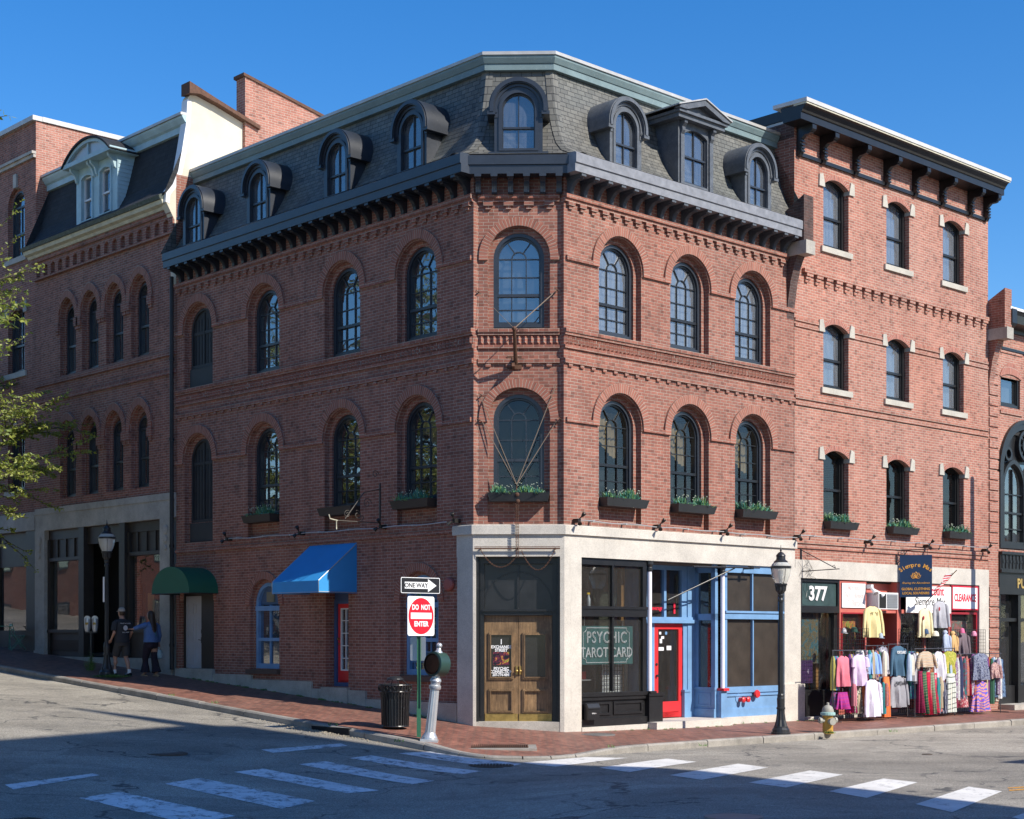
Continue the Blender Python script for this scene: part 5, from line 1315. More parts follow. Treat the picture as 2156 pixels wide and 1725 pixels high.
ns = empty('neon_sign', FR.at(1.35, 1.65, -.14), 'framed neon sign reading PSYCHIC TAROT CARD in the black shop window', 'sign')
SGN = M_plain('sign_backing', (.05, .15, .15), .2, var=.2)
m = MB(); m.box(.58, 2.26, .12, .135, 1.18, 2.00); m.build('backing', SGN, ns, FR.M)
NEON = M_plain('neon_tube', (.88, .86, .88), .3, var=.02, bmp=0)
for k_, (tx, z, c_) in enumerate((('PSYCHIC', 1.745, 1), ('TAROT CARD', 1.425, 1))):
    cu = bpy.data.curves.new('t', 'FONT'); cu.body = tx; cu.size = .34 if k_ == 0 else .30; cu.align_x = 'CENTER'; cu.align_y = 'CENTER'; cu.offset = -.004; cu.space_character = 1.12 if k_ == 0 else 1.0
    cu.fill_mode = 'NONE'; cu.bevel_depth = .0065; cu.resolution_u = 4
    o = bpy.data.objects.new('t', cu); COL.objects.link(o); me = bpy.data.meshes.new_from_object(o.evaluated_get(bpy.context.evaluated_depsgraph_get())); bpy.data.objects.remove(o)
    for v in me.vertices: v.co = (v.co.x * .86, -v.co.z, v.co.y)
    me.materials.clear(); me.materials.append(NEON); o = bpy.data.objects.new('neon_lettering', me); COL.objects.link(o); put(o, FR.at(1.42, z, -.105), ns)
m = MB(); a, b_, c, d_ = .70, 2.14, 1.22, 1.96; r = .09
pts = [(a + r, 0, c), (b_ - r, 0, c), (b_ - r, 0, c + r * .5), (b_ - r * .5, 0, c + r), (b_, 0, c + r), (b_, 0, d_ - r), (b_ - r * .5, 0, d_ - r), (b_ - r, 0, d_ - r * .5), (b_ - r, 0, d_), (a + r, 0, d_), (a + r, 0, d_ - r * .5), (a + r * .5, 0, d_ - r), (a, 0, d_ - r), (a, 0, c + r), (a + r * .5, 0, c + r), (a + r, 0, c + r * .5), (a + r, 0, c)]
m.tube([(p[0], .112, p[2]) for p in pts], .007, 5); m.build('neon_border', NEON, ns, FR.M)
m = MB(); m.tube([(.75, .13, 2.0), (.75, .13, 2.2)], .003, 4); m.tube([(1.95, .13, 2.0), (1.97, .13, 2.2)], .003, 4); m.build('hanging_wires', WHITE, ns, FR.M)
sb = empty('spray_bottle', FR.at(.95, 2.42, -.2), 'grey spray bottle with yellow nozzle on the transom ledge', 'bottle')
m = MB(); m.lathe([(.05, 0), (.05, .15), (.02, .22), (.018, .25)], (.95, .2, 2.42), 12); m.build('body', GALV, sb, FR.M, smooth=True)
m = MB(); m.box(.90, .98, .185, .215, 2.67, 2.71); m.box(.96, .97, .19, .21, 2.6, 2.67); m.build('nozzle', M_plain('yellow_plastic', (.7, .45, .02), .4), sb, FR.M)
m = MB(); m.prism([(-.02, 0), (-.15, .0), (-.15, .22), (-.10, .32), (-.02, .36)], .58, .92, 'x'); o = m.build('mailbox', BLK, None, FR.at(0, .02)); tag(o, 'black steel mailbox on the black shopfront base', 'mailbox')
m = MB(); m.prism([(-.02, .36), (-.12, .34), (-.165, .26), (-.165, .235), (-.02, .30)], .57, .93, 'x'); m.build('lid', IRON, o, FR.at(0, .02))
text('lettering', 'letters', .05, WHITE, o, FR.at(.75, .16, .156), ext=.001)

# --- columns
def column(t, nm, red):
    e = MB(); e.lathe([(.05, .58), (.05, 3.15), (.045, 3.2)], (t, .02, 0), 16); o = e.build('column', M_plain('white_lavender_paint', (.72, .70, .78), .4, var=.05), cb, FR.M, smooth=True)
    e = MB(); e.lathe([(.05, 3.2), (.065, 3.22), (.065, 3.28), (.055, 3.30), (.085, 3.36), (.085, 3.43)], (t, .02, 0), 16); e.build('capital', IRON, o, FR.M)
    e = MB(); e.box(t - .10, t + .10, -.10, .12, .52, .58); e.build('base', RED if red else BLK, o, FR.M)
column(2.70, 'column', False); column(5.23, 'column', True)
# --- recessed red door with blue frame
D = .75
m = MB(); m.box(3.55, 3.69, D, D + .1, -.1, 2.08); m.box(4.66, 4.80, D - .03, D + .1, -.1, 2.08); m.box(4.80, 5.10, D - .05, D + .1, -.1, 3.44)
m.box(3.3, 5.10, D - .12, D + .1, 2.08, 2.16); m.box(3.3, 5.1, D - .08, D + .1, 2.16, 2.22); m.box(4.0, 4.08, D - .02, D + .08, 2.22, 3.35); m.box(4.62, 4.82, D - .02, D + .08, 2.22, 3.35); m.box(3.2, 5.1, D - .03, D + .08, 3.30, 3.44)
m.box(4.64, 4.84, D - .09, D, -.1, .52); m.box(4.62, 4.86, D - .11, D, .49, .54)
# return panel facing the door, with its window
m.box(5.06, 5.16, .1, D, 3.25, 3.44); m.box(5.06, 5.16, .1, D, 2.15, 2.30); m.box(5.06, 5.16, .1, .22, .5, 3.4); m.box(5.06, 5.16, D - .14, D, .5, 3.4); m.box(5.05, 5.16, .1, D, -.1, .56)
m.box(5.02, 5.06, .08, D, .54, .60); m.box(5.02, 5.05, .1, D, -.1, .10)
m.box(5.035, 5.052, .22, .25, .16, .46); m.box(5.035, 5.052, D - .17, D - .14, .16, .46); m.box(5.035, 5.052, .25, D - .17, .43, .46); m.box(5.035, 5.052, .25, D - .17, .16, .19)
# blue shop window
m.box(5.12, 5.33, -.03, .14, -.1, .52); m.box(5.30, 7.54, .0, .14, .46, .60); m.box(5.30, 7.54, .03, .14, -.1, .46); m.box(5.30, 7.54, .01, .14, -.1, .09); m.box(5.30, 7.54, .0, .1, .38, .41)
m.box(5.30, 7.54, .0, .14, 2.18, 2.36); m.box(5.30, 7.54, -.03, .05, 2.32, 2.37); m.box(5.30, 7.54, .02, .14, 3.26, 3.44); m.box(5.30, 5.40, .02, .14, .6, 3.3); m.box(7.44, 7.54, .02, .14, .6, 3.3); m.box(6.38, 6.42, .04, .12, .6, 2.2); m.box(6.36, 6.40, .04, .12, 2.36, 3.3)
m.build('shopfront_frame', BLUE, cb, FR.M)
DARKG = M_plain('dusty_dark_glass', (.045, .036, .028), .35, var=.35, vs=2.5, spec=.4)
m = MB(); m.box(5.38, 7.46, .10, .11, .58, 2.22); m.build('shop_glass', DARKG, cb, FR.M); m = MB(); m.box(5.38, 7.46, .10, .11, 2.34, 3.28); m.build('shop_glass', DARKG, cb, FR.M)
m = MB(); m.box(3.3, 5.06, D + .04, D + .043, 2.2, 3.32); m.build('shop_glass', GLS, cb, FR.M, recalc=False); m = MB(); m.box(5.10, 5.103, .2, D - .1, .56, 3.3); m.build('shop_glass', GLS, cb, FR.M, recalc=False)
dr = MB(); frame(dr, 3.69, 4.66, -.08, 2.07, .13, D + .0, D + .06); dr.box(3.82, 4.53, D, D + .06, -.08, .28); rdoor = dr.build('red_door', RED, cb, FR.M)
g = MB(); g.box(3.82, 4.53, D + .03, D + .034, .28, 1.94); g.build('door_glass', GLS, rdoor, FR.M, recalc=False)
g = MB(); g.lathe([(.03, -.05), (.03, -.02), (.012, -.02), (.012, .02)], (3.755, D, .88), 10, ax='y'); g.lathe([(.03, -.02), (.03, .0)], (3.755, D, 1.14), 10, ax='y'); g.box(4.655, 4.675, D - .01, D + .02, .2, .3); g.box(4.655, 4.675, D - .01, D + .02, 1.0, 1.1); g.box(4.655, 4.675, D - .01, D + .02, 1.8, 1.9); g.build('door_handle', IRON, rdoor, FR.M)
g = MB(); g.box(4.14, 4.30, D + .024, D + .028, 1.46, 1.56); g.box(3.86, 4.04, D + .024, D + .028, 1.45, 1.53); g.box(3.90, 3.98, D + .024, D + .028, 1.62, 1.72); g.box(3.95, 4.05, D + .024, D + .028, 1.72, 1.78); g.box(3.88, 3.95, D + .024, D + .028, 1.82, 1.88); g.build('stickers', WHITE, rdoor, FR.M)
g = MB(); g.lathe([(.04, 0), (.04, .004)], (4.12, D + .022, 1.85), 8, ax='y'); g.build('sticker', BLUE, rdoor, FR.M)
m = MB(); m.box(2.6, 7.5, 2.3, 2.35, -.1, 3.44); m.box(2.6, 2.65, 1.0, 2.3, -.1, 3.44); m.build('interior', M_plain('shop_interior_dark', (.035, .03, .028), .9, var=.4, vs=1.5), cb, FR.M)
m = MB(); m.box(.5, 2.58, -.05, .2, -.6, -.135); m.box(2.58, 5.2, -.30, D + .1, -.6, -.10); m.box(5.2, 7.46, -.06, .2, -.6, -.095); m.build('stone_step', GR, cb, FR.M)
text('window_lettering', 'ny Beverage', .13, SIGNR, cb, FR.at(3.72, 2.42, -D - .035), ext=.001, sx=.9, bold=.003)
m = MB(); m.box(4.38, 4.44, D + .02, D + .025, 2.30, 2.55); m.build('window_sticker', SIGNR, cb, FR.M)
# display hand
m = MB(); m.lathe([(.045, 0), (.03, .05), (.04, .12), (.045, .15)], (5.35, .45, .62), 10)
for k, (dy, l) in enumerate(((-.045, .07), (-.02, .10), (.005, .105), (.03, .09))): m.tube([(5.35, .45 + dy, .76), (5.35, .45 + dy * 1.5, .76 + l)], [.011, .008], 6)
m.tube([(5.35, .50, .68), (5.35, .54, .74)], [.012, .009], 6)
o = m.build('display_hand', M_plain('plaster', (.55, .6, .55), .6), None, FR.M, smooth=True); tag(o, 'pale plaster display hand behind the narrow blue framed window', 'ornament')
# fire hose connection and bell
fc = empty('fire_connection', FR.at(5.9, .3, .05), 'red twin fire hose connection on the blue shop front', 'hose connection')
m = MB(); m.lathe([(.11, 0), (.11, -.015), (.0001, -.015)], (5.82, .03, .33), 20, ax='y'); m.build('plate', BLUE, fc, FR.M)
for dx in (-.05, .13): m = MB(); m.lathe([(.05, -.02), (.055, -.10), (.065, -.11), (.065, -.15), (.03, -.17), (.0001, -.17)], (5.90 + dx, .03, .30), 14, ax='y'); m.build('hose_cap', RED, fc, FR.M)
fb_ = MB(); fb_.lathe([(.03, .0), (.03, -.06), (.085, -.07), (.10, -.10), (.085, -.13), (.0001, -.14)], (6.40, .03, .42), 20, ax='y'); o = fb_.build('fire_bell', RED, None, FR.M, smooth=True); tag(o, 'round red fire bell on the blue shop front', 'bell')
# hanging sign bar over the blue shop
sbk = empty('sign_bracket', FR.at(5.0, 3.35, .3), 'empty black sign bar with diagonal stay over the blue shop', 'bracket')
m = MB(); m.tube([(6.0, .2, 3.36), (6.0, -.25, 3.36)], .02); m.tube([(3.9, -.22, 3.34), (6.3, -.22, 3.38)], .018); m.tube([(5.4, -.2, 3.35), (3.75, .4, 2.6)], .016); m.box(5.95, 6.05, -.25, -.15, 3.34, 3.42); m.build('bar', BLK, sbk, FR.M)

# --- left wall: blue arched windows, red door, white door
def blue_window(t, w_, zb, panes=True):
    M = FL.at(t); zs = 2.55; o = arch(w_, zb, zs, n=18); i = arch(w_ - .18, zb + .12, zs, n=18)
    m = MB(); m.ringsolid(o, i, .12, .28); m.box(-w_ / 2, w_ / 2, .10, .22, zs - .15, zs - .03); m.box(-w_ / 2 + .05, w_ / 2 - .05, .13, .22, 1.66, 1.74); m.box(-.02, .02, .16, .22, zb, zs)
    wn3 = m.build('window', BLUE, cb, M)
    m = MB(); m.poly([(p[0], max(p[1], zs - .1)) for p in i[1:-1]], .2); m.build('arch_panel', M_plain('blue_panel', (.07, .12, .20), .5), wn3, M)
    m = MB(); m.box(-w_ / 2 + .08, w_ / 2 - .08, .20, .204, zb + .1, zs - .1); m.build('glass', GLU, wn3, M, recalc=False)
    m = MB(); m.box(-w_ / 2 + .05, w_ / 2 - .05, .7, .72, zb, zs); m.build('interior', INT, wn3, M)
    return wn3
blue_window(-7.6, 1.08, .99)
bw_ = blue_window(-1.76, 1.12, .94)
m = MB()
for x in (-.36, -.18, .18, .36): m.box(x - .008, x + .008, .18, .2, 1.0, 2.4)
for z in (1.22, 1.44, 1.95, 2.18): m.box(-.5, .5, .18, .2, z - .008, z + .008)
m.build('muntins', BLUE, bw_, FL.at(-1.76))
m = MB(); m.box(-7.75, -7.45, .16, .22, 2.62, 2.86)
for k in range(5): m.box(-7.73, -7.47, .145, .17, 2.64 + k * .045, 2.66 + k * .045)
m.build('louvre_vent', M_plain('beige_vent', (.25, .22, .15), .6), cb, FL.M)
m = MB(); frame(m, -5.12, -4.26, .62, 2.62, .09, .24, .34); m.box(-5.12, -4.26, .26, .36, 2.60, 2.86); m.build('door_frame', M_plain('blue_frame', (.05, .09, .20), .5), cb, FL.M)
m = MB(); frame(m, -5.03, -4.27, .66, 2.53, .10, .29, .34); m.box(-4.93, -4.37, .29, .34, .66, .98); rd_ = m.build('red_door', RED, cb, FL.M)
m = MB(); frame(m, -4.93, -4.37, .98, 2.43, .03, .285, .33)
for x in (-4.745, -4.555): m.box(x - .01, x + .01, .29, .33, 1.0, 2.42)
for k in range(1, 5): m.box(-4.93, -4.37, .29, .33, .98 + k * .29 - .01, .98 + k * .29 + .01)
m.build('glazing_bars', WHITE, rd_, FL.M)
m = MB(); m.box(-4.93, -4.37, .315, .319, .98, 2.42); m.build('glass', GLU, rd_, FL.M, recalc=False); m = MB(); m.box(-5.0, -4.3, .6, .62, .6, 2.6); m.build('interior', INB, rd_, FL.M)
m = MB(); m.lathe([(.025, -.05), (.025, -.02), (.01, .0)], (-4.98, .29, 1.72), 10, ax='y'); m.lathe([(.02, -.02), (.02, .0)], (-4.98, .29, 1.60), 10, ax='y'); m.build('door_handle', BRASS, rd_, FL.M)
m = MB(); m.box(-5.2, -4.2, -.09, .3, -.2, .60); m.build('door_step', GRD, cb, FL.M)
m = MB(); m.box(-11.535, -11.50, .15, .3, .93, 3.14); m.box(-10.63, -9.856, .12, .3, .935, 3.14); m.box(-11.50, -10.63, .14, .3, 2.83, 3.14); m.box(-11.52, -9.86, .28, .31, .94, 3.1); m.build('door_frame', BROWN, cb, FL.M)
m = MB(); m.box(-11.495, -10.635, .20, .25, .95, 2.82)
for xx in (-11.40, -11.02):
    for za, zb_ in ((1.05, 1.55), (1.65, 2.25), (2.35, 2.62)): panel(m, xx, xx + .28, .20, za, zb_, .025, .012)
wd_ = m.build('white_door', M_plain('grey_white_door', (.42, .42, .45), .5, var=.1), cb, FL.M)
m = MB(); m.box(-10.73, -10.68, .17, .2, 1.6, 1.75); m.tube([(-10.70, .16, 1.67), (-10.83, .16, 1.69)], .01); m.box(-10.73, -10.68, .17, .2, 1.85, 1.95); m.build('door_handle', BLK, wd_, FL.M)
m = MB(); m.box(-11.35, -9.8, -.10, .4, .3, .945); m.build('door_step', GRD, cb, FL.M)
m = MB(); m.tube([(-11.72, -.10, z) for z in (.9, 3, 5, 7, 9, 11.2)], .055, 8)
for z in (1.5, 4.1, 6.9, 9.0): m.tube([(-11.72, -.10, z), (-11.72, -.10, z + .08)], .07, 8)
o = m.build('downpipe', IRON, None, FL.M, smooth=True); tag(o, 'dark iron downpipe at the joint of the two left street brick buildings', 'downpipe')
fg = MB(); fg.lathe([(.12, 0), (.14, -.02), (.14, -.08), (.11, -.11), (.0001, -.115)], (-.72, -.0, 2.88), 20, ax='y'); o = fg.build('alarm_bell', M_plain('faded_red', (.35, .10, .08), .6), None, FL.M, smooth=True); tag(o, 'faded round alarm bell on brick wall beside the granite pillar', 'bell')
# ================================================================== WINDOW BOXES, CONDUITS, LIGHTS, AWNINGS
PLG = M_plain('teal_green_foliage', (.06, .17, .10), .5, var=.3, vs=20); PLL = M_plain('light_green_foliage', (.16, .30, .10), .5, var=.3, vs=20); PLT = M_plain('turquoise_foliage', (.07, .26, .20), .5, var=.3, vs=20)
def blades(mb, x0, x1, y0, y1, z0, hmin, hmax, n, w_=.012, spread=.06, mats=3):
    for k in range(n):
        x = random.uniform(x0, x1); y = random.uniform(y0, y1); h = random.uniform(hmin, hmax) * (.7 + .3 * math.sin(x * 9))
        a = random.uniform(0, math.pi); dx, dy = math.cos(a) * w_ / 2, math.sin(a) * w_ / 2
        lx, ly = random.uniform(-spread, spread), random.uniform(-spread, spread)
        mb.m = random.randrange(mats)
        mb.add([(x - dx, y - dy, z0), (x + dx, y + dy, z0), (x + lx * .5 + dx * 1.6, y + ly * .5 + dy * 1.6, z0 + h * .6), (x + lx, y + ly, z0 + h), (x + lx * .5 - dx * 1.6, y + ly * .5 - dy * 1.6, z0 + h * .6)], [(0, 1, 2, 3, 4)])
    mb.m = 0
FLW = M_plain('pale_flowers', (.45, .50, .38), .6, var=.3, vs=60)
PBOX = M_plain('planter_black', (.028, .03, .032), .45, var=.15)
PBOXB = M_plain('planter_brown', (.035, .028, .024), .6, var=.15)
def planter(face, t, w_, label, plants=True, mat=PBOX, z=4.55, grp='window boxes along the second storey', d0=.0):
    e = empty('window_box', face.at(t, z), label, 'window box', grp)
    m = MB(); h = w_ / 2
    m.add([(-h + .05, -.20, 0), (h - .05, -.20, 0), (h - .05, .12, 0), (-h + .05, .12, 0), (-h, -.25, .18), (h, -.25, .18), (h, .12, .18), (-h, .12, .18), (-h + .02, -.23, .18), (h - .02, -.23, .18), (h - .02, .10, .18), (-h + .02, .10, .18), (-h + .04, -.2, .10), (h - .04, -.2, .10), (h - .04, .1, .10), (-h + .04, .1, .10)],
          [(0, 3, 2, 1), (0, 1, 5, 4), (1, 2, 6, 5), (2, 3, 7, 6), (3, 0, 4, 7), (4, 5, 9, 8), (5, 6, 10, 9), (6, 7, 11, 10), (7, 4, 8, 11), (8, 9, 13, 12), (9, 10, 14, 13), (10, 11, 15, 14), (11, 8, 12, 15), (12, 13, 14, 15)])
    m.build('box', mat, e)
    if plants:
        m = MB(); 
        for q in range(random.randint(5, 8)): cx_ = random.uniform(-h + .14, h - .16); blades(m, cx_ - .09, cx_ + .09, -.20, .05, .12, .12, random.uniform(.22, .36), 75, .016, random.uniform(.07, .13))
        blades(m, -h + .08, h - .10, -.24, .0, .14, .06, .16, 160, .018, .12); m.m = 3
        for q in range(30): x_ = random.uniform(-h + .1, h - .12); m.sph((x_, random.uniform(-.22, 0), random.uniform(.28, .40)), .012, 5, 4)
        m.m = 0; m.build('foliage', [PLG, PLL, PLT, FLW], e, recalc=False)
    return e
planter(FL, WL[0], 1.28, 'brown window box with teal plants under the left street window nearest the corner', mat=PBOXB)
planter(FL, WL[1], 1.28, 'empty brown window box behind the wrought iron sign bracket', False, PBOXB)
planter(FL, WL[2], 1.22, 'brown window box with teal plants left of the blue awning', mat=PBOXB)
planter(FI, c2, 1.30, 'black window box with green plants above the wooden corner doors', z=4.58)
planter(FR, WR[0], 1.34, 'black window box with green plants above the neon sign shop')
planter(FR, WR[1], 1.34, 'black window box with green plants above the blue recessed entrance')
planter(FR, WR[2], 1.34, 'black window box with green plants above the blue shop window')
planter(FR, RW[0] + .05, 1.24, 'black window box with teal plants above the 377 panel', z=4.45)
planter(FR, RW[1] + .05, 1.24, 'black window box with teal plants above the hanging navy shop banner', z=4.45)
planter(FR, RW[2] + .05, 1.24, 'black window box with teal plants above the CLEARANCE board', z=4.45)
PIPE = M_plain('white_conduit', (.42, .42, .41), .35, .3, var=.1)
def conduit(face, a, b_, z0, z1, label):
    m = MB(); n = 30; pts = [(a + (b_ - a) * k / n, -.13, z0 + (z1 - z0) * k / n + .012 * math.sin(k * 1.1)) for k in range(n + 1)]
    m.tube(pts, .012, 6)
    for k in range(2, n, 4): m.box(pts[k][0] - .02, pts[k][0] + .02, -.14, .0, pts[k][2] - .02, pts[k][2] + .02)
    o = m.build('conduit', PIPE, None, face.M, smooth=True); return tag(o, label, 'conduit')
conduit(FL, -9.2, -.7, 4.20, 4.18, 'white electrical conduit along the shaded left street wall')
conduit(FR, .25, 7.9, 4.20, 4.15, 'white electrical conduit above the granite band on the sunny wall')
conduit(FR, 8.0, 16.9, 4.22, 4.27, 'white electrical conduit above the clothes shop')
SPM = M_plain('spotlight_metal', (.035, .033, .03), .35, .4, var=.3)
def spot(face, t, z, label, first=[None]):
    M = face.at(t, z, .13) @ Matrix.Scale(.85, 4)
    if first[0] is None:
        e = empty('spotlight', M, label, 'spotlight', 'twin spotlights on the wall conduits')
        m = MB(); m.box(-.05, .05, -.05, .13, -.05, .05); m.tube([(0, -.03, .03), (.03, -.10, .10)], .015, 6); m.tube([(0, -.03, -.02), (-.04, -.10, -.05)], .015, 6); m.build('mount', SPM, e)
        m = MB()
        def head(c, dr):
            u = Vector(dr).normalized(); c = Vector(c); m.tube([c - u * .06, c - u * .02, c + u * .05, c + u * .055], [.025, .04, .055, .05], 10)
        head((.05, -.13, .14), (.2, -.5, .6)); m.build('lamp_head', SPM, e, smooth=True); m = MB()
        def head(c, dr):
            u = Vector(dr).normalized(); c = Vector(c); m.tube([c - u * .06, c - u * .02, c + u * .05, c + u * .055], [.025, .04, .055, .05], 10)
        head((-.07, -.13, -.06), (-.5, -.5, -.6)); m.build('lamp_head', SPM, e, smooth=True)
        first[0] = e
    else: copy_tree(first[0], M, label)
for x, lb in ((479, 'spotlight at the far left end of the left street conduit'), (632, 'spotlight above the blue awning on the left street wall'), (803, 'spotlight below the wrought iron bracket on the left wall'), (958, 'spotlight nearest the corner on the shaded wall')): spot(FL, FL.t(x, .13), 4.2, lb)
for x, lb in ((1217, 'spotlight nearest the corner on the sunny wall'), (1386, 'spotlight above the gap between the neon shop and red door'), (1527, 'spotlight above the blue shop window'), (1681, 'spotlight at the joint of the two sunny brick buildings'), (1830, 'spotlight between the first two window boxes above the clothes shop'), (1954, 'spotlight above the hanging navy shop banner'), (2076, 'spotlight at the far right end of the conduit')): spot(FR, FR.t(x, .13), 4.19, lb)
# blue awning
aw = empty('awning', FL.at(-4.8, 2.75), 'bright blue fabric awning over the red door on the left street', 'awning')
AWB = M_plain('blue_canvas', (.03, .27, .62), .6, var=.06, vs=2)
a, b_ = -5.74, -3.95; p = 1.07
m = MB(); m.add([(a, 0, 3.90), (b_, 0, 3.90), (b_, -p, 3.02), (a, -p, 3.02), (a, -p, 2.75), (b_, -p, 2.75), (b_, 0, 2.75), (a, 0, 2.75)], [(0, 1, 2, 3), (3, 2, 5, 4), (1, 6, 5, 2), (0, 3, 4, 7)])
m.build('canopy', AWB, aw, FL.M)
m = MB()
for q in (a, b_): m.tube([(q, 0, 2.77), (q, -p, 2.77), (q, -p, 3.02), (q, 0, 3.88)], .012, 6)
m.tube([(a, -p + .01, 2.77), (b_, -p + .01, 2.77)], .012); m.build('awning_frame', GALV, aw, FL.M)
# green domed awning
aw = empty('awning', FL.at(-10.6, 2.9), 'dark green barrel awning over the white door', 'awning')
AWG = M_plain('green_canvas', (.008, .10, .055), .6, var=.08, vs=2)
m = MB(); c_ = -10.55; r = .90; hh = .68; n = 20; z0 = 2.86
ou = [(c_ - r * math.cos(math.pi * k / n), z0 + .0 + hh * math.sin(math.pi * k / n) ** .9) for k in range(n + 1)]
vs = [(x, -.85, z) for x, z in ou] + [(x, 0, z) for x, z in ou]
m.add(vs, [(k, k + 1, n + 2 + k, n + 1 + k) for k in range(n)]); m.add([(x, -.85, z) for x, z in ou], [tuple(range(n + 1))])
m.build('canopy', AWG, aw, FL.M, smooth=True)
m = MB(); m.tube([(c_ - r, 0, z0), (c_ - r, -.85, z0), (c_ + r, -.85, z0), (c_ + r, 0, z0)], .012, 6); m.build('awning_frame', IRON, aw, FL.M)
# wrought iron sign bracket on the left wall
wb = empty('sign_bracket', FL.at(-3.5, 4.9), 'wrought iron scroll bracket with a weathered arm on the left street wall', 'bracket')
tb_ = FL.t(801, 0)
m = MB(); m.box(tb_ - .018, tb_ + .018, -.03, 0, 4.26, 5.18); m.tube([(tb_, -.03, 4.30), (tb_ - .05, -1.15, 4.30)], .012, 6); m.tube([(tb_, -.03, 5.05), (tb_ - .02, -.45, 4.95), (tb_ - .04, -.95, 4.35)], .012, 6)
def scroll(cy, cz, r, t0, turns, s_=1): return [(tb_ - .03, cy + (r * (1 - .75 * k / 24)) * math.cos(t0 + s_ * turns * 2 * math.pi * k / 24), cz + (r * (1 - .75 * k / 24)) * math.sin(t0 + s_ * turns * 2 * math.pi * k / 24)) for k in range(25)]
for a_ in ((-.35, 4.72, .12, 0, 1.3), (-.62, 4.45, .10, 2, 1.3, -1), (-.9, 4.45, .09, 1, 1.3), (-.12, 5.38, .09, 0, 1.3), (-.5, 4.40, .07, 3, 1.2)): m.tube(scroll(*a_), .009, 5)
m.build('scrollwork', M_plain('weathered_iron', (.07, .06, .05), .6), wb, FL.M); m = MB(); m.tube([(tb_ - .05, -1.15, 4.30), (tb_ - .055, -1.35, 4.33), (tb_ - .055, -1.38, 4.42)], .013, 6); m.tube([(tb_ - .05, -1.18, 4.30), (tb_ - .05, -1.18, 4.15), (tb_ - .02, -1.2, 4.1)], .012, 6); m.build('hook', CREAM, wb, FL.M)

# ================================================================== STREET FURNITURE
LAMPG = None
def street_lamp(M, label):
    e = empty('street_lamp', M, label, 'street lamp', 'black acorn street lamps')
    m = MB(); m.lathe([(.21, 0), (.21, .04), (.19, .05), (.185, .10), (.155, .14), (.15, .17)], n=20); m.lathe([(.14, .17), (.105, .30), (.085, .45), (.08, .53)], n=20, flute=.12)
    m.lathe([(.095, .53), (.095, .57), (.08, .58), (.085, .75), (.075, .80), (.08, .83), (.065, .86)], n=16); m.build('base', IRON, e)
    m = MB(); m.lathe([(.062, .86), (.045, 2.82)], n=20, flute=.14); m.lathe([(.06, 2.82), (.06, 2.86), (.045, 2.9), (.06, 2.94), (.06, 2.97), (.045, 2.99)], n=16); m.lathe([(.055, 2.99), (.11, 3.06), (.125, 3.18)], n=20, flute=.14); m.lathe([(.135, 3.17), (.14, 3.20), (.12, 3.21)], n=20); m.build('pole', IRON, e)
    g = MB(); g.lathe([(.115, 3.20), (.15, 3.27), (.19, 3.38), (.212, 3.50), (.215, 3.56)], n=28); g.lathe([(.215, 3.561), (.19, 3.62), (.15, 3.66)], n=28); go = g.build('globe', GLOBE, e, smooth=True)
    m = MB(); m.lathe([(.222, 3.53), (.224, 3.575), (.21, 3.58), (.21, 3.53)], n=28)
    for k in range(4):
        a = k * math.pi / 2 + .3; m.tube([(math.cos(a) * r_, math.sin(a) * r_, z) for r_, z in ((.12, 3.2), (.155, 3.27), (.197, 3.38), (.219, 3.50), (.222, 3.56))], .005, 4)
    m.build('globe_band', IRON, e)
    m = MB(); m.lathe([(.155, 3.65), (.155, 3.67), (.10, 3.72), (.095, 3.78), (.105, 3.79), (.10, 3.81), (.06, 3.86), (.03, 3.88), (.012, 3.89), (.025, 3.92), (.01, 3.94), (.004, 4.03)], n=20); m.build('lamp_cap', IRON, e, smooth=True)
    m = MB(); m.lathe([(.03, 3.2), (.03, 3.3), (.05, 3.32), (.05, 3.46), (.03, 3.5)], n=12); m.build('bulb', WHITE, e)
    return e
GLOBE, n_, l_, b__ = nt('frosted_globe'); b__.inputs['Base Color'].default_value = (.85, .84, .78, 1); b__.inputs['Roughness'].default_value = .25; b__.inputs['Transmission Weight'].default_value = .55; b__.inputs['IOR'].default_value = 1.2
def base_at(x, y, rz=0, tilt=None): c = gpx(x, y, walk_z); return Matrix.Translation(c) @ Matrix.Rotation(rz, 4, 'Z')
lamp = street_lamp(base_at(1644, 1546), 'black fluted street lamp in the sun beside the 377 shop')
copy_tree(lamp, base_at(225, 1423), 'black fluted street lamp in shade beside the walking couple')
# hydrant
YEL = M_plain('hydrant_yellow', (.48, .26, .045), .5, var=.2, chips=.2, chipc=(.3, .2, .1)); HGR = M_plain('hydrant_grey', (.33, .32, .28), .6, var=.2, chips=.3, chipc=(.5, .42, .1)); HTL = M_plain('hydrant_teal', (.30, .48, .46), .6, var=.2)
hy = empty('fire_hydrant', base_at(1743, 1543, R(20)), 'yellow fire hydrant with grey bonnet and teal flange on the brick pavement', 'hydrant')
m = MB(); m.lathe([(.13, -.02), (.13, .02), (.115, .03), (.115, .36), (.125, .38)], n=18); m.build('barrel', YEL, hy, smooth=True)
m = MB(); m.lathe([(.16, .38), (.165, .40), (.16, .44), (.13, .45)], n=18); m.build('flange', HTL, hy)
m = MB(); m.lathe([(.13, .45), (.125, .50), (.10, .56), (.06, .59), (.03, .60), (.03, .65), (.0001, .66)], n=18); m.build('bonnet', HGR, hy, smooth=True)
for s_ in (-1, 1):
    m = MB(); m.tube([(s_ * .10, 0, .27), (s_ * .165, 0, .27)], [.055, .05], 12); m.tube([(s_ * .165, 0, .27), (s_ * .215, 0, .27)], [.07, .065], 8); m.tube([(s_ * .215, 0, .27), (s_ * .235, 0, .27)], [.022, .022], 5); m.build('side_cap', HGR, hy)
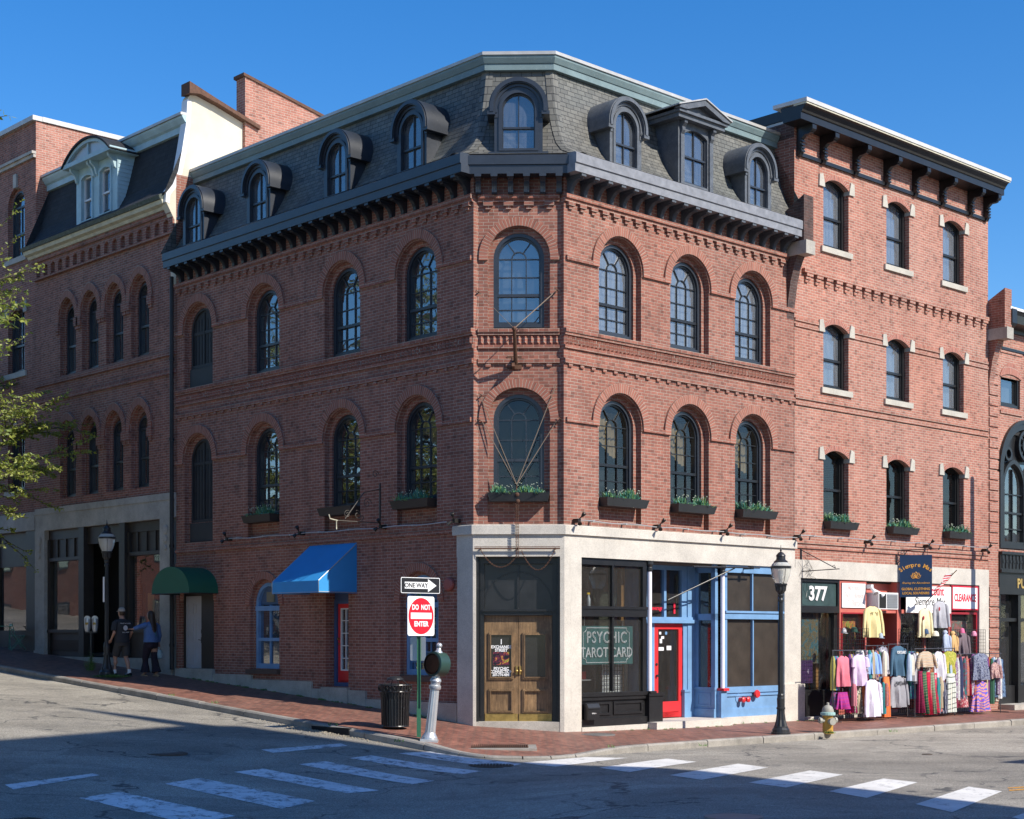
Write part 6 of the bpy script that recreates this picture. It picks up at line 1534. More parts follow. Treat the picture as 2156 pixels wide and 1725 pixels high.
m = MB(); m.tube([(0, -.10, .25), (0, -.17, .25)], [.07, .07], 12); m.tube([(0, -.17, .25), (0, -.21, .25)], [.085, .08], 8); m.build('front_cap', HGR, hy)
# litter bin
lbn = empty('litter_bin', base_at(832, 1534), 'black slatted steel litter bin with domed lid on the corner pavement', 'litter bin')
m = MB()
for k in range(30):
    a = k * 2 * math.pi / 30; c, s_ = math.cos(a), math.sin(a)
    for (r0, z0), (r1, z1) in (((.27, .04), (.285, .60)), ((.285, .60), (.335, .88))):
        m.obox(((r0 + r1) / 2 * c, (r0 + r1) / 2 * s_, (z0 + z1) / 2), (-s_, c, 0), .014, ((r1 - r0) * c, (r1 - r0) * s_, z1 - z0), math.hypot(r1 - r0, z1 - z0) / 2, (c, s_, 0), .005)
m.build('slats', BLK, lbn)
m = MB()
for r_, z in ((.27, .05), (.31, .74), (.335, .87)): m.lathe([(r_ + .006, z - .015), (r_ + .012, z), (r_ + .006, z + .015), (r_ - .01, z + .015), (r_ - .01, z - .015)], n=30)
for k in range(15):
    a = k * 2 * math.pi / 15; m.tube([(math.cos(a) * .335 - math.sin(a) * .045 * math.cos(q), math.sin(a) * .335 + math.cos(a) * .045 * math.cos(q), .80 + .045 * math.sin(q)) for q in [j * math.pi / 4 for j in range(9)]], .006, 4, cap=False)
m.build('ring_band', BLK, lbn)
m = MB(); m.lathe([(.25, .04), (.26, .82), (.24, .82), (.23, .06), (.0001, .06)], n=24); m.build('liner', M_plain('bin_liner', (.02, .02, .02), .4), lbn)
m = MB(); m.lathe([(.17, .98), (.165, 1.0), (.10, 1.04), (.0001, 1.055)], n=20)
for k in range(4): a = k * math.pi / 2 + .4; m.tube([(math.cos(a) * .14, math.sin(a) * .14, .98), (math.cos(a) * .28, math.sin(a) * .28, .86)], .008, 5)
m.build('lid', IRON, lbn)
# sign post
SGR = M_plain('post_green', (.03, .13, .07), .5, var=.2); REFW = M_plain('reflective_white', (.80, .80, .80), .4, var=.03); REFR = M_plain('reflective_red', (.62, .015, .03), .35, var=.05)
sg = empty('sign_post', base_at(882, 1552), 'green channel post carrying ONE WAY and DO NOT ENTER signs at the corner', 'traffic sign')
m = MB(); m.box(-.035, -.025, -.015, .02, -.05, 2.95); m.box(.025, .035, -.015, .02, -.05, 2.95); m.box(-.026, .026, .012, .02, -.05, 2.95); m.box(-.04, .04, -.03, -.016, .0, .55); m.build('post', SGR, sg)
def rrect(w_, h, r, n=6):
    p = []
    for cx, cz, a0 in ((w_ / 2 - r, h / 2 - r, 0), (-w_ / 2 + r, h / 2 - r, 90), (-w_ / 2 + r, -h / 2 + r, 180), (w_ / 2 - r, -h / 2 + r, 270)):
        p += [(cx + r * math.cos(R(a0 + 90 * k / n)), cz + r * math.sin(R(a0 + 90 * k / n))) for k in range(n + 1)]
    return p
BP = WM[sg.name]
M1 = BP @ Matrix.Translation((0, 0, 2.92)) @ Matrix.Rotation(R(38), 4, 'Z') @ Matrix.Translation((0, -.055, 0))
m = MB(); m.prism(rrect(.91, .305, .03), -.003, .003, 'y'); s1 = m.build('one_way_plate', REFW, sg, M1)
m = MB(); m.prism(rrect(.885, .28, .02), -.005, -.0035, 'y'); m.build('black_field', M_plain('sign_black', (.012, .012, .014), .4), s1, M1)
m = MB(); m.prism([(-.37, -.065), (.17, -.065), (.17, -.125), (.37, 0), (.17, .125), (.17, .065), (-.37, .065)], -.0075, -.006, 'y'); m.build('arrow', REFW, s1, M1)
text('sign_lettering', 'ONE WAY', .125, M_plain('sign_black_letter', (.012, .012, .014), .4), s1, M1 @ Matrix.Translation((-.105, -.009, -.004)), ext=.001, bold=.003, sx=.92)
M2 = BP @ Matrix.Translation((0, 0, 2.33)) @ Matrix.Rotation(R(50), 4, 'Z') @ Matrix.Translation((0, -.055, 0))
m = MB(); m.prism(rrect(.75, .76, .05), -.003, .003, 'y'); s2_ = m.build('do_not_enter_plate', REFW, sg, M2)
m = MB(); m.prism([(.35 * math.cos(k * math.pi / 20), .35 * math.sin(k * math.pi / 20)) for k in range(40)], -.006, -.0035, 'y'); m.build('red_disc', REFR, s2_, M2)
m = MB(); m.box(-.29, .29, -.009, -.0065, -.055, .065); m.build('white_bar', REFW, s2_, M2)
text('sign_lettering', 'DO  NOT', .135, REFW, s2_, M2 @ Matrix.Translation((0, -.008, .165)), ext=.001, bold=.005, sx=.88)
text('sign_lettering', 'ENTER', .135, REFW, s2_, M2 @ Matrix.Translation((0, -.008, -.155)), ext=.001, bold=.005, sx=.98)
M3 = BP @ Matrix.Translation((-.02, .03, 1.70)) @ Matrix.Rotation(R(-12), 4, 'Z')
m = MB(); m.prism(rrect(.31, .46, .03), -.003, .003, 'y'); m.build('rear_facing_plate', GALV, sg, M3)
# silver post with green drum
sp = empty('traffic_post', base_at(904, 1560) @ Matrix.Rotation(R(6), 4, 'Y'), 'leaning silver fluted post with a dark green drum and ball finial', 'post')
m = MB(); m.box(-.17, .17, -.17, .17, -.03, .03); m.lathe([(.155, .03), (.15, .07), (.12, .12), (.10, .16)], n=20); m.build('base', STEEL, sp)
m = MB(); m.lathe([(.10, .16), (.085, .98)], n=24, flute=.10); m.lathe([(.10, .98), (.115, 1.0), (.115, 1.05), (.09, 1.07), (.095, 1.12), (.11, 1.14), (.10, 1.18), (.075, 1.2), (.07, 1.30)], n=20); m.build('shaft', STEEL, sp, smooth=True)
DM = WM[sp.name] @ Matrix.Translation((0, 0, 1.46)) @ Matrix.Rotation(R(-42), 4, 'Z')
m = MB(); m.lathe([(.20, -.14), (.235, -.13), (.235, .12), (.20, .14), (.0001, .145)], (0, 0, 0), 28, ax='y'); dr_ = m.build('drum', M_plain('drum_green', (.022, .055, .045), .4, var=.15), sp, DM, smooth=True)
m = MB(); m.lathe([(.20, -.139), (.20, -.165), (.185, -.165), (.18, -.14)], (0, 0, 0), 28, ax='y'); m.lathe([(.18, -.142), (.17, -.148), (.0001, -.149)], (0, 0, 0), 28, ax='y'); m.build('lens', M_plain('dark_lens', (.006, .008, .008), .15), dr_, DM)
m = MB(); m.lathe([(.08, 1.66), (.075, 1.70), (.045, 1.73), (.04, 1.76), (.03, 1.77)], n=16); m.sph((0, 0, 1.815), .055, 14, 10); m.build('finial', STEEL, sp, smooth=True)
# twin parking meter
pk = empty('parking_meter', base_at(192, 1402), 'twin headed grey parking meter on the shaded left pavement', 'parking meter')
m = MB(); m.tube([(0, 0, -.02), (0, 0, .92)], .03, 10); m.box(-.16, .16, -.04, .04, .90, .95); m.build('pole', IRON, pk)
for s_ in (-1, 1):
    m = MB(); x = s_ * .105; rings = []
    for z, wx, wy in ((.94, .06, .05), (1.05, .085, .07), (1.22, .09, .075), (1.30, .09, .07)): rings.append([(x + wx * math.cos(a), wy * math.sin(a), z) for a in [k * math.pi / 8 for k in range(16)]])
    m.loft(rings); m.tube([(x, -.03, 1.29), (x, .03, 1.29)], .088, 16); hd = m.build('meter_head', STEEL, pk, smooth=True)
    m = MB(); m.box(x - .04, x + .04, -.08, -.06, 1.13, 1.19); m.build('label_panel', M_plain('meter_label', (.5, .3, .05), .5), hd, WM[pk.name])

# ================================================================== CAFE FURNITURE at the left edge
MINT = M_plain('mint_paint', (.10, .32, .24), .45, var=.15)
def folding_chair(M, label):
    e = empty('folding_chair', M, label, 'chair', 'mint folding cafe furniture')
    m = MB()
    for k in range(5): m.box(-.2, .2, -.17 + k * .08, -.11 + k * .08, .44, .455)
    m.build('seat', MINT, e)
    m = MB(); m.box(-.2, .2, .20, .215, .74, .80); m.box(-.2, .2, .17, .185, .62, .66); m.build('backrest', MINT, e)
    for s_ in (-1, 1):
        m = MB(); m.tube([(s_ * .2, -.22, 0), (s_ * .2, .12, .45), (s_ * .2, .21, .82)], .011, 6); m.build('leg', MINT, e)
        m = MB(); m.tube([(s_ * .18, .24, 0), (s_ * .18, -.15, .44)], .011, 6); m.build('leg', MINT, e)
    return e
ch1 = folding_chair(base_at(38, 1370, R(118)), 'mint green folding chair at the left edge, facing the table')
tm = base_at(2, 1368, R(20)); tb2 = empty('cafe_table', tm, 'mint green folding table at the far left edge of the pavement', 'table')
m = MB()
for k in range(6): m.box(-.3, .3, -.28 + k * .095, -.20 + k * .095, .70, .72)
m.build('tabletop', MINT, tb2)
for s_ in (-1, 1):
    m = MB(); m.tube([(s_ * .26, -.26, 0), (s_ * .26, .24, .70)], .011, 6); m.build('leg', MINT, tb2); m = MB(); m.tube([(s_ * .24, .26, 0), (s_ * .24, -.24, .70)], .011, 6); m.build('leg', MINT, tb2)
# white pad on the lamp pole
m = MB(); m.box(-.09, -.05, -.05, .05, 1.9, 2.55); o = m.build('lamp_notice', WHITE, None, WM[bpy.data.objects['street_lamp.001'].name]); tag(o, 'narrow white panel strapped to the shaded street lamp', 'panel')

# ================================================================== CLOTHES SHOP FRONT
def gc(x, y, d): return FR.px((2880 + .5565 * x) / 1.781, (1950 + .5565 * y) / 1.781, d)
GM = {}
def cloth(nm, c, kind='plain', c2=None, c3=None, sc_=14):
    if nm in GM: return GM[nm]
    m, n, l, b = nt('fabric_' + nm); co = coords(n)
    if kind == 'plain': col = mixc(n, l, 1, c, ramp(n, l, noise(n, l, co, 5, 3), [(.3, .88), (.7, 1.08)]), 'MULTIPLY')
    elif kind == 'mottle': col = ramp(n, l, noise(n, l, co, sc_, 4, .6, .8), [(.36, c), (.47, c2), (.56, c3 or c2), (.64, c)])
    elif kind == 'dots':
        v = n.new('ShaderNodeTexVoronoi'); v.inputs['Scale'].default_value = sc_ * 2; l.new(co, v.inputs['Vector']); col = ramp(n, l, v.outputs['Distance'], [(.18, c2), (.30, c3 or c), (.42, c)])
    elif kind == 'stripe':
        w_ = n.new('ShaderNodeTexWave'); w_.bands_direction = 'Z' if sc_ > 0 else 'X'; w_.inputs['Scale'].default_value = abs(sc_); w_.inputs['Distortion'].default_value = 3.5; w_.inputs['Detail'].default_value = 3; l.new(co, w_.inputs['Vector']); col = ramp(n, l, w_.outputs['Fac'], [(.2, c), (.45, c2), (.7, c3 or c2), (.9, c)])
    elif kind == 'tiedye':
        w_ = n.new('ShaderNodeTexWave'); w_.wave_type = 'RINGS'; w_.inputs['Scale'].default_value = 3.5; w_.inputs['Distortion'].default_value = 12; w_.inputs['Detail'].default_value = 3; l.new(co, w_.inputs['Vector'])
        col = ramp(n, l, w_.outputs['Fac'], [(0, (.02, .15, .55)), (.25, (.30, .03, .45)), (.45, (.65, .03, .30)), (.62, (.02, .40, .40)), (.8, (.60, .45, .03)), (1, (.7, .1, .35))])
    l.new(col, b.inputs['Base Color']); b.inputs['Roughness'].default_value = .85
    l.new(bump(n, l, noise(n, l, co, 9, 4, .6, 1), .35, .02), b.inputs['Normal'])
    GM[nm] = m; return m
def ell(cx, cy, z, wx, wy, n=28, rip=0, ph=0, k=7):
    return [(cx + wx * math.cos(a) * (1 + rip * .3 * math.sin(k * a + ph)), cy + wy * math.sin(a) * (1 + rip * 1.0 * math.sin(k * a + ph)), z) for a in [2 * math.pi * j / n for j in range(n)]]
HANG = M_plain('hanger_wire', (.35, .35, .36), .3, .8)
def hanger(e, w_):
    m = MB(); m.tube([(-w_ * .35, 0, -.07), (0, 0, .0), (w_ * .35, 0, -.07)], .004, 4); m.tube([(0, 0, 0), (0, 0, .05), (.02, 0, .08), (.0, 0, .10), (-.02, 0, .085)], .003, 4); m.build('hanger', HANG, e)
def shirt(M, w_, h, mat, label, sleeve='long', hood=False, cat='shirt', grp=None, flare=0, mats=None):
    e = empty('hanging_shirt', M, label, cat, grp); m = MB(); ph = random.uniform(0, 6); lo = sleeve == 'long'
    tw = w_ / 2 * (.66 if lo else .78 if sleeve == 'short' else .95)
    rows = [(.0, .34, .03), (-.018, .46, .045), (-.05, .82, .05), (-.075, .97, .05), (-.12, .98, .06), (-.20, .93, .07), (-.28, .95, .075)] + [(-.28 - (h - .28) * q, .95 + .05 * q + flare * q, .075 + .015 * q) for q in (.25, .5, .75, .95, 1.0)]
    m.loft([ell(0, 0, z, tw * a, b_ * (.75 + .25 * w_ / .5), rip=.55 * min(1, max(0, -z - .08) * 2.5), ph=ph + z * 2.2, k=6) for z, a, b_ in rows]); m.build('body', mat, e, smooth=True)
    m = MB(); m.loft([ell(0, -.012, .004, tw * .30, .03, n=14), ell(0, -.03, -.035, tw * .22, .02, n=14)]); m.build('neck_opening', INK, e)
    for s_ in (-1, 1):
        if sleeve == 'none': continue
        L = h * .82 if lo else h * .30; m = MB(); x1 = w_ / 2
        p = [(s_ * tw * .80, -.07, .055, .045), (s_ * (tw * .98 + .012), -.13, .058, .045), (s_ * (tw + (x1 - tw) * .55), -.10 - L * .55, .045, .04), (s_ * (x1 - .03), -.10 - L, .034, .032)]
        if not lo: p = [(s_ * tw * .80, -.07, .055, .045), (s_ * (tw + .01), -.12, .065, .05), (s_ * (x1 - .04), -.08 - L, .065, .05)]
        m.loft([ell(x, -.02 - .01 * k, z, a * min(1.1, w_ / .42), b_, n=14, rip=.2 * (k > 0), ph=ph + k * 2, k=3) for k, (x, z, a, b_) in enumerate(p)]); m.build('sleeve', mats or mat, e, smooth=True)
    if hood: m = MB(); m.sph((0, .03, -.0), .09, 12, 8, 1, .8, .9); m.build('hood', mat, e, smooth=True)
    hanger(e, w_); return e
def skirt(M, w_, h, mat, label, cat='skirt', grp=None, top=.6, k=9):
    e = empty('hanging_' + cat.replace(' ', '_'), M, label, cat, grp); m = MB(); ph = random.uniform(0, 6)
    m.loft([ell(0, 0, -q * h, w_ / 2 * (top + (1 - top) * q ** .7), .045 + .06 * q, n=44, rip=.05 + .5 * q, ph=ph + q, k=k) for q in (0, .06, .2, .4, .6, .8, .96, 1)])
    m.build('body', mat, e, smooth=True)
    m = MB(); m.loft([ell(0, 0, .012, w_ / 2 * top * 1.02, .05), ell(0, 0, -.03, w_ / 2 * top * 1.03, .052)]); m.build('waistband', mat, e); hanger(e, w_ * .9); return e
def trousers(M, w_, h, mat, label):
    e = empty('hanging_trousers', M, label, 'trousers'); m = MB(); m.loft([ell(0, 0, 0, w_ * .42, .05), ell(0, 0, -.25 * h, w_ * .48, .07, rip=.1)]); m.build('body', mat, e, smooth=True)
    for s_ in (-1, 1): m = MB(); m.loft([ell(s_ * w_ * .22, 0, -.2 * h, w_ * .25, .065, rip=.1), ell(s_ * w_ * .24, 0, -.6 * h, w_ * .25, .06, rip=.2), ell(s_ * w_ * .26, 0, -h, w_ * .27, .07, rip=.25)]); m.build('trouser_leg', mat, e, smooth=True)
    hanger(e, w_); return e
def side(M, w_, h, mat, label, grp, dep=.13):
    """a garment seen edge-on on the rail"""
    e = empty('hanging_shirt', M, label, 'shirt', grp); m = MB(); ph = random.uniform(0, 6)
    m.loft([ell(0, 0, -q * h, w_ / 2 * (.4 + .6 * min(1, q * 5)), dep / 2 * (.35 + .65 * min(1, q * 6)), n=24, rip=.08 + .1 * q, ph=ph) for q in (0, .04, .1, .3, .6, .9, 1)]); m.build('body', mat, e, smooth=True); return e
def gar(kind, x0, x1, y0, y1, d, mat, label, **k):
    t0, _ = gc(x0, y0, d); t1, _ = gc(x1, y0, d); z0 = gc((x0 + x1) / 2, y0, d)[1]; z1 = gc((x0 + x1) / 2, y1, d)[1]
    t = (t0 + t1) / 2; M = FR.at(t, z0, d) @ Matrix.Rotation(random.uniform(-.12, .12), 4, 'Z'); w_ = t1 - t0; h = z0 - z1
    if kind in ('long', 'short', 'none'): return shirt(M, w_, h, mat, label, kind, **k)
    if kind in ('skirt', 'dress'): return skirt(M, w_, h, mat, label, kind, **k)
    if kind == 'pants': return trousers(M, w_, h, mat, label)
    return side(M, w_, h, mat, label, k.get('grp'))
C = cloth
cream = C('cream', (.72, .60, .30)); gre = C('heather_grey', (.42, .42, .46))
g1 = gar('long', 632, 768, 582, 792, .45, cream, 'pale yellow sweatshirt hanging left of the shop entrance', cat='sweatshirt')
text('chest_print', 'MAINE', .12, M_plain('print_tan', (.18, .14, .05), .7), g1, WM[g1.name] @ Matrix.Translation((0, -.085, -.19)), ext=.001, sx=.9)
gar('long', 1005, 1100, 597, 792, .45, C('cream2', (.75, .66, .42)), 'cream sweatshirt with red motif hanging below the white banner', cat='sweatshirt')
gar('long', 1106, 1210, 548, 728, .42, gre, 'light grey sweatshirt with red motif under the CLEARANCE board', cat='sweatshirt')
for x, y in ((1052, 660), (1158, 600)):
    t, z = gc(x, y, .56); m = MB(); m.sph((0, 0, 0), .055, 10, 6, .8, .12, 1.1); o = m.build('chest_motif', REDT, bpy.data.objects['hanging_shirt.001' if x == 1052 else 'hanging_shirt.002'], FR.at(t, z, .545))
PG = 'shirts packed edge-on along the clothes rails'
for k, (x0, x1, c) in enumerate(((430, 444, (.55, .50, .12)), (440, 454, (.05, .25, .35)), (450, 464, (.30, .10, .40)), (458, 472, (.10, .45, .42)))): gar('side', x0, x1, 918, 1148, .95, C('rail%d' % k, c), 'tank top edge-on beside the pink one, ' + ('mustard', 'dark teal', 'purple', 'aqua')[k], grp=PG)
gar('none', 462, 548, 915, 1122, 1.05, C('pink', (.70, .18, .24)), 'coral pink tank top on the left rail', cat='tank top')
for k, (x0, x1, c) in enumerate(((543, 556, (.25, .08, .30)), (553, 566, (.65, .55, .15)), (562, 574, (.12, .16, .35)))): gar('side', x0, x1, 905, 1118, .9, C('railb%d' % k, c), ('plum', 'yellow', 'navy')[k] + ' T-shirt edge-on beside the lilac one', grp=PG)
gar('short', 566, 662, 905, 1118, 1.05, C('lilac', (.62, .50, .70)), 'lilac T-shirt on the left rail', cat='T-shirt')
for k, (x0, x1, c) in enumerate(((618, 634, (.60, .55, .50)), (630, 648, (.45, .58, .55)), (644, 660, (.70, .68, .66)), (656, 676, (.55, .52, .45)))): gar('side', x0, x1, 880, 1020, .75, C('railc%d' % k, c), ('beige', 'pale mint', 'white', 'stone')[k] + ' shirt edge-on left of the sky blue top', grp=PG)
gar('long', 664, 752, 886, 1038, .85, C('sky', (.25, .40, .72)), 'sky blue long sleeved top on the left rail', cat='top')
gar('none', 742, 808, 850, 1040, .75, C('florbw', (.65, .65, .68), 'mottle', (.05, .07, .14), (.4, .35, .4), 16), 'black and white floral blouse left of the entrance', cat='blouse', flare=.1)
gar('side', 726, 746, 850, 1010, .70, C('darkblouse', (.05, .04, .06)), 'black blouse edge-on beside the floral one', grp=PG)
gar('skirt', 462, 542, 1165, 1275, 1.05, C('shortsdye', (.35, .02, .20), 'stripe', (.10, .03, .35), (.60, .03, .10), 3), 'purple and red tie dye shorts at the bottom left of the rack', top=.8)
gar('skirt', 428, 468, 1165, 1272, .95, C('shortsdk', (.03, .04, .12), 'mottle', (.3, .02, .1), (.05, .1, .2), 18), 'dark patterned shorts at the far left bottom of the rack', top=.8)
gar('dress', 545, 584, 1140, 1298, .92, C('magenta', (.42, .01, .12)), 'magenta dress beside the black and white trousers', top=.7)
gar('pants', 576, 634, 1128, 1305, 1.0, C('bwpants', (.60, .58, .50), 'mottle', (.03, .03, .03), (.3, .28, .2), 12), 'black and cream patterned trousers on the left rack')
gar('long', 630, 770, 1075, 1325, 1.12, C('white_lav', (.70, .66, .76)), 'white long sleeved cotton shirt low on the left rack', cat='shirt', flare=.1)
gar('skirt', 742, 782, 1060, 1322, .85, C('multi', (.02, .20, .28), 'stripe', (.5, .08, .05), (.05, .1, .3), 5), 'teal and red patterned skirt beside the orange trousers', top=.8)
gar('pants', 772, 816, 1058, 1328, .95, C('orange', (.80, .20, .05), 'stripe', (.65, .10, .03), (.85, .3, .12), -9), 'orange trousers left of the PORTLAND sweatshirts')
g14 = gar('long', 806, 944, 848, 1052, .8, C('slateblue', (.045, .11, .18)), 'slate blue PORTLAND sweatshirt hanging above a grey one', cat='sweatshirt')
text('chest_print', 'PORTLAND', .10, REFW, g14, WM[g14.name] @ Matrix.Translation((0, -.10, -.17)), ext=.001, sx=.85, bold=.002)
m = MB(); m.sph((0, 0, 0), .06, 8, 6, 1.2, .1, 1); m.build('chest_motif', gre, g14, WM[g14.name] @ Matrix.Translation((0, -.09, -.29)))
g15 = gar('long', 802, 944, 1048, 1262, .85, C('grey', (.30, .30, .33)), 'grey PORTLAND sweatshirt below the slate blue one', cat='sweatshirt')
text('chest_print', 'PORTLAND', .13, M_plain('print_black', (.015, .015, .02), .7), g15, WM[g15.name] @ Matrix.Translation((0, -.105, -.20)), ext=.001, sx=.82, bold=.003)
gar('dress', 932, 1002, 888, 1205, .75, C('tealdress', (.01, .14, .17), 'mottle', (.02, .28, .26), (.10, .03, .2), 7), 'long teal dress right of the PORTLAND sweatshirts', top=.6)
gar('long', 988, 1134, 885, 992, 1.0, C('aztec', (.50, .42, .30), 'stripe', (.10, .13, .28), (.60, .30, .08), 4), 'tan jacket with navy and orange bands in the middle of the rack', cat='jacket')
gar('side', 992, 1016, 890, 980, .85, C('tanrail', (.35, .22, .10)), 'brown patterned shirt edge-on beside the tan jacket', grp=PG)
gar('long', 1108, 1188, 885, 1082, .95, C('offwhite', (.62, .60, .66)), 'plain white long shirt in the middle of the rack', cat='shirt', flare=.1)
gar('side', 1172, 1192, 885, 1040, .8, C('maroon', (.22, .02, .06)), 'maroon shirt edge-on beside the olive one', grp=PG)
gar('none', 1184, 1262, 883, 1040, .95, C('olive', (.40, .36, .04), 'mottle', (.25, .30, .03), (.5, .42, .1), 10), 'olive yellow patterned shirt on the right rail', cat='shirt')
gar('long', 1170, 1228, 762, 882, .45, C('paleblue', (.40, .46, .60)), 'small pale blue hoodie in the row of three', hood=True, cat='hoodie')
gar('long', 1224, 1276, 768, 882, .45, C('tan', (.60, .38, .16)), 'small tan hoodie in the row of three', hood=True, cat='hoodie')
gar('long', 1270, 1354, 760, 905, .45, C('mauve', (.16, .12, .14)), 'dark mauve hoodie in the row of three', hood=True, cat='hoodie')
SKG = 'pleated skirts on the middle rail'
for k, (x0, x1, c, c2_) in enumerate(((1010, 1040, (.25, .01, .06), (.10, .0, .03)), (1034, 1066, (.03, .12, .06), (.3, .28, .15)), (1058, 1096, (.50, .01, .05), (.30, .0, .03)), (1088, 1118, (.25, .30, .20), (.03, .10, .05)), (1106, 1138, (.55, .02, .08), (.10, .15, .08)))):
    gar('skirt', x0, x1, 1022 + k * 3, 1312 - abs(k - 2) * 6, .98 + .03 * (k % 2), C('skirt%d' % k, c, 'stripe', c2_, dark(c, 1.2), 2.2), ('maroon', 'dark green', 'crimson', 'sage', 'red and green')[k] + ' pleated skirt on the middle rail', grp=SKG, top=.8)
gar('long', 1130, 1210, 1085, 1302, 1.0, C('navyw', (.015, .02, .05), 'stripe', (.5, .5, .55), (.02, .03, .08), -3), 'navy and white striped jacket low on the rack', cat='jacket')
gar('pants', 1202, 1260, 1035, 1295, 1.05, C('dipdye', (.55, .58, .52), 'stripe', (.03, .05, .03), (.65, .65, .62), 1.1), 'white trousers with dark green dip dye low on the right rack')
gar('dress', 1256, 1338, 925, 1262, .9, C('redfloral', (.62, .48, .46), 'mottle', (.28, .02, .05), (.45, .1, .12), 11), 'long white and maroon floral dress on the right rail', top=.75)
gar('dress', 1330, 1362, 940, 1178, .85, C('crimson', (.45, .01, .05)), 'crimson dress beside the long floral one', top=.7)
gar('dress', 1352, 1392, 938, 1182, .9, C('magred', (.50, .02, .14), 'mottle', (.65, .15, .25), (.4, .01, .08), 15), 'pink red speckled dress left of the navy blouse', top=.7)
gar('skirt', 1376, 1480, 1050, 1290, 1.0, C('rainbow', (0, 0, 0), 'tiedye'), 'long rainbow tie dye skirt at the right end of the rack', top=.55)
gar('none', 1382, 1482, 898, 1078, 1.05, C('navyfl', (.02, .025, .07), 'mottle', (.3, .33, .42), (.03, .04, .12), 24), 'navy blouse with pale speckles above the tie dye skirt', cat='blouse', flare=.1)
gar('side', 1372, 1392, 900, 1060, .85, C('purplegreen', (.20, .03, .30), 'mottle', (.03, .25, .15), (.4, .1, .4), 12), 'purple and green top edge-on beside the navy blouse', grp=PG)
gar('none', 1480, 1582, 928, 1195, .85, C('patchdenim', (.03, .07, .16), 'mottle', (.15, .25, .40), (.02, .03, .08), 8), 'long dark denim patchwork top at the far right end', cat='top', flare=.15)
gar('long', 1496, 1564, 958, 1064, 1.05, C('blushfl', (.50, .28, .24), 'mottle', (.15, .06, .10), (.6, .42, .36), 18), 'small pink floral cardigan in front of the denim patchwork', cat='cardigan')
# more garments packed behind the front row
random.seed(31)
CN = (('ivory', (.66, .62, .52)), ('silver grey', (.45, .45, .48)), ('white', (.68, .67, .66)), ('navy', (.02, .03, .09)), ('wine', (.20, .015, .05)), ('teal', (.02, .20, .22)), ('rose', (.50, .18, .22)), ('sand', (.45, .36, .24)), ('plum', (.16, .03, .18)), ('rust', (.40, .12, .04)), ('forest', (.02, .09, .05)), ('pale blue', (.45, .55, .68)))
for rl, (xa, xb, ya, yb, d, nm) in enumerate(((600, 800, 880, 1060, .80, 'behind the sky blue top'), (560, 800, 1100, 1290, 1.0, 'low behind the white shirt'), (935, 1130, 900, 1080, .90, 'behind the tan jacket'), (1120, 1270, 1060, 1290, .98, 'behind the striped jacket'), (1170, 1400, 925, 1230, .90, 'behind the floral dress'), (1370, 1570, 925, 1215, .92, 'behind the navy blouse'))):
    for k in range(14):
        cn, cc = CN[(k + rl * 5) % 12]; x = xa + (xb - xa) * (k + random.uniform(.1, .9)) / 14
        pat = random.random() < .45; o2 = CN[(k * 5 + rl + 3) % 12][1]
        mt = C('back%d_%d' % (rl, k), cc, 'mottle', o2, dark(cc, .6), random.choice((9, 14, 20))) if pat else C('backp_' + cn, cc)
        gar('side', x - 11, x + 11, ya + random.uniform(-6, 10), yb + random.uniform(-50, 25), d + random.uniform(-.06, .08), mt, ('patterned ' if pat else '') + cn + ' garment edge-on ' + nm, grp=PG)
# hats
def hat(x, y, w_, mat, label, brim=True, d=.55):
    t, z = gc(x, y, d); e = empty('hanging_hat', FR.at(t, z, d), label, 'hat'); m = MB(); m.loft([ell(0, 0, q, w_ * a, w_ * a * .8, n=16) for q, a in ((-.07, 1), (-.02, .98), (.04, .75), (.065, .3))]); m.build('crown', mat, e, smooth=True)
    if brim: m = MB(); m.loft([ell(.0, -w_ * .7, -.075, w_ * .8, w_ * .8, n=16), ell(0, -w_ * .7, -.065, w_ * .8, w_ * .8, n=16)]); m.build('brim', mat, e)
hat(580, 738, .10, C('capgreen', (.01, .05, .035)), 'dark green cap on the grid beside the pale yellow sweatshirt')
hat(512, 745, .07, C('capwhite', (.6, .6, .62)), 'small white cap at the top left of the grid')
hat(760, 778, .07, C('capblue', (.35, .42, .5)), 'pale blue cap beside the shop entrance'); hat(1065, 750, .08, C('capdenim', (.04, .08, .16)), 'denim cap on the cream sweatshirt')
hat(1128, 765, .11, C('bucket', (.72, .68, .58)), 'off white bucket hat left of the pale blue hoodie', False); hat(1308, 745, .08, C('hatpink', (.62, .14, .28)), 'pink hat above the dark mauve hoodie'); hat(1388, 765, .09, C('hatpink2', (.60, .12, .25), 'mottle', (.7, .4, .5), (.4, .05, .2), 20), 'pink speckled hat on the right grid', False)
# wire grids and rails
def wiregrid(x0, x1, y0, y1, d, label):
    t0 = gc(x0, y0, d)[0]; t1 = gc(x1, y0, d)[0]; z0 = gc(x0, y0, d)[1]; z1 = gc(x0, y1, d)[1]; m = MB(); n = int((t1 - t0) / .09)
    for k in range(n + 1): x = t0 + (t1 - t0) * k / n; m.box(x - .004, x + .004, -.004, .004, z1, z0)
    n = int((z0 - z1) / .09)
    for k in range(n + 1): z = z1 + (z0 - z1) * k / n; m.box(t0, t1, .004, .010, z - .004, z + .004)
    o = m.build('wire_grid', IRON, None, FR.at(0, 0, d)); return tag(o, label, 'grid panel')
wiregrid(444, 680, 730, 1345, .62, 'black wire grid panel left of the shop entrance holding tank tops')
wiregrid(880, 1180, 735, 1300, .40, 'black wire grid panel behind the pleated skirts')
wiregrid(1190, 1465, 738, 1305, .40, 'black wire grid panel behind the hoodies and tie dye skirt')
RAILM = M_plain('dull_chrome', (.12, .12, .13), .3, .6)
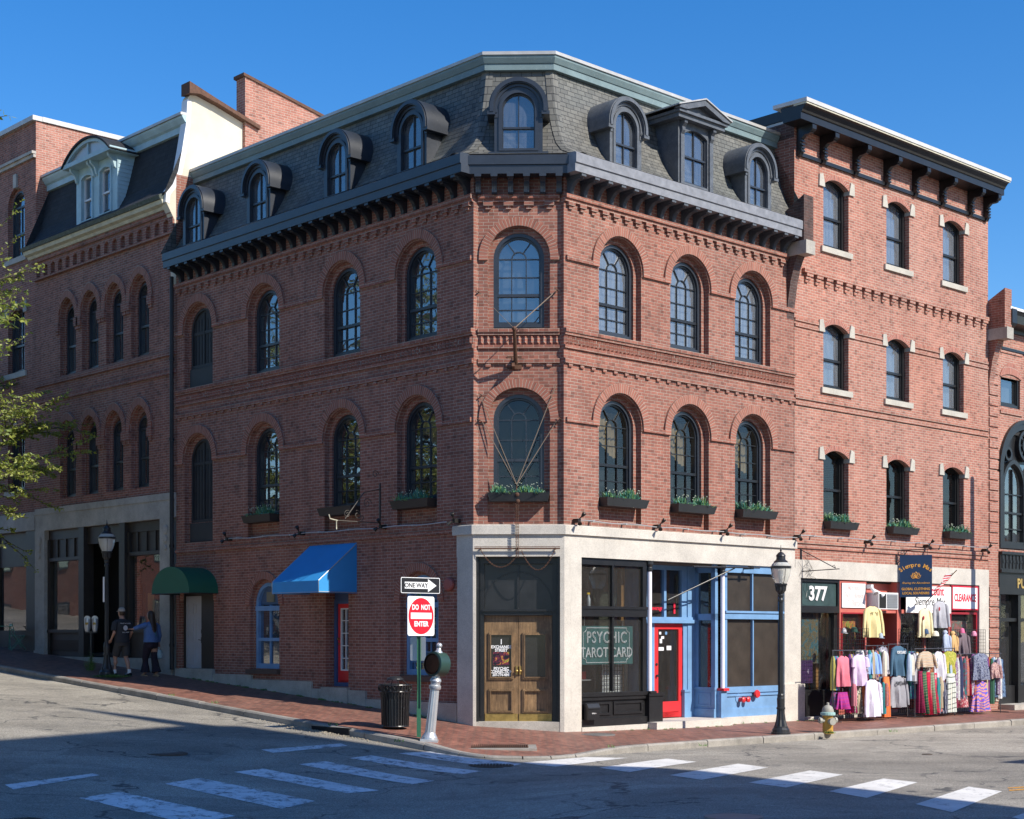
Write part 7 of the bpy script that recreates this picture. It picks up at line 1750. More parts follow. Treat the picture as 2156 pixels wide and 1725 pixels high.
def rail(x0, x1, y, d, label):
    t0, z0 = gc(x0, y, d); t1, z1 = gc(x1, y, d); e = empty('clothes_rail', FR.at(t0, 0, d), label, 'clothes rail', 'chrome clothes rails outside the shop')
    m = MB(); m.tube([(t0, 0, z0), (t1, 0, z0)], .011, 8); m.build('bar', RAILM, e, FR.at(0, 0, d))
    for t in (t0 + .03, t1 - .03): zb = walk_z(*FR.w(t, d)); m = MB(); m.tube([(t, 0, zb), (t, 0, z0)], .012, 8); m.tube([(t - .0, -.25, zb + .03), (t, .25, zb + .03)], .012, 6); m.build('leg', RAILM, e, FR.at(0, 0, d))
rail(432, 660, 880, .98, 'chrome rail holding the coral and lilac tops'); rail(655, 815, 848, .78, 'chrome rail holding the sky blue top'); rail(985, 1260, 868, .95, 'chrome rail holding the tan jacket and skirts'); rail(1255, 1570, 905, .95, 'chrome rail holding the dresses and navy blouse')
rail(806, 944, 838, .8, 'short chrome rail holding the PORTLAND sweatshirts')
# goods seen through the shop window (plain coloured hangings)
for a_, b_, z0, z1, mt, lab in ((8.55, 9.25, 1.1, 2.2, C('hang1', (.02, .07, .08), 'mottle', (.15, .10, .03), (.03, .12, .15), 6), 'dark patterned hanging inside the 377 window'),
    (10.05, 10.85, 1.0, 2.25, C('hang2', (.10, .25, .06), 'mottle', (.45, .08, .05), (.5, .35, .05), 6), 'bright green and red hanging in the salmon framed window'),
    (15.3, 16.3, 1.2, 2.2, C('hang3', (.30, .25, .22), 'mottle', (.5, .1, .1), (.1, .2, .15), 8), 'patterned hanging in the red framed window')):
    m = MB(); m.box(a_, b_, .22, .235, z0, z1); o = m.build('textile_hanging', mt, None, FR.M); tag(o, lab, 'textile')
m = MB(); m.box(9.4, 9.5, .4, .5, .0, 3.0); o = m.build('wooden_post', WD, None, FR.M); tag(o, 'orange wood upright inside the 377 window', 'post')
m = MB(); m.box(8.50, 8.98, .20, .21, .62, 1.18); o = m.build('purple_poster', M_plain('poster_purple', (.06, .02, .10), .5, var=.1), None, FR.M); tag(o, 'dark purple poster low in the 377 window', 'poster')
text('poster_lettering', '4', .18, M_plain('poster_pale', (.45, .38, .5), .5), o, FR.at(8.78, .90, -.195), ext=.001)
# air conditioner
ac = empty('air_conditioner', FR.at(11.6, 2.7, .2), 'white air conditioner unit above the shop entrance', 'air conditioner')
m = MB(); m.box(11.12, 12.02, -.30, .25, 2.47, 2.90); m.build('case', WHITE, ac, FR.M)
m = MB(); m.box(11.50, 11.98, -.31, -.298, 2.50, 2.86)
for k in range(8): m.box(11.52, 11.96, -.32, -.308, 2.52 + k * .042, 2.54 + k * .042)
m.build('front_grille', GALV, ac, FR.M); m = MB(); m.box(11.15, 11.45, -.31, -.298, 2.50, 2.86); m.build('side_vent', INK, ac, FR.M)
m = MB()
for (x, z, dx) in ((11.02, 3.02, -.06), (11.16, 2.95, .1)): m.tube([(x, -.15, z), (x + dx, -.28, z - .1), (x + dx * 1.3, -.33, z - .16)], [.04, .05, .07], 10)
m.box(11.0, 11.1, -.16, .0, 3.0, 3.1); o = m.build('security_light', WHITE, None, FR.M, smooth=True); tag(o, 'white twin security light above the air conditioner', 'light')
# hanging banner
hb = empty('hanging_banner', FR.at(12.4, 3.4, .6), 'navy blue shop banner with gold lotus hanging from a black bracket', 'banner')
tt = FR.t(1886, 0); u_b = (FR.n * .86 + FR.x * .5).normalized()       # bracket direction
Mb = Matrix.Identity(4); Mb.col[0][:3] = (u_b.x, u_b.y, 0); yv = Vector((-u_b.y, u_b.x)); Mb.col[1][:3] = (yv.x, yv.y, 0); pw = FR.w(tt); Mb.col[3][:3] = (pw.x, pw.y, 0)
m = MB(); m.tube([(0, 0, 4.03), (1.08, 0, 4.05)], .014, 6); m.sph((1.09, 0, 4.05), .028, 8, 6); m.tube([(0, 0, 3.62), (.10, 0, 3.75), (.30, 0, 4.02)], .012, 6); m.box(-.02, .02, -.02, .02, 3.58, 4.05)
for sx_ in ((.09, 3.93, .05), (.17, 3.98, .035), (.06, 3.80, .04)): m.tube([(sx_[0] + sx_[2] * math.cos(a), 0, sx_[1] + sx_[2] * math.sin(a)) for a in [k * math.pi / 5 for k in range(11)]], .006, 4)
for x in (.22, .80): m.tube([(x, 0, 4.04), (x, 0, 3.90)], .006, 4)
m.build('bracket', IRON, hb, Mb)
m = MB(); m.box(.10, .92, -.012, .012, 2.80, 3.90); m.build('board', M_plain('banner_navy', (.012, .035, .10), .3, var=.15), hb, Mb)
GLD2 = M_plain('banner_gold', (.85, .42, .07), .5)
def ban(tx, z, s_, **k): return text('banner_lettering', tx, s_, GLD2, hb, Mb @ Matrix.Translation((.51, -.016, z)), ext=.001, **k)
cw = 'Siempre Mas'
for i_, c_ in enumerate(cw):
    if c_ == ' ': continue
    a = R(128 - i_ * 7.6); r_ = .62
    text('banner_lettering', c_, .155, GLD2, hb, Mb @ Matrix.Translation((.51 + r_ * math.cos(a), -.016, 3.02 + r_ * math.sin(a))) @ Matrix.Rotation(-(a - math.pi / 2), 4, 'Y'), ext=.001, bold=.002)
ban('Sharing the Abundance', 3.17, .075, shear=.3); ban('GLOBAL CLOTHING', 3.01, .09, sx=.88, bold=.002); ban('LOCAL SOUVENIRS', 2.90, .09, sx=.88, bold=.002)
m = MB()
for k, (a, l, w_) in enumerate(((90, .16, .045), (58, .15, .045), (122, .15, .045), (28, .14, .045), (152, .14, .045))):
    c, s_ = math.cos(R(a)), math.sin(R(a)); pts = []
    for j in range(13):
        q = j / 12; s2q = math.sin(math.pi * q); pts.append((.51 + c * l * q - s_ * w_ * s2q, -.016, 3.30 + s_ * l * q + c * w_ * s2q))
    for j in range(12, -1, -1):
        q = j / 12; s2q = math.sin(math.pi * q); pts.append((.51 + c * l * q + s_ * w_ * s2q, -.016, 3.30 + s_ * l * q - c * w_ * s2q))
    m.tube(pts, .005, 4)
m.build('lotus_emblem', GLD2, hb, Mb)
# plain bracket beside the 377 panel
b3 = empty('sign_bracket', FR.at(8.25, 3.6, .3), 'empty black triangular sign bracket beside the 377 panel', 'bracket')
m = MB(); m.box(8.18, 8.24, -.02, 0, 3.28, 3.90); m.tube([(8.21, -.02, 3.88), (8.45, -.85, 3.42)], .011, 5); m.tube([(8.21, -.02, 3.36), (8.47, -.95, 3.40)], .012, 5); m.tube([(8.45, -.85, 3.42), (8.44, -.82, 3.50), (8.42, -.78, 3.47)], .008, 5); m.build('arms', IRON, b3, FR.M)
m = MB(); random.seed(11)
for k in range(7):
    x, z = 8.1 + random.uniform(-.1, .3), random.uniform(3.3, 4.1); pts = [(x, -.05, z)]
    for j in range(9): x += random.uniform(-.12, .16); z -= random.uniform(.0, .16); pts.append((x, -.04 - random.uniform(0, .05), z))
    m.tube(pts, .004, 4)
o = m.build('loose_wires', BLK, None, FR.M); tag(o, 'tangle of loose black wires between the two sunny shops', 'wires')
# flag on a pole
fl = empty('flag', FR.at(13.6, 2.5, .5), 'small striped flag wrapped on an angled pole beside the navy banner', 'flag')
P0 = Vector((FR.px(1911, 1260, .5)[0], -.5, 2.75)); p1t, p1z = gc(1272, 338, 1.15); P0t, P0z = gc(1060, 560, .35)
a_ = Vector((P0t, -.35, P0z)); b_ = Vector((p1t, -1.15, p1z)); m = MB(); m.tube([a_, b_], .012, 6); m.build('pole', WD, fl, FR.M)
mF = MB(); nn = 14; vs = []
for i_ in range(nn + 1):
    for j in range(nn + 1):
        u = .55 + .37 * i_ / nn; v = j / nn; p = a_.lerp(b_, u); vs.append((p.x - v * .38 - .02 * math.sin(i_), p.y + .05 * math.sin(v * 7 + i_ * .6), p.z - .06 * v - .12 * v * (1 - i_ / nn)))
for i_ in range(nn):
    for j in range(nn):
        k = i_ * (nn + 1) + j; mF.m = i_ % 2; mF.add([vs[k], vs[k + 1], vs[k + nn + 2], vs[k + nn + 1]], [(0, 1, 2, 3)])
mF.m = 0; mF.build('cloth', [REFR, WHITE], fl, FR.M, recalc=False)
# ================================================================== PEOPLE
SKIN = M_plain('skin', (.42, .23, .16), .55, var=.06, bmp=.1); HAIR = M_plain('brown_hair', (.035, .020, .012), .5, var=.3, vs=20)
def fuse(mb, name, mat, parent, M, vox=.008):
    """overlapping limbs and torso become one continuous skin"""
    o = mb.build(name, mat, parent, M); r = o.modifiers.new('r', 'REMESH'); r.mode = 'VOXEL'; r.voxel_size = vox; s_ = o.modifiers.new('s', 'SMOOTH'); s_.factor = .6; s_.iterations = 3
    me = bpy.data.meshes.new_from_object(o.evaluated_get(bpy.context.evaluated_depsgraph_get())); o.modifiers.clear(); o.data = me
    for p in me.polygons: p.use_smooth = True
    return o
def hand(mb, w_, d, side_, curl=.5):
    """w_ wrist, d direction of the fingers"""
    w_ = Vector(w_); d = Vector(d).normalized(); sd = Vector((side_, 0, 0)); sd = (sd - d * sd.dot(d)).normalized(); nr = d.cross(sd)
    c = w_ + d * .045; ring = lambda q, a, b_: [q + sd * a * math.cos(t) + nr * b_ * math.sin(t) for t in [k * math.pi / 5 for k in range(10)]]
    mb.loft([ring(w_, .026, .020), ring(w_ + d * .03, .036, .017), ring(w_ + d * .08, .040, .014), ring(w_ + d * .092, .036, .010)])
    for k, (o_, L) in enumerate(((-.030, .058), (-.010, .070), (.010, .074), (.030, .066))):
        p0 = w_ + d * .085 + sd * o_; p1 = p0 + d * L * .5 + nr * L * .18 * curl; p2 = p1 + d * L * .35 + nr * L * .45 * curl
        mb.tube([p0 - d * .02, p0, p1, p2], [.009, .009, .008, .007], 7)
    p0 = w_ + d * .03 + sd * .034; mb.tube([p0 - sd * .015, p0, p0 + sd * .022 + d * .03, p0 + sd * .026 + d * .055 + nr * .008], [.012, .011, .010, .008], 7)
def head(mb, c, f=1):
    """egg shaped skull with jaw, nose, brow and ears; looks along +y"""
    x, y, z = c; rr = []
    for dz, a, b_, oy in ((-.115, .030, .035, .035), (-.10, .048, .055, .025), (-.07, .062, .078, .012), (-.03, .072, .090, .004), (.01, .077, .097, -.004), (.05, .076, .096, -.008), (.085, .062, .080, -.008), (.108, .036, .048, -.006), (.115, .012, .018, -.004)):
        rr.append([(x + a * math.cos(t), y + oy + b_ * math.sin(t), z + dz) for t in [k * math.pi / 9 for k in range(18)]])
    mb.loft(rr)
    mb.tube([(x, y + .09, z + .02), (x, y + .112, z - .025), (x, y + .095, z - .035)], [.008, .013, .012], 7); mb.tube([(x - .03, y + .085, z + .03), (x + .03, y + .085, z + .03)], [.010, .010], 6)
    mb.tube([(x - .022, y + .088, z - .062), (x + .022, y + .088, z - .062)], [.007, .007], 6)
    for s_ in (-1, 1): mb.sph((x + s_ * .078, y - .005, z - .01), .026, 8, 6, .35, .7, 1)
EYEM = M_plain('eye', (.03, .02, .015), .2)
def eyes(c, par, M):
    m = MB()
    for s_ in (-1, 1): m.sph((c[0] + s_ * .030, c[1] + .088, c[2] + .008), .009, 8, 6)
    m.build('eyes', EYEM, par, M)
# man walking away along the left street
mm_ = base_at(257, 1424, R(48)); man = empty('person', mm_, 'person in dark printed T-shirt, grey shorts and pale cap beside the street lamp', 'person')
SH_Z = 1.44
m = MB()
m.loft([[(a * math.cos(t), b_ * math.sin(t) + oy, z) for t in [k * math.pi / 10 for k in range(20)]] for z, a, b_, oy in ((.84, .14, .11, 0), (.92, .17, .125, 0), (1.02, .165, .125, 0), (1.15, .17, .13, .01), (1.30, .19, .13, .0), (1.40, .185, .11, -.01), (1.45, .12, .08, -.005), (1.49, .06, .065, 0), (1.56, .055, .06, .015))])
head(m, (0, .03, 1.645))
for hip, knee, ank, toe in (((.095, 0, .90), (.105, -.02, .48), (.11, -.16, .10), (.115, -.02, .03)), ((-.095, 0, .90), (-.10, .16, .50), (-.10, .18, .09), (-.105, .33, .03))):
    k_, a_ = Vector(knee), Vector(ank); h_ = Vector(hip); cal = k_.lerp(a_, .35) - Vector((0, .02, 0))
    m.tube([h_, h_.lerp(k_, .5), k_, cal, k_.lerp(a_, .75), a_], [.095, .082, .058, .058, .042, .038], 14); m.tube([a_, a_.lerp(Vector(toe), .5), toe], [.038, .038, .025], 10)
m.tube([(-.17, 0, 1.41), (-.225, -.01, 1.36), (-.27, -.05, 1.12), (-.25, .10, .96)], [.055, .052, .040, .027], 12); hand(m, (-.25, .10, .96), (0, .5, -.8), -1)
m.tube([(.17, 0, 1.41), (.225, -.01, 1.36), (.265, -.03, 1.12), (.26, .10, .93)], [.055, .052, .040, .027], 12); hand(m, (.26, .10, .93), (0, .45, -.85), 1)
fuse(m, 'body', SKIN, man, mm_); eyes((0, .03, 1.645), man, mm_)
TS = M_plain('dark_tshirt', (.025, .027, .032), .85, var=.15); SHO = M_plain('grey_shorts', (.045, .042, .040), .9, var=.15)
m = MB(); m.loft([[(a * math.cos(t) * (1 + .02 * math.sin(5 * t + z * 9)), b_ * math.sin(t) + oy, z) for t in [k * math.pi / 12 for k in range(24)]] for z, a, b_, oy in ((.86, .205, .155, 0), (1.0, .20, .15, 0), (1.15, .20, .15, .01), (1.30, .215, .145, 0), (1.40, .205, .12, -.01), (1.455, .135, .09, -.005), (1.48, .075, .075, 0))])
for s_ in (-1, 1): m.tube([(s_ * .15, 0, 1.40), (s_ * .225, -.01, 1.36), (s_ * .275, -.03, 1.17)], [.075, .075, .075], 14)
sh_ = fuse(m, 'tshirt', TS, man, mm_)
text('shirt_print', 'WHAT A LOOK', .045, WHITE, sh_, mm_ @ Matrix.Translation((0, -.152, 1.36)), ext=.001)
text('shirt_print', 'CALL NOW', .040, WHITE, sh_, mm_ @ Matrix.Translation((0, -.160, 1.13)), ext=.001)
m = MB(); m.lathe([(.065, 0), (.065, -.004), (.055, -.004), (.055, 0)], (0, -.152, 1.245), 20, ax='y'); m.box(-.04, .04, -.157, -.152, 1.26, 1.275); m.box(-.04, .04, -.157, -.152, 1.235, 1.25); m.box(-.035, .035, -.157, -.152, 1.21, 1.225); m.build('round_print', WHITE, sh_, mm_)
m = MB(); m.loft([[(a * math.cos(t), b_ * math.sin(t), z) for t in [k * math.pi / 10 for k in range(20)]] for z, a, b_ in ((.78, .185, .13), (.88, .19, .14), (.96, .185, .14))])
for s_, kn_ in ((1, (.105, -.02, .50)), (-1, (-.10, .15, .52))): m.tube([(s_ * .095, 0, .88), Vector((s_ * .095, 0, .88)).lerp(Vector(kn_), .95)], [.11, .105], 16)
fuse(m, 'shorts', SHO, man, mm_)
for a_, t_ in (((.11, -.16, .10), (.115, -.02, .03)), ((-.10, .18, .09), (-.105, .33, .03))):
    m = MB(); a_, t_ = Vector(a_), Vector(t_); m.tube([a_ + Vector((0, 0, .08)), a_ - Vector((0, 0, .03))], [.046, .048], 12); m.build('sock', WHITE, man, mm_)
    m = MB(); m.tube([a_ - Vector((0, .07, .055)), a_ - Vector((0, 0, .05)), a_.lerp(t_, .6) - Vector((0, 0, .02)), t_ + Vector((0, .03, 0))], [.04, .05, .046, .032], 12); m.build('shoe', BLK, man, mm_, smooth=True)
m = MB(); m.loft([[(a * math.cos(t), .02 + b_ * math.sin(t), z) for t in [k * math.pi / 10 for k in range(20)]] for z, a, b_ in ((1.67, .088, .108), (1.70, .088, .108), (1.74, .075, .093), (1.77, .045, .055), (1.78, .01, .01))]); m.loft([[(.07 * math.cos(t), .12 + .09 * math.sin(t), z) for t in [k * math.pi / 8 for k in range(16)]] for z in (1.668, 1.68)]); m.build('cap', M_plain('beige_cap', (.36, .31, .26), .8), man, mm_, smooth=True)
m = MB(); m.loft([[(a * math.cos(t), -.005 + b_ * math.sin(t), z) for t in [k * math.pi / 10 for k in range(20)]] for z, a, b_ in ((1.57, .055, .06), (1.60, .074, .088), (1.67, .083, .099))]); m.build('hair', HAIR, man, mm_, smooth=True)
# woman in a denim shirt
mw = base_at(318, 1424, R(52)); wo = empty('person', mw, 'person with long brown hair in blue denim shirt, carrying a pale shopping bag', 'person')
m = MB()
m.loft([[(a * math.cos(t), b_ * math.sin(t) + oy, z) for t in [k * math.pi / 10 for k in range(20)]] for z, a, b_, oy in ((.80, .15, .13, 0), (.90, .19, .15, -.01), (1.0, .17, .135, 0), (1.10, .16, .13, .01), (1.24, .175, .135, .01), (1.34, .165, .11, 0), (1.39, .11, .08, 0), (1.43, .05, .055, 0), (1.49, .048, .052, .01))])
head(m, (0, .03, 1.575))
for hip, knee, ank, toe in (((.095, 0, .84), (.10, -.01, .46), (.10, -.12, .09), (.11, .02, .025)), ((-.095, 0, .84), (-.09, .12, .47), (-.09, .12, .08), (-.10, .26, .025))):
    k_, a_ = Vector(knee), Vector(ank); h_ = Vector(hip); m.tube([h_, h_.lerp(k_, .5), k_, k_.lerp(a_, .4), a_], [.105, .09, .06, .056, .034], 14); m.tube([a_, a_.lerp(Vector(toe), .5), toe], [.034, .032, .022], 10)
m.tube([(-.15, 0, 1.35), (-.20, 0, 1.32), (-.40, .04, 1.26), (-.50, .12, 1.22)], [.055, .052, .04, .026], 12); hand(m, (-.50, .12, 1.22), (-.5, .8, .05), 1)
m.tube([(.15, 0, 1.35), (.20, -.01, 1.31), (.245, -.04, 1.06), (.27, .03, .84)], [.055, .05, .038, .026], 12); hand(m, (.27, .03, .84), (.05, .1, -1), 1, 1.4)
fuse(m, 'body', SKIN, wo, mw); eyes((0, .03, 1.575), wo, mw)
DEN = M_plain('denim', (.085, .16, .33), .85, var=.2, vs=8); DRK = M_plain('dark_plum_trousers', (.018, .012, .022), .9)
m = MB(); m.loft([[(a * math.cos(t) * (1 + .025 * math.sin(6 * t + z * 11)), b_ * math.sin(t) + oy, z) for t in [k * math.pi / 12 for k in range(24)]] for z, a, b_, oy in ((.88, .215, .175, -.01), (.98, .20, .165, 0), (1.10, .19, .155, .01), (1.24, .20, .155, .01), (1.33, .185, .125, 0), (1.39, .12, .09, 0), (1.42, .065, .07, 0))])
m.tube([(-.14, 0, 1.34), (-.20, 0, 1.32), (-.40, .04, 1.26), (-.48, .10, 1.23)], [.07, .075, .062, .045], 14); m.tube([(.14, 0, 1.34), (.21, -.01, 1.30), (.25, -.04, 1.06), (.265, .01, .90)], [.07, .072, .06, .045], 14)
fuse(m, 'denim_shirt', DEN, wo, mw)
m = MB(); m.loft([[(a * math.cos(t), b_ * math.sin(t) - .005, z) for t in [k * math.pi / 10 for k in range(20)]] for z, a, b_ in ((.74, .19, .14), (.84, .20, .155), (.94, .185, .145))])
for s_, kn_, an_ in ((1, (.10, -.01, .46), (.10, -.10, .10)), (-1, (-.09, .12, .47), (-.09, .12, .10))): m.tube([(s_ * .095, 0, .82), kn_, Vector(kn_).lerp(Vector(an_), .6), an_], [.12, .085, .10, .125], 16)
fuse(m, 'trousers', DRK, wo, mw)
for a_, t_ in (((.10, -.12, .09), (.11, .02, .025)), ((-.09, .12, .08), (-.10, .26, .025))):
    a_, t_ = Vector(a_), Vector(t_); m = MB(); m.tube([a_ - Vector((0, .06, .075)), a_.lerp(t_, .6) - Vector((0, 0, .035)), t_ + Vector((0, .02, -.018))], [.03, .036, .028], 10); m.tube([a_.lerp(t_, .55) + Vector((-.045, 0, -.02)), a_.lerp(t_, .55) + Vector((0, 0, .03)), a_.lerp(t_, .55) + Vector((.045, 0, -.02))], [.01, .012, .01], 8); m.build('sandal', M_plain('tan_sandal', (.35, .25, .16), .6), wo, mw, smooth=True)
m = MB(); m.loft([[(a * math.cos(t) * (1 + .04 * math.sin(7 * t)), oy + b_ * math.sin(t), z) for t in [k * math.pi / 10 for k in range(20)]] for z, a, b_, oy in ((1.13, .03, .02, -.14), (1.20, .07, .035, -.135), (1.32, .085, .045, -.11), (1.42, .088, .06, -.07), (1.50, .09, .09, -.02), (1.58, .088, .108, -.005), (1.65, .078, .095, .0), (1.69, .05, .06, .01), (1.705, .015, .02, .01))]); m.build('long_hair', HAIR, wo, mw, smooth=True)
m = MB(); m.tube([(-.14, .10, 1.38), (-.02, -.155, 1.20), (.05, -.16, 1.05), (-.1, .12, .95)], .008, 6); m.build('bag_strap', M_plain('green_strap', (.02, .22, .12), .6), wo, mw)
bgm = mw @ Matrix.Translation((.275, .04, .74)); m = MB(); m.loft([[(a * math.cos(t) * (1 + .12 * math.sin(4 * t + z * 20)), b_ * math.sin(t) * (1 + .12 * math.sin(3 * t + z * 30)), z) for t in [k * math.pi / 9 for k in range(18)]] for z, a, b_ in ((-.30, .05, .03), (-.27, .12, .07), (-.18, .135, .08), (-.08, .10, .06), (-.02, .05, .03), (.02, .02, .015))])
bg_ = m.build('plastic_bag', M_plain('pale_bag', (.50, .66, .66), .4, var=.15, vs=9), None, bgm, smooth=True); tag(bg_, 'pale translucent shopping bag carried by the person in denim', 'bag')
m = MB()
for s_ in (-1, 1): m.tube([(s_ * .045, 0, -.04), (s_ * .02, 0, .04), (0, 0, .02)], .006, 6)
m.build('bag_handles', MATS['pale_bag'], bg_, bgm)

# ================================================================== TREE reaching in from the left
LEAF = M_plain('sunlit_leaf', (.30, .33, .07), .5, var=.25, vs=3, bmp=0); LEAF2 = M_plain('green_leaf', (.18, .24, .06), .5, var=.25, vs=3, bmp=0)
for q_ in (LEAF, LEAF2):
    b__ = q_.node_tree.nodes['Principled BSDF']; l_ = q_.node_tree.links; tr = q_.node_tree.nodes.new('ShaderNodeBsdfTranslucent'); mx = q_.node_tree.nodes.new('ShaderNodeMixShader'); mx.inputs[0].default_value = .35
    tr.inputs[0].default_value = (.35, .42, .04, 1); l_.new(b__.outputs[0], mx.inputs[1]); l_.new(tr.outputs[0], mx.inputs[2]); l_.new(mx.outputs[0], q_.node_tree.nodes['Material Output'].inputs[0])
BARK = M_plain('bark', (.09, .07, .055), .9, var=.3, bmp=.6, bs=15)
tp = FL.w(-19, 2.3); tz = walk_z(tp.x, tp.y); tree = empty('street_tree', (tp.x, tp.y, tz), 'leafy street tree whose sunlit branches reach in at the left edge', 'tree')
random.seed(21); T0 = Vector((tp.x, tp.y, tz)); mt_ = MB(); mt_.tube([T0 - Vector((0, 0, .2)), T0 + Vector((.05, 0, 2)), T0 + Vector((-.1, .1, 4.2)), T0 + Vector((0, 0, 6.5)), T0 + Vector((.1, -.1, 9.5))], [.22, .17, .14, .10, .03], 10)
ml = MB(); mb_ = MB()
def leaf(p, d, s_):
    d = d.normalized(); sd = d.cross(Vector((random.uniform(-1, 1), random.uniform(-1, 1), random.uniform(-1, 1)))).normalized(); nn = d.cross(sd)
    ml.m = 0 if random.random() < .6 else 1
    ml.add([p, p + d * s_ * .4 + sd * s_ * .27 + nn * s_ * .05, p + d * s_, p + d * s_ * .4 - sd * s_ * .27 + nn * s_ * .05], [(0, 1, 2), (0, 2, 3)])
def twig(p, d, L, r, depth, dens=1.0):
    pts = [p.copy()]; q = p.copy(); dd = d.normalized(); n = max(4, int(L / .16))
    for k in range(n):
        dd = (dd + Vector((random.uniform(-.14, .14), random.uniform(-.14, .14), random.uniform(-.10, .08)))).normalized(); q = q + dd * (L / n); pts.append(q.copy())
        if depth <= 1 or k > n * .45:
            for j in range(int(3 * dens + random.random())):
                a = (dd * .5 + Vector((random.uniform(-1, 1), random.uniform(-1, 1), random.uniform(-.8, .5)))).normalized(); leaf(q + Vector((random.uniform(-.03, .03), random.uniform(-.03, .03), 0)), a, random.uniform(.075, .135))
        if depth > 0 and k > 0 and random.random() < (.75 if depth > 1 else .6):
            sd = dd.cross(Vector((0, 0, 1))).normalized() * random.choice((-1, 1)); twig(q, dd * .75 + sd * .6 + Vector((0, 0, random.uniform(-.25, .3))), L * random.uniform(.25, .42), r * .5, depth - 1, dens)
    mb_.tube(pts, [r * (1 - .85 * k / n) for k in range(n + 1)], 5)
def tgt(x, y, Y): return Vector(((x - CX) / FP * Y, Y, EYE + (CY - y) / FP * Y))
for x, y, Y, hs_, dens in ((138, 903, 43.5, 5.6, 1.1), (122, 985, 43.0, 5.0, 1.0), (128, 880, 44.2, 6.2, 1.1), (95, 935, 42.6, 5.2, 1.2), (70, 1015, 43.2, 4.6, .9), (30, 830, 43.5, 6.2, .8), (60, 872, 42.8, 5.8, .9), (38, 1108, 43.4, 3.9, .9), (22, 1060, 43.0, 4.2, .8), (8, 515, 43.6, 8.2, .5), (-8, 650, 43.4, 7.4, .5), (75, 958, 44.4, 5.4, 1.1)):
    tg = tgt(x, y, Y); b0 = T0 + Vector((0, 0, hs_ - (T0.z if False else 0) - .2)); b0.z = min(T0.z + hs_, tg.z + .1); dv = tg - b0; twig(b0, dv, dv.length, .04, 2, dens * .85)
for k in range(26):
    a = random.uniform(R(90), R(330)); z = random.uniform(4, 9.5); b0 = T0 + Vector((0, 0, z)); twig(b0, Vector((math.cos(a), math.sin(a) * .8, random.uniform(-.1, .5))), random.uniform(2, 3.4), .05, 2, .7)
trk = mt_.build('trunk', BARK, tree, I4, smooth=True); mb_.build('branches', BARK, trk, I4, smooth=True); ml.build('crown', [LEAF, LEAF2], tree, I4, recalc=False)

random.seed(77)
for k, (t, d, sc_) in enumerate(((-5.5, 11.8, 1.15), (-9.5, 11.3, 1.25), (-13.5, 11.6, 1.25), (-17.5, 11.2, 1.2), (-22, 11.6, 1.15))):
    p = FL.w(t, d); copy_tree(tree, Matrix.Translation((p.x, p.y, road_z(p.x, p.y))) @ Matrix.Rotation(k * 1.9, 4, 'Z') @ Matrix.Scale(sc_, 4) , 'street tree across the left street, %s from the corner' % ('nearest', 'second', 'third', 'fourth', 'farthest')[k])

# ================================================================== WEEDS
def weed(M, r_, h, n, label):
    m = MB(); random.seed(int(r_ * 1000))
    for k in range(n):
        a = random.uniform(0, 6.28); q = r_ * random.random() ** .6; x, y = q * math.cos(a), q * math.sin(a); hh = h * random.uniform(.4, 1) * (1.1 - q / r_ * .6)
        p = Vector((x * .5, y * .5, 0)); t_ = Vector((x, y, hh)); mid = p.lerp(t_, .6); m.m = random.randrange(2)
        for j in range(4):
            c = p.lerp(t_, .35 + .22 * j); aa = random.uniform(0, 6.28); s_ = random.uniform(.015, .04); d1 = Vector((math.cos(aa), math.sin(aa), random.uniform(-.2, .6))) * s_; d2 = Vector((-math.sin(aa), math.cos(aa), .2)) * s_ * .5
            m.add([c, c + d1 * .5 + d2, c + d1, c + d1 * .5 - d2], [(0, 1, 2, 3)])
        m.add([p, p + Vector((.004, 0, 0)), t_], [(0, 1, 2)])
    o = m.build('weed', [WGR, WGL], None, M, recalc=False); return tag(o, label, 'weed')
WGR = M_plain('weed_green', (.07, .16, .025), .6, var=.3); WGL = M_plain('weed_light', (.16, .27, .05), .6, var=.3)
weed(base_at(996, 1519), .24, .32, 170, 'bushy green weed at the foot of the granite corner pillar')
weed(base_at(190, 1412), .20, .55, 120, 'tall leafy weed beside the parking meter')
weed(base_at(235, 1427), .55, .10, 260, 'low spreading weeds round the foot of the shaded lamp')
weed(base_at(1748, 1545), .12, .07, 60, 'small tuft of grass at the foot of the yellow hydrant')
weed(base_at(1215, 1531), .28, .10, 110, 'low weeds at the foot of the sunny granite pillar')
m = MB(); random.seed(9)
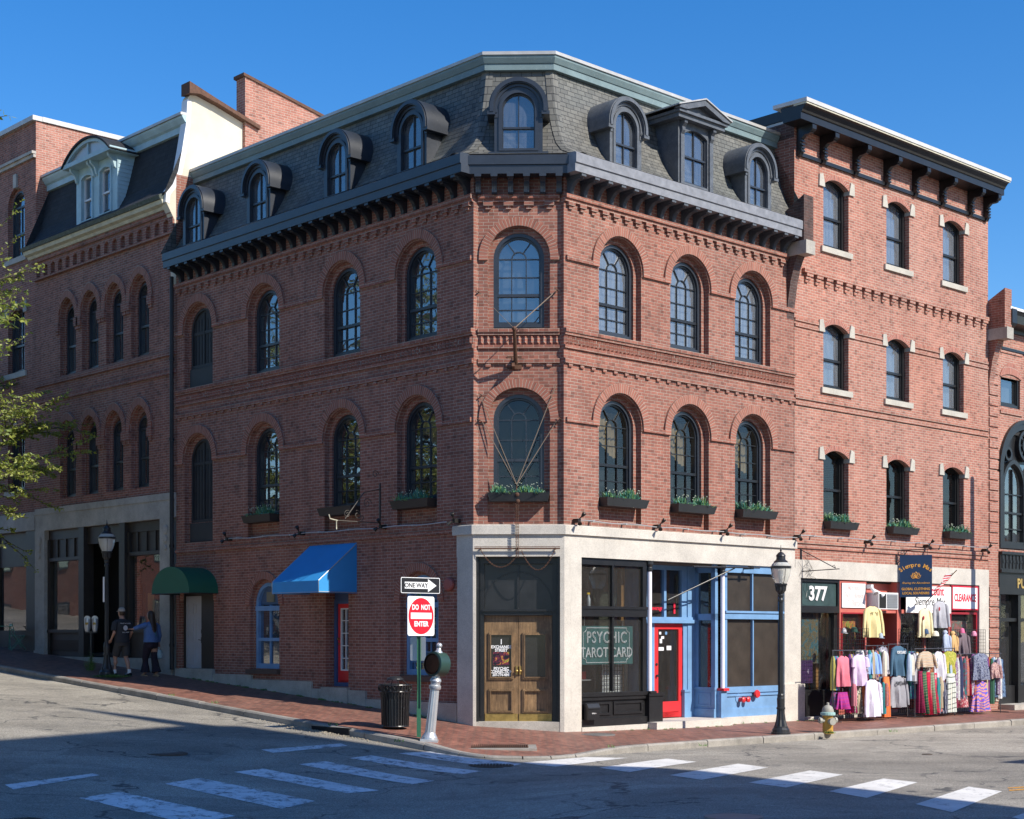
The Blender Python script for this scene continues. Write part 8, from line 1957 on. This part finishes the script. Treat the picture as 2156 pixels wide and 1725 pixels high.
def tuft(c, s_):
    for k in range(14):
        a = random.uniform(0, 6.28); L = s_ * random.uniform(.5, 1); p = c + Vector((random.uniform(-s_, s_), random.uniform(-s_, s_) * .6, 0)) ; m.add([p, p + Vector((.012, .004, 0)), p + Vector((math.cos(a) * L * .5, math.sin(a) * L * .5, L))], [(0, 1, 2)])
for x, y in ((1480, 1571), (1288, 1574), (1880, 1541), (453, 1481), (360, 1465), (840, 1562), (700, 1528), (1440, 1531), (570, 1443), (600, 1450), (660, 1463), (690, 1468), (480, 1427), (430, 1421), (300, 1400), (870, 1500), (900, 1508), (930, 1512), (1290, 1530), (1330, 1530), (1560, 1524)): tuft(gpx(x, y, walk_z), random.uniform(.05, .10))
for k in range(60): t = random.uniform(-11, -.6); p = FL.w(t, .10 + abs(random.gauss(0, .04))); tuft(Vector((p.x, p.y, walk_z(p.x, p.y))), random.uniform(.02, .06))
for k in range(30): t = random.uniform(.6, 12); p = FR.w(t, .36 if 2.6 < t < 5.2 else .14); tuft(Vector((p.x, p.y, walk_z(p.x, p.y))), random.uniform(.015, .04))
tag(m.build('grass_tufts', WGR, None, I4, recalc=False), 'scattered grass tufts in the pavement cracks', 'grass', None, 'stuff')
m = MB(); random.seed(4)
for k in range(220):
    p = Vector((random.uniform(-9, 9), random.uniform(20, 36))); z = road_z(p.x, p.y)
    if (p - A).dot(FL.n) < 3.0 or (p - Bc).dot(FR.n) < 3.0:
        if (p - A).dot(FL.n) < .2 or (p - Bc).dot(FR.n) < .2: continue
        z = walk_z(p.x, p.y)
    s_ = random.uniform(.008, .022); a = random.uniform(0, 6.28); m.add([(p.x, p.y, z + .008), (p.x + s_ * math.cos(a), p.y + s_ * math.sin(a), z + .012), (p.x - s_ * math.sin(a), p.y + s_ * math.cos(a), z + .014)], [(0, 1, 2)])
tag(m.build('litter_specks', M_plain('dry_leaf', (.30, .22, .12), .9, var=.5, vs=40), None, I4, recalc=False), 'tiny dry leaves and specks on road and pavement', 'debris', None, 'stuff')
